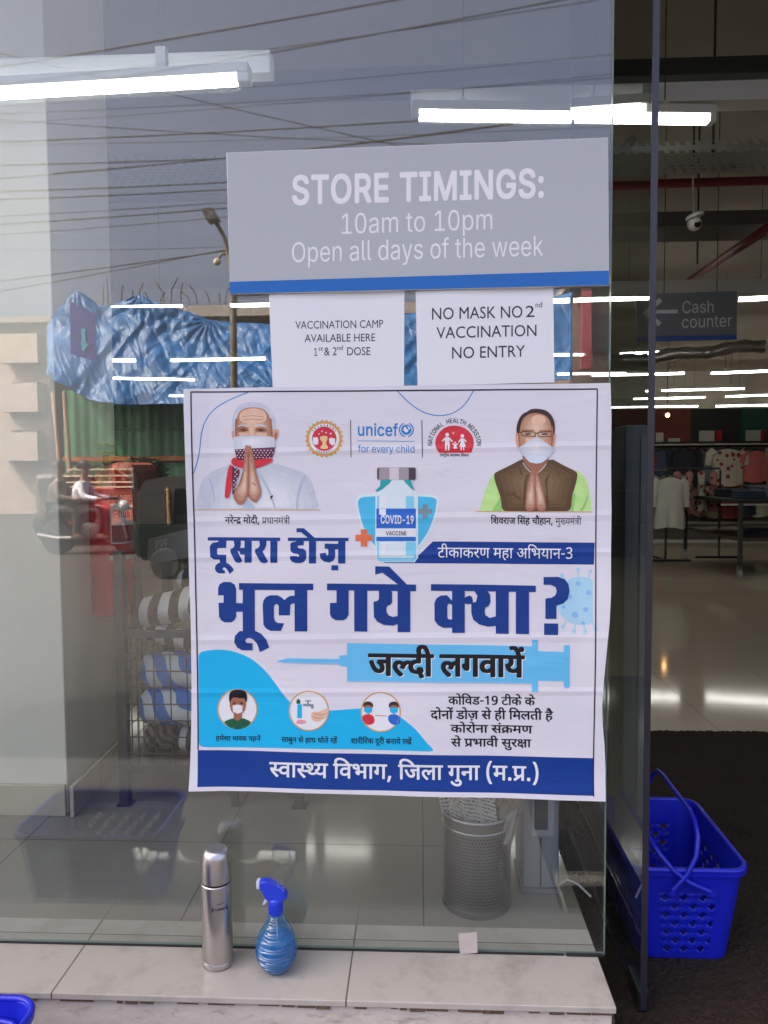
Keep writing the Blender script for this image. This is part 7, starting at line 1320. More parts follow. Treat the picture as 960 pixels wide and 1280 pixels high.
def cloth(name, col, sp=None, scale=12):
    m = mat(name, col, rough=.95, var=.15, scale=10, bump=.3, bscale=60)
    if sp:
        n = m.node_tree; b = n.nodes['Principled BSDF']; old = b.inputs['Base Color'].links[0].from_socket
        tc = n.nodes.new('ShaderNodeTexCoord'); v = n.nodes.new('ShaderNodeTexVoronoi'); v.inputs['Scale'].default_value = scale; n.links.new(tc.outputs['Object'], v.inputs['Vector'])
        k = math_node(n, 'LESS_THAN', v.outputs['Distance'], .32); mx = n.nodes.new('ShaderNodeMix'); mx.data_type = 'RGBA'; n.links.new(k, mx.inputs[0]); n.links.new(old, mx.inputs[6]); mx.inputs[7].default_value = sp+(1,); n.links.new(mx.outputs[2], b.inputs['Base Color'])
    return m
def garment(label, x, y, ztop, w, h, m, rz=0, sleeve=.3, flare=1.0, seed=0, depth=.05, group='garments on hangers', cat='shirt'):
    t = thing('hanging_garment', label, cat, (x, y, ztop), rz, group)
    bm = bm_new(); n_, s_ = 16, 36; rings = []
    for j in range(n_+1):
        f = j/n_; z = -f*h
        hw = w/2*(.30+.70*min(1, f/.10)**.7 if f < .10 else (1-.12*min(1, (f-.1)/.25)) if f < .35 else (.88+(flare-.88)*(f-.35)/.65))
        rg = []
        for k in range(s_):
            a = 2*PI*k/s_; fold = 1+.22*f*math.sin(a*5+seed)+.15*f*math.sin(a*9+seed*2)
            rg.append(bm.verts.new((hw*math.cos(a)*(1+.03*math.sin(f*9+seed)), depth*math.sin(a)*(.5+f)*fold, z+.015*f*math.sin(a*3+seed))))
        rings.append(rg)
    for A, B in zip(rings, rings[1:]):
        for k in range(s_): bm.faces.new((A[k], A[(k+1) % s_], B[(k+1) % s_], B[k]))
    bm.faces.new(rings[0]); 
    for s in (-1, 1):
        if sleeve: add_tube(bm, [(s*w*.40, 0, -h*.05), (s*w*.52, 0, -h*.14), (s*w*.56, .005, -h*(.14+sleeve))], [w*.14, w*.13, w*.10], 10)
    obj('cloth', bm, m, t, local=True, smooth=True)
    bm = bm_new(); add_tube(bm, [(-w*.36, 0, -.02), (0, 0, .03), (w*.36, 0, -.02)], .006, 6); add_tube(bm, [(0, 0, .03), (0, 0, .06), (.015, 0, .085), (.0, 0, .10)], .003, 5); obj('hanger', bm, M_blk, t, local=True)
    return t
gw = 'garments on the back display wall'
C_mar = cloth('maroon_cloth', (0.232, 0.051, 0.043)); C_nav = cloth('navy_cloth', (0.029, 0.029, 0.041)); C_flo = cloth('floral_cloth', (0.609, 0.551, 0.435), (.28, .06, .05), 9); C_cor = cloth('coral_cloth', (0.609, 0.16, 0.145)); C_wht = cloth('white_cloth', (0.725, 0.725, 0.609)); C_oli = cloth('olive_cloth', (0.232, 0.232, 0.16)); C_pnk = cloth('pink_floral', (0.522, 0.246, 0.217), (.10, .03, .03), 16); C_den = cloth('denim', (0.051, 0.072, 0.123)); C_gry = cloth('grey_denim', (0.16, 0.174, 0.203)); C_grn = cloth('sage_cloth', (0.29, 0.319, 0.232))
zt = Zp(562)
garment('long maroon dress hanging at the left of the display wall', X(802), DY-.2, zt, .42, 1.0, C_mar, sleeve=0, seed=1, group=gw, cat='dress')
garment('black and red jacket hanging on the display wall', X(850), DY-.2, zt, .46, .62, C_nav, sleeve=.4, seed=2, group=gw, cat='jacket')
garment('cream floral top hanging in the middle of the display wall', X(904), DY-.2, zt, .55, .60, C_flo, sleeve=.3, seed=3, group=gw)
garment('coral pink top hanging next to the floral top', X(939), DY-.22, Zp(565), .42, .50, C_cor, sleeve=.25, seed=4, group=gw)
garment('grey green shirt at the right edge of the display wall', X(968), DY-.2, zt, .42, .6, C_grn, sleeve=.35, seed=5, group=gw)
garment('dark red top half hidden behind the jacket', X(872), DY-.12, zt, .40, .56, C_mar, sleeve=.3, seed=6, group=gw)
for k, (px, py, w, h, m_, sl2, lab, ct) in enumerate((
 (798, 606, .38, .50, C_gry, .3, 'grey shirt in the lower row at the left of the display wall', 'shirt'), (818, 606, .36, .52, C_cor, .3, 'coral top in the lower row beside the grey shirt', 'shirt'), (842, 607, .40, .55, C_nav, .4, 'black shirt in the lower row under the jacket', 'shirt'), (864, 606, .36, .50, C_pnk, .3, 'pink floral shirt in the lower row left of centre', 'shirt'),
 (886, 607, .38, .52, C_oli, .3, 'olive shirt in the lower row at the centre', 'shirt'), (908, 606, .36, .54, C_mar, .3, 'maroon shirt in the lower row right of centre', 'shirt'), (930, 607, .38, .50, C_den, .4, 'dark denim shirt in the lower row under the coral top', 'shirt'), (952, 606, .38, .52, C_wht, .3, 'pale shirt in the lower row at the right edge', 'shirt'),
 (824, 563, .36, .55, C_den, .3, 'dark denim top between the dress and the jacket', 'shirt'), (922, 564, .34, .52, C_oli, .3, 'olive top between the floral and coral tops', 'shirt'), (886, 563, .34, .55, C_gry, .3, 'grey top left of the floral top', 'shirt'))):
    garment(lab, X(px), DY-.14-.02*(k % 3), Zp(py), w, h, m_, sleeve=sl2, seed=30+k, group=gw, cat=ct)
bm = bm_new(); add_tube(bm, [(X(780), DY-.2, Zp(602)), (X(1000), DY-.2, Zp(602))], .012, 8); obj('rail', bm, M_blk, dw)
# free standing rail
GY = 8.3
gr = thing('garment_rail', 'low black garment rail carrying blouses in front of the display wall', 'garment rail', (X(835, GY), GY, FZ))
zr = onY(840, 588, GY).z; xa, xb = X(826, GY), X(905, GY)
bm = bm_new(); add_tube(bm, [(xa, GY-.3, zr), (xa, GY+.9, zr)], .012, 8); add_tube(bm, [(xa, GY, zr+.02), (xb, GY+.1, zr+.02)], .012, 8); obj('top_bar', bm, M_blk, gr)
for yy in (GY-.25, GY+.85):
    bm = bm_new(); add_tube(bm, [(xa, yy, FZ+.06), (xa, yy, zr)], .014, 8); obj('post', bm, M_blk, gr)
bm = bm_new(); add_tube(bm, [(xb, GY+.1, FZ+.06), (xb, GY+.1, zr)], .014, 8); obj('post', bm, M_blk, gr)
bm = bm_new(); add_box(bm, xa-.3, xa+.3, GY-.28, GY-.24, FZ+.045, FZ+.075); add_box(bm, xa-.02, xa+.02, GY-.24, GY+.9, FZ+.045, FZ+.075); add_box(bm, xb-.3, xb+.3, GY+.08, GY+.12, FZ+.045, FZ+.075); obj('base', bm, M_blk, gr)
gg = 'blouses on the low garment rail'
px0 = X(838, GY-.28)
garment('white gathered blouse at the front end of the low garment rail', px0, GY-.30, onY(838, 597, GY-.3).z, .36, .62, C_wht, sleeve=.45, flare=1.05, seed=7, group=gg, depth=.09)
garment('grey green blouse second from the front of the rail', px0+.04, GY-.12, onY(838, 594, GY-.12).z, .36, .60, C_grn, sleeve=.4, seed=8, group=gg)
garment('olive blouse behind the pale ones on the rail', px0+.12, GY+.1, onY(852, 594, GY+.1).z, .36, .58, C_oli, sleeve=.4, seed=9, group=gg)
garment('dark olive shirt third from the front of the rail', px0+.18, GY+.3, onY(860, 594, GY+.3).z, .36, .58, C_oli, sleeve=.4, seed=10, group=gg)
for k in range(4):
    lab = ('pink patterned top nearest the white blouse on the cross bar', 'pink floral top second along the cross bar', 'cream floral top third along the cross bar', 'pink patterned top at the far end of the cross bar')[k]
    garment(lab, xa+.22+k*.16, GY+.02+.02*k, zr-.02, .34, .50, (C_pnk, C_pnk, C_flo, C_pnk)[k], rz=math.radians(70), sleeve=.2, seed=11+k, group=gg)
# table of folded jeans on castors
wp = onZ(928, 722, FZ); TX0, TY0, TY1 = wp.x-.06, wp.y-.04, wp.y+1.75; TX1 = TX0+1.5; TZ = onY(922, 625, TY0).z
tb = thing('display_table', 'dark two tier display table on castors with folded jeans', 'table', (TX0+.7, TY0+.9, FZ))
bm = bm_new(); add_box(bm, TX0, TX1, TY0, TY1, TZ-.04, TZ, bev=.004); obj('tabletop', bm, M_ddk, tb)
bm = bm_new(); z = onY(922, 674, TY0).z; add_box(bm, TX0+.045, TX1-.045, TY0+.03, TY1-.03, z-.03, z, bev=.003); obj('shelf', bm, mat('shelf_brown', (.10, .07, .05), rough=.6), tb); SZ = z
for x in (TX0+.02, TX1-.02):
    for y in (TY0+.02, TY1-.02):
        bm = bm_new(); add_box(bm, x-.02, x+.02, y-.02, y+.02, FZ+.13, TZ-.041); obj('leg', bm, mat('leg_grey', (.06, .06, .06), rough=.5), tb)
        bm = bm_new(); MM = Matrix.Translation((x, y, FZ+.045)) @ Matrix.Rotation(PI/2, 4, 'Y'); add_lathe(bm, [(.0, -.015), (.042, -.015), (.045, 0), (.042, .015), (0, .015)], seg=20, M=MM)
        ct = obj('castor', bm, mat('castor_white', (.55, .55, .52), rough=.4), tb, smooth=True)
        bm = bm_new(); add_box(bm, x-.024, x-.018, y-.02, y+.03, FZ+.04, FZ+.128); add_box(bm, x+.018, x+.024, y-.02, y+.03, FZ+.04, FZ+.128); add_box(bm, x-.024, x+.024, y-.02, y+.03, FZ+.1282, FZ+.134); obj('fork', bm, STEEL, ct)
def stack(label, x, y, z, n_, m, w=.30, d=.24, seed=0):
    bm = bm_new(); random.seed(seed)
    for k in range(n_):
        a = random.uniform(-.12, .12); M_ = Matrix.Translation((x, y, 0)) @ Matrix.Rotation(a, 4, 'Z'); add_box(bm, -w/2, w/2, -d/2, d/2, z+k*.032+.001, z+k*.032+.031, bev=.012, M=M_)
    noise_obj(bm, .006, 9, seed)
    o = obj('folded_jeans', bm, m, smooth=True, loc=(x, y, z)); tag(o, label, 'jeans', 'piles of folded jeans on the display table')
i = 0
for (x, y, n_, m, lab) in ((.22, .3, 3, C_den, 'low dark pile at the front left of the table'), (.62, .35, 4, C_gry, 'grey pile second from the left at the table front'), (1.05, .3, 3, C_den, 'dark pile third from the left at the table front'), (.25, .9, 3, C_nav, 'black pile in the middle of the table at the left'), (.68, .95, 4, C_gry, 'grey pile in the middle of the table'), (1.1, .9, 3, C_gry, 'pale grey pile in the middle of the table at the right'), (.3, 1.45, 2, C_pnk, 'pink pile at the far left corner of the table'), (.8, 1.45, 4, C_nav, 'black pile at the far side of the table')):
    stack('folded jeans, '+lab, TX0+x, TY0+y, TZ+.004, n_, m, seed=20+i); i += 1
for (x, y, n_, m, lab) in ((.3, .3, 3, C_nav, 'dark pile at the left of the lower shelf'), (.8, .35, 4, C_mar, 'reddish pile in the middle of the lower shelf'), (1.15, .3, 3, C_oli, 'olive pile at the right of the lower shelf')):
    stack('folded clothes, '+lab, TX0+x, TY0+y, SZ+.004, n_, m, seed=40+i); i += 1
# dark shelving further left
sh_ = thing('wall_shelving', 'dark shelving full of folded clothes seen dimly behind the poster', 'shelving', (-3, 8.5, FZ))
bm = bm_new(); add_box(bm, -6, 1.5, 8.9, 8.95, FZ, 2.0); obj('back_panel', bm, M_ddk, sh_)
for z in (.3, .75, 1.2, 1.65):
    bm = bm_new(); add_box(bm, -6, 1.5, 8.5, 8.898, z, z+.025); obj('shelf', bm, M_ddk, sh_)
# ================================================================= THE STREET BEHIND THE CAMERA (mirrored by the window)
GZ = -.399
M_conc = mat('raw_concrete', (.34, .30, .27), rough=.9, var=.2, scale=2); M_steelr = mat('rusty_rebar', (.10, .06, .045), rough=.8)
def box_px(bm, px0, px1, py0, py1, D, depth, z0=None):
    a, b = mir(px0, py0, D), mir(px1, py1, D)
    add_box(bm, a.x, b.x, a.y-depth, a.y, b.z if z0 is None else z0, a.z)
# pink apartment block at the far left
ap = thing('apartment_block', 'pinkish apartment block with balconies mirrored on the pillar at the left', 'building', tuple(mir(20, 585, 24).xy)+(GZ,))
M_pink = mat('pink_plaster', (.42, .33, .285), rough=.85, var=.12); M_win = mat('dark_window', (.05, .05, .055), rough=.25)
bm = bm_new(); box_px(bm, -60, 66, 405, 585, 24, 6, GZ); obj('wall', bm, M_pink, ap)
for py in (440, 500, 560):
    bm = bm_new(); a, b = mir(10, py, 24), mir(58, py+16, 24); add_box(bm, a.x, b.x, a.y+.003, a.y+.6, b.z, b.z+.12); add_box(bm, a.x, b.x, a.y+.5, a.y+.6, b.z+.123, b.z+.95); add_box(bm, a.x, a.x+.1, a.y+.003, a.y+.497, b.z+.123, b.z+.95); add_box(bm, b.x-.1, b.x, a.y+.003, a.y+.497, b.z+.123, b.z+.95); obj('balcony', bm, mat('pale_plaster', (.44, .355, .31), rough=.8), ap)
    for px in (14, 40):
        bm = bm_new(); a, b = mir(px, py-22, 24), mir(px+12, py+4, 24); add_box(bm, a.x, b.x, a.y+.003, a.y+.05, b.z, a.z); obj('window', bm, M_win, ap)
bm = bm_new(); a, b = mir(-60, 400, 24), mir(70, 405, 24); add_box(bm, a.x, b.x, a.y-6, a.y+.4, b.z, a.z); obj('roof', bm, M_conc, ap)
# unfinished concrete frame with bars on its roof
uf = thing('unfinished_building', 'unfinished concrete building with steel bars sticking up from its flat roof', 'building', tuple(mir(330, 585, 18.5).xy)+(GZ,))
bm = bm_new(); box_px(bm, 118, 520, 384, 391, 18.5, 6); obj('roof_slab', bm, M_conc, uf)
bm = bm_new(); box_px(bm, 118, 520, 391, 600, 22.5, 1, GZ); obj('back_wall', bm, mat('shade_brown', (.11, .09, .075), rough=.9), uf)  # shade inside the open frame put into this dark wall colour
for px in (124, 275, 400, 505):
    bm = bm_new(); box_px(bm, px, px+12, 391.3, 600, 18.6, .35, GZ); obj('column', bm, M_conc, uf)
random.seed(11)
for k, px in enumerate((129, 135, 152, 166, 173, 186, 200, 206, 213, 226, 238, 247, 262, 275, 281, 296)):
    a = mir(px, 384, 19); h = random.uniform(.35, .8); dx = random.uniform(-.12, .12)
    bm = bm_new(); add_tube(bm, [(a.x, a.y, a.z-.02), (a.x+dx*.4, a.y, a.z+h*.6), (a.x+dx*2, a.y, a.z+h)], .018, 5); obj('rebar', bm, M_steelr, uf)
# brown brick building on the right
bb = thing('brick_building', 'brownish brick building with a red downpipe mirrored right of the no mask notice', 'building', tuple(mir(730, 585, 17.6).xy)+(GZ,))
m = mat('dull_brick', (.20, .145, .12), rough=.9, var=.2, scale=3)
bm = bm_new(); box_px(bm, 715, 900, 352, 600, 17.6, 6, GZ); obj('wall', bm, m, bb)
bm = bm_new(); a, b = mir(727, 352, 17.3), mir(739, 462, 17.3); add_box(bm, a.x, b.x, a.y-.12, a.y+.05, b.z, a.z, bev=.02); obj('red_board', bm, mat('faded_red', (.30, .05, .065), rough=.7), bb)
bm = bm_new(); a, b = mir(741, 393, 17.5), mir(762, 440, 17.5); add_box(bm, a.x, b.x, a.y-.05, a.y+.02, b.z, a.z); obj('window', bm, M_win, bb)
bm = bm_new(); a, b = mir(712, 346, 17.2), mir(905, 352, 17.2); add_box(bm, a.x, b.x, a.y-6, a.y, b.z, a.z); obj('roof', bm, M_conc, bb)
# green fence
gf = thing('green_fence', 'long green sheet fence standing below the blue tarpaulin', 'fence', tuple(mir(220, 585, 15.8).xy)+(GZ,))
M_grn = mat('green_sheet', (.07, .21, .11), rough=.6, var=.15, scale=.8); M_pole = mat('pale_wood', (.42, .30, .20), rough=.8)
bm = bm_new(); a, b = mir(78, 488, 16), mir(520, 488, 16); nx = 260
for k in range(nx):
    x0, x1 = a.x+(b.x-a.x)*k/nx, a.x+(b.x-a.x)*(k+1)/nx; w0, w1 = .02*math.sin(k*.22)+.008*math.sin(k*.9), .02*math.sin((k+1)*.22)+.008*math.sin((k+1)*.9)
    bm.faces.new([bm.verts.new(p) for p in ((x0, a.y+w0, GZ), (x1, a.y+w1, GZ), (x1, a.y+w1, a.z), (x0, a.y+w0, a.z))])
bmesh.ops.remove_doubles(bm, verts=bm.verts, dist=1e-4); o = obj('sheeting', bm, M_grn, gf); s_ = o.modifiers.new('t', 'SOLIDIFY'); s_.thickness = .01
bm = bm_new(); box_px(bm, 78, 520, 571, 573.5, 15.88, .06); obj('rail', bm, mat('orange_rail', (.45, .16, .05), rough=.7), gf)
for px0, px1 in ((66, 80), (80, 90)):
    a, b = mir(px0, 490, 15.5), mir(px1, 590, 15.5); bm = bm_new(); add_tube(bm, [a, (b.x, b.y, GZ)], .05, 8); obj('bamboo_post', bm, M_pole, gf)
# blue tarpaulin
M_tarp = mat('tarpaulin', (.008, .080, .23), rough=.40, var=.45, scale=1.1, bump=.15, bscale=20, spec=.30)
top = [(58, 412), (72, 388), (97, 362), (112, 372), (128, 384), (150, 378), (176, 369), (190, 376), (212, 384), (236, 390), (262, 400), (300, 404), (345, 407), (430, 400), (520, 392), (620, 388), (714, 366)]
bot = [(62, 470), (75, 478), (97, 492), (112, 500), (132, 504), (160, 507), (190, 506), (220, 506), (260, 500), (300, 494), (345, 486), (430, 488), (520, 492), (620, 480), (716, 474)]
def interp(pl, x):
    for (x0, y0), (x1, y1) in zip(pl, pl[1:]):
        if x0 <= x <= x1: return y0+(y1-y0)*(x-x0)/(x1-x0)
    return pl[0][1] if x < pl[0][0] else pl[-1][1]
bm = bm_new(); NU, NV = 520, 90; g = []
for j in range(NV+1):
    v = j/NV; row = []
    for i in range(NU+1):
        px = 60+(714-60)*i/NU; yt, yb = interp(top, px), interp(bot, px); py = yt+(yb-yt)*v
        D = 16.4-1.6*v
        p = mir(px, py, D)
        q = 0
        for ax, ay in ((97, 362), (178, 369), (345, 486), (600, 388), (262, 400)):
            an = math.atan2(py-ay, px-ax); rr_ = math.hypot(py-ay, px-ax); q += .07*math.exp(-rr_/110)*(abs(math.sin(an*8+.7*noise.noise(Vector((px*.03, py*.03, ax)))*3))-.5)*min(1, rr_/14)
        q += .12*noise.noise(Vector((px*.02, py*.025, 1)))
        for sc_, am, ro in ((.03, .045, .75), (.08, .014, -.4), (.24, .007, .9)):
            xr, yr = px*math.cos(ro)+py*math.sin(ro), -px*math.sin(ro)+py*math.cos(ro)
            q += am*(1-abs(noise.noise(Vector((xr*sc_*2.2, yr*sc_*.45, sc_*99))))*2.2)
        p.y += q; p.z += .04*noise.noise(Vector((px*.09, v*2, 7)))*(v > .9)
        row.append(bm.verts.new(p))
    g.append(row)
for j in range(NV):
    for i in range(NU): bm.faces.new((g[j][i], g[j][i+1], g[j+1][i+1], g[j+1][i]))
c_ = mir(200, 585, 13.4); o = obj('tarpaulin', bm, M_tarp, smooth=True, loc=(c_.x, c_.y, GZ)); s_ = o.modifiers.new('t', 'SOLIDIFY'); s_.thickness = .006
tag(o, 'wrinkled shiny blue tarpaulin draped over the stalls across the street', 'tarpaulin')
bn = thing('banner', 'purple banner with a pale blue emblem tied on the left end of the tarpaulin', 'banner', tuple(mir(105, 450, 14.3)))
def mpoly(pts, D, d=.01):
    bm = bm_new(); A = [bm.verts.new(mir(x, y, D)) for x, y in pts]; B = [bm.verts.new(mir(x, y, D)+Vector((0, -d, 0))) for x, y in pts]
    bm.faces.new(A); bm.faces.new(B[::-1])
    for i in range(len(A)): bm.faces.new((A[i], A[(i+1) % len(A)], B[(i+1) % len(A)], B[i]))
    return bm
obj('cloth', mpoly([(87, 376), (119, 392), (120, 452), (88, 442)], 14.3), mat('banner_purple', (.035, .03, .22), rough=.5, var=.3), bn)
obj('emblem', mpoly([(101, 410), (106, 410), (107, 428), (110, 430), (104, 440), (99, 430), (102, 427)], 14.28, .005), mat('banner_cyan', (.06, .30, .42), rough=.5), bn)
# bush
def leaf_ball(bm, c, R, n_, s, seed, sq=.8):
    rnd = random.Random(seed)
    for k in range(n_):
        d = Vector((rnd.gauss(0, 1), rnd.gauss(0, 1), rnd.gauss(0, 1))).normalized()*R*(rnd.random()**.45); d.z *= sq
        p = Vector(c)+d*(1+.3*noise.noise(d*2.2)); u = Vector((rnd.gauss(0, 1), rnd.gauss(0, 1), rnd.gauss(0, 1))).normalized(); w = u.orthogonal().normalized(); q = s*rnd.uniform(.6, 1.3)
        bm.faces.new([bm.verts.new(p+e) for e in (u*q, w*q*.5, -u*q, -w*q*.5)])
c = mir(182, 590, 14.6); bsh = thing('bush', 'dark leafy bush beside the red truck in front of the green fence', 'bush', (c.x, c.y, GZ))
bm = bm_new(); leaf_ball(bm, c, .42, 900, .07, 1); leaf_ball(bm, c+Vector((-.25, 0, .12)), .25, 350, .06, 2); leaf_ball(bm, c+Vector((.2, 0, .08)), .25, 350, .06, 3); obj('foliage', bm, mat('leaf', (.05, .075, .028), rough=.7, var=.4, scale=3), bsh)
bm = bm_new(); add_tube(bm, [(c.x, c.y, GZ), (c.x+.02, c.y, c.z-.3), (c.x-.05, c.y, c.z+.1)], [.05, .04, .02], 7); add_tube(bm, [(c.x+.02, c.y, c.z-.4), (c.x+.2, c.y, c.z)], [.03, .012], 6); obj('trunk', bm, mat('bark', (.10, .075, .05), rough=.9), bsh)
# street lamp
D = 8.5; b0 = mir(292, 480, D)
slp = thing('street_lamp', 'grey street lamp pole with two arms rising left of the grey board', 'street lamp', (b0.x, b0.y, GZ))
M_sp = mat('lamp_pole', (.16, .14, .11), rough=.6, var=.2); M_lh = mat('lamp_head', (.06, .05, .05), rough=.5)
t0 = mir(291, 350, D); bm = bm_new(); add_tube(bm, [(b0.x, b0.y, GZ), (b0.x, b0.y, b0.z), t0, mir(288, 330, D), mir(284, 312, D)], [.055, .05, .045, .04, .035], 10); obj('pole', bm, M_sp, slp, smooth=True)
bm = bm_new(); add_tube(bm, [mir(284, 312, D), mir(281, 298, D), mir(274, 285, D), mir(268, 275, D)], .028, 8); obj('arm', bm, M_sp, slp, smooth=True)
bm = bm_new(); add_tube(bm, [mir(288, 335, D), mir(285, 322, D), mir(279, 316, D), mir(273, 322, D)], .022, 8); obj('arm', bm, M_sp, slp, smooth=True)
bm = bm_new(); board(bm, [mir(x, y, D) for x, y in ((256, 267), (269, 265), (277, 277), (263, 281))], (0, .20, 0)); obj('lamp_head', bm, M_lh, slp)
bm = bm_new(); bmesh.ops.create_uvsphere(bm, u_segments=14, v_segments=10, radius=.05, matrix=Matrix.Translation(mir(271, 327, D))); obj('bulb', bm, mat('bulb_cream', (.6, .5, .4), rough=.4), slp, smooth=True)
# overhead cables
WIRES = [((0, 83), (440, 9), 7, 1.6, 'topmost overhead cable, rising to the right at the top of the window'), ((0, 105), (400, 52), 7, .8, 'thin overhead cable rising just over the left tube light'), ((380, 58), (760, -12), 7, 1.3, 'thick overhead cable leaving the top edge of the photo'),
 ((50, 78), (400, 160), 8, 1.0, 'cable slanting down to the right across the left tube light'), ((0, 142), (400, 122), 7, .6, 'thin cable below the left tube light'), ((0, 177), (400, 158), 7, 1.3, 'dark cable just above the grey board at the left'), ((0, 181), (400, 172), 8, .5, 'hair thin cable under the dark one by the board'),
 ((380, 103), (768, 67), 8, .5, 'upper thin cable high above the long tube light'), ((380, 127), (768, 92), 8, .5, 'lower thin cable high above the long tube light'), ((0, 206), (290, 197), 7, 1.2, 'black cable through the perforated tray reflection'), ((0, 223), (290, 196), 8, 1.1, 'black cable crossing up to the board corner'),
 ((0, 239), (290, 227), 7, 1.2, 'black cable meeting the upper left of the board'), ((0, 249), (290, 236), 7, 1.2, 'second black cable below the board upper corner'), ((0, 270), (290, 252), 7, .8, 'thin cable level with the first line of board lettering'), ((0, 280), (290, 259), 7, 1.2, 'black cable level with the lamp head'),
 ((0, 293), (290, 270), 7, .7, 'thin cable running just under the lamp head'), ((0, 351), (290, 312), 8, 1.2, 'upper of the two black cables beside the lamp bulb'), ((0, 364), (290, 310), 9, 1.0, 'lower of the two black cables beside the lamp bulb'), ((120, 312), (290, 308), 10, .5, 'faint cable sagging behind the lamp bulb'),
 ((380, 187), (640, 155), 8, 1.2, 'black cable running into the top edge of the grey board'), ((320, 170), (620, 183), 9, .8, 'thin cable slanting down into the top of the board')]
M_wire = mat('cable_black', (.018, .018, .02), rough=.6)
for (x0, y0), (x1, y1), D, w, lab in WIRES:
    k = 1.2
    xa, ya = x0-(x1-x0)*k, y0-(y1-y0)*k; xb, yb = x1+(x1-x0)*k, y1+(y1-y0)*k
    pts = []
    for q in range(17):
        t = q/16; p = mir(xa+(xb-xa)*t, ya+(yb-ya)*t, D); s_ = (t-.5)*2; p.z += .10*(s_*s_-.09); pts.append(p)
    bm = bm_new(); add_tube(bm, pts, w*(D+1.7)/960*.70, 5); tag(obj('overhead_cable', bm, M_wire, smooth=True, loc=tuple(pts[8])), lab, 'cable', 'overhead cables mirrored in the window')
# truck
D = 13.0
tk = thing('cargo_truck', 'orange red cargo truck with a cream stake cage mirrored behind the rider', 'truck', tuple(mir(115, 585, D).xy)+(GZ,))
M_or = mat('truck_orange', (.42, .09, .045), rough=.5, var=.25, scale=3); M_crm = mat('truck_cream', (.60, .50, .36), rough=.6)
bm = bm_new(); box_px(bm, 74, 166, 612, 655, D, 2.0); obj('load_bed', bm, M_or, tk)
bm = bm_new(); a, b = mir(132, 578, D), mir(166, 611.7, D); add_box(bm, a.x, b.x, a.y-1.9, a.y-.05, b.z, a.z, bev=.15); obj('tarped_load', bm, mat('load_red', (.26, .06, .03), rough=.6, var=.4, scale=5, bump=.6, bscale=8), tk)
bm = bm_new()
for px in (76, 92, 104, 121, 141, 164): box_px(bm, px, px+2, 584, 611.8, D-.01, .06)
obj('stake', bm, M_crm, tk)
bm = bm_new()
for py in (586, 594, 602, 608): box_px(bm, 74, 166, py, py+1.4, D-.05, .035)
obj('cage_rail', bm, M_crm, tk)
bm = bm_new(); box_px(bm, 70, 166, 632, 634, D-.02, .04); obj('side_trim', bm, M_crm, tk)
bm = bm_new(); a, b = mir(40, 592, D), mir(72, 655, D); add_box(bm, a.x, b.x, a.y-1.9, a.y-.02, b.z, a.z, bev=.12); obj('cab', bm, mat('cab_grey', (.11, .085, .075), rough=.4), tk)
bm = bm_new(); a, b = mir(48, 598, D-.03), mir(66, 618, D-.03); add_box(bm, a.x, b.x, a.y-.02, a.y+.01, b.z, a.z); obj('window', bm, M_win, tk)
def wheel(parent, x, y, r, w, name='wheel', seg=28):
    MM = Matrix.Translation((x, y, GZ+r)) @ Matrix.Rotation(PI/2, 4, 'X')
    bm = bm_new(); add_lathe(bm, [(r*.62, -w/2), (r*.92, -w/2), (r, -w*.3), (r, w*.3), (r*.92, w/2), (r*.62, w/2)], seg=seg, M=MM)
    o = obj(name, bm, mat('tyre', (.02, .02, .02), rough=.8), parent, smooth=True)
    bm = bm_new(); add_lathe(bm, [(0, -w*.3), (r*.6, -w*.3), (r*.6, w*.3), (0, w*.3)], seg=seg, M=MM); obj('rim', bm, mat('rim_grey', (.3, .3, .3), rough=.4, metal=.6), o); return o
a = mir(60, 600, D); wheel(tk, a.x, a.y-.25, .42, .25); a = mir(140, 600, D); wheel(tk, a.x, a.y-.25, .42, .25)
bm = bm_new(); a, b = mir(45, 655, D), mir(164, 668, D); add_box(bm, a.x, b.x, a.y-1.5, a.y-.5, b.z, a.z-.005); obj('chassis', bm, M_blk2, tk)
# people on a motorcycle
def skin(name, verts, edges, m, parent=None, lvl=2):
    me = bpy.data.meshes.new(name); me.from_pydata([v[0] for v in verts], edges, []); o = bpy.data.objects.new(name, me); COL.objects.link(o)
    md = o.modifiers.new('skin', 'SKIN'); md.use_smooth_shade = True
    for sv, v in zip(me.skin_vertices[0].data, verts): sv.radius = (v[1], v[2] if len(v) > 2 else v[1])
    me.skin_vertices[0].data[0].use_root = True
    o.modifiers.new('sub', 'SUBSURF').levels = lvl; o.modifiers['sub'].render_levels = lvl
    dg = bpy.context.evaluated_depsgraph_get(); me2 = bpy.data.meshes.new_from_object(o.evaluated_get(dg)); o.modifiers.clear(); old = o.data; o.data = me2; bpy.data.meshes.remove(old)
    me2.name = name; me2.materials.clear(); me2.materials.append(m); me2.polygons.foreach_set('use_smooth', [True]*len(me2.polygons))
    if parent: o.parent = parent
    return o
M_skin = mat('skin_brown', (.20, .11, .07), rough=.6); M_hair = mat('hair_black', (.015, .012, .012), rough=.6)
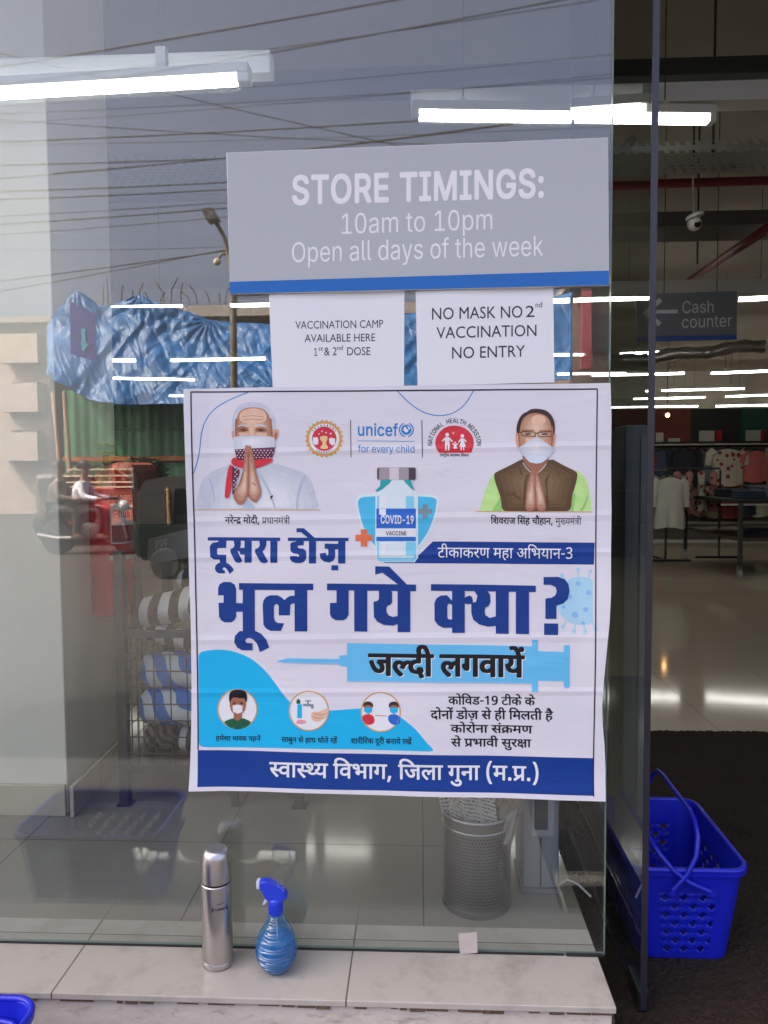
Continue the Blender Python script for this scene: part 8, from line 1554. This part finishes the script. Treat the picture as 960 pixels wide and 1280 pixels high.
def rider(loc, rz, label, shirt, trouser, headturn=0, group=None, arms=1):
    root = thing('person', label, 'person', loc, rz, group)
    V = [((0, 0, .80), .13, .15), ((.02, 0, .98), .13, .15), ((.05, 0, 1.16), .12, .17), ((.06, 0, 1.28), .07, .09), ((.08, 0, 1.36), .052), ((.10, 0, 1.44), .075, .07), ((.105, 0, 1.54), .095, .08), ((.10, 0, 1.61), .07, .06),
         ((.04, .10, .78), .095), ((.42, .15, .80), .075), ((.44, .15, .55), .055), ((.38, .15, .36), .042), ((.50, .15, .33), .035),
         ((.04, -.10, .78), .095), ((.42, -.15, .80), .075), ((.44, -.15, .55), .055), ((.38, -.15, .36), .042), ((.50, -.15, .33), .035),
         ((.06, .18, 1.24), .062), ((.18, .24, 1.02), .048), ((.44, .24, .98), .038), ((.52, .24, .99), .034),
         ((.06, -.18, 1.24), .062), ((.18, -.24, 1.02), .048), ((.44, -.24, .98), .038), ((.52, -.24, .99), .034)]
    E_ = [(0, 1), (1, 2), (2, 3), (3, 4), (4, 5), (5, 6), (6, 7), (0, 8), (8, 9), (9, 10), (10, 11), (11, 12), (0, 13), (13, 14), (14, 15), (15, 16), (16, 17), (2, 18), (18, 19), (19, 20), (20, 21), (2, 22), (22, 23), (23, 24), (24, 25)]
    body = skin('body', V, E_, M_skin, root)
    k = 1.13
    def sub(idx, ed, grow):
        mp = {o: n_ for n_, o in enumerate(idx)}
        return [(V[o][0], *[r_*grow for r_ in V[o][1:]]) for o in idx], [(mp[a], mp[b]) for a, b in ed if a in mp and b in mp]
    v_, e_ = sub([0, 1, 2, 3, 18, 19, 20, 22, 23, 24], E_, 1.16); skin('shirt', v_, e_, shirt, root)
    v_, e_ = sub([0, 8, 9, 10, 11, 13, 14, 15, 16], E_, 1.20); skin('trousers', v_, e_, trouser, root)
    bm = bm_new(); bmesh.ops.create_uvsphere(bm, u_segments=20, v_segments=14, radius=1, matrix=Matrix.Translation((.085, 0, 1.575)) @ Matrix.Diagonal((.108, .088, .10, 1)))
    bmesh.ops.bisect_plane(bm, geom=bm.verts[:]+bm.edges[:]+bm.faces[:], plane_co=(.10, 0, 1.56), plane_no=(-.62, 0, .78), clear_inner=True)
    obj('hair', bm, M_hair, root, local=True, smooth=True)
    bm = bm_new()
    add_tube(bm, [(.185, 0, 1.545), (.212, 0, 1.515), (.19, 0, 1.50)], [.010, .016, .010], 7); add_tube(bm, [(.18, -.025, 1.47), (.188, 0, 1.468), (.18, .025, 1.47)], .007, 6)
    for s in (-1, 1): add_tube(bm, [(.11, s*.078, 1.56), (.10, s*.092, 1.545), (.11, s*.08, 1.51)], .012, 6)
    obj('face_features', bm, mat('skin_lip', (.16, .08, .055), rough=.6), root, local=True, smooth=True)
    bm = bm_new()
    for s in (-1, 1): bmesh.ops.create_uvsphere(bm, u_segments=8, v_segments=6, radius=.012, matrix=Matrix.Translation((.180, s*.033, 1.545)))
    obj('eyes', bm, M_hair, root, local=True)
    bm = bm_new()
    for s in (-1, 1):
        for q in range(4): add_tube(bm, [(.53, s*.24-.024+.016*q, .995), (.565, s*.24-.026+.017*q, .99), (.575, s*.24-.026+.017*q, .965), (.555, s*.24-.025+.017*q, .95)], [.010, .009, .008, .007], 6)
        add_tube(bm, [(.51, s*(.24-.03), .98), (.535, s*(.24-.045), .965), (.555, s*(.24-.03), .955)], [.011, .010, .008], 6)
    obj('fingers', bm, M_skin, root, local=True, smooth=True)
    bm = bm_new()
    for s in (-1, 1): add_box(bm, .33, .58, s*.15-.045, s*.15+.045, .275, .345, bev=.02)
    obj('shoes', bm, mat('shoe_black', (.02, .02, .02), rough=.5), root, local=True, smooth=True)
    return root
D = 11.6; c = mir(107, 585, D); by = c.y
mc = thing('motorcycle', 'dark red motorcycle carrying two riders mirrored beside the fire extinguisher', 'motorcycle', (c.x+.25, by, GZ))
mx0 = c.x-.28
wheel(mc, mx0-.25, by, .30, .10); wheel(mc, mx0+1.02, by, .30, .09)
bm = bm_new(); add_tube(bm, [(mx0-.45, by, GZ+.74), (mx0-.1, by, GZ+.73), (mx0+.30, by, GZ+.70)], [.10, .13, .12], 10); obj('seat', bm, M_hair, mc, smooth=True)
bm = bm_new(); add_tube(bm, [(mx0+.28, by, GZ+.72), (mx0+.48, by, GZ+.80), (mx0+.72, by, GZ+.78)], [.10, .14, .08], 12); obj('fuel_tank', bm, mat('tank_red', (.30, .015, .015), rough=.25), mc, smooth=True)
bm = bm_new(); add_box(bm, mx0+.15, mx0+.6, by-.12, by+.12, GZ+.28, GZ+.58, bev=.05); obj('engine', bm, mat('engine_grey', (.15, .15, .15), rough=.4, metal=.6), mc, smooth=True)
bm = bm_new(); add_tube(bm, [(mx0+1.02, by-.07, GZ+.30), (mx0+.84, by-.07, GZ+.95)], .025, 8); add_tube(bm, [(mx0+1.02, by+.07, GZ+.30), (mx0+.84, by+.07, GZ+.95)], .025, 8); obj('fork', bm, STEEL, mc)
bm = bm_new(); add_tube(bm, [(mx0+.70, by-.34, GZ+.99), (mx0+.80, by-.12, GZ+1.0), (mx0+.82, by, GZ+.98), (mx0+.80, by+.12, GZ+1.0), (mx0+.70, by+.34, GZ+.99)], .016, 8); obj('handlebar', bm, M_blk2, mc)
bm = bm_new(); bmesh.ops.create_uvsphere(bm, u_segments=16, v_segments=10, radius=.10, matrix=Matrix.Translation((mx0+.94, by, GZ+.86))); obj('headlight', bm, mat('headlight', (.5, .5, .48), rough=.1), mc, smooth=True)
bm = bm_new(); add_tube(bm, [(mx0+.5, by, GZ+.3), (mx0-.25, by+.1, GZ+.30), (mx0-.55, by+.14, GZ+.36)], .04, 8); obj('exhaust', bm, STEEL, mc, smooth=True)
bm = bm_new(); add_tube(bm, [(mx0-.25, by-.09, GZ+.3), (mx0+.2, by-.05, GZ+.5), (mx0+.85, by, GZ+.9)], .025, 8); add_tube(bm, [(mx0-.25, by+.09, GZ+.3), (mx0+.2, by+.05, GZ+.5), (mx0-.4, by, GZ+.68)], .02, 8); obj('frame', bm, M_blk2, mc)
M_ws = mat('white_shirt', (.66, .68, .74), rough=.8); M_dt = mat('dark_trousers', (.03, .03, .035), rough=.8); M_ds = mat('dark_shirt', (.10, .07, .055), rough=.8)
rider((mx0+.16, by, GZ), 0, 'man in a white shirt and dark trousers at the handlebar of the motorcycle', M_ws, M_dt)
pr = rider((mx0-.28, by, GZ), 0, 'person in dark brown clothes riding pillion behind the white shirted man', M_ds, M_dt)
# auto rickshaw
D = 8.6; c0, c1x = mir(168, 585, D), mir(345, 585, D); ry = c0.y
rk_ = thing('auto_rickshaw', 'black hooded auto rickshaw parked in the street, mirrored above the price sign', 'auto rickshaw', ((c0.x+c1x.x)/2, ry, GZ))
xa, xb = c0.x, c0.x+2.3; ztop = mir(200, 596, D).z
prof = [(xa, GZ+.75), (xa+.03, ztop-.22), (xa+.14, ztop-.05), (xa+.4, ztop), (xb-.8, ztop+.02), (xb-.55, ztop-.04), (xb-.5, ztop-.14), (xa+.55, ztop-.16), (xa+.5, GZ+.75)]
bm = bm_new(); add_prism(bm, prof, 1.25, lambda u, v, t: Vector((u, ry-t, v))); obj('hood', bm, mat('hood_black', (.028, .025, .022), rough=.7, var=.3, bump=.3, bscale=6), rk_)
prof = [(xa-.02, GZ+.35), (xa, GZ+.742), (xb-.75, GZ+.742), (xb-.62, GZ+.45), (xb-.35, GZ+.78), (xb-.05, GZ+.65), (xb, GZ+.35), (xb-.2, GZ+.25), (xa+.1, GZ+.25)]
bm = bm_new(); add_prism(bm, prof, 1.3, lambda u, v, t: Vector((u, ry+.02-t, v))); obj('body', bm, mat('rickshaw_green', (.012, .018, .014), rough=.35), rk_)
bm = bm_new(); p = mir(211, 630, D); add_tube(bm, [(p.x, ry+.01, GZ+.74), (p.x-.01, ry+.01, ztop-.15)], .022, 8); obj('side_pole', bm, mat('pole_yellow', (.42, .28, .08), rough=.5), rk_)
bm = bm_new(); add_tube(bm, [(xb-.36, ry-.05, GZ+.78), (xb-.52, ry-.05, ztop-.1)], .02, 8); add_tube(bm, [(xb-.36, ry-1.2, GZ+.78), (xb-.52, ry-1.2, ztop-.1)], .02, 8); obj('windscreen_frame', bm, M_blk2, rk_)
bm = bm_new(); add_box(bm, xa+.2, xa+1.0, ry-1.15, ry-.15, GZ+.743, GZ+.85, bev=.03); obj('seat', bm, mat('seat_brown', (.06, .035, .025), rough=.7), rk_)
wheel(rk_, xa+.4, ry-.0, .21, .1); wheel(rk_, xa+.4, ry-1.2, .21, .1); wheel(rk_, xb-.25, ry-.6, .21, .1)
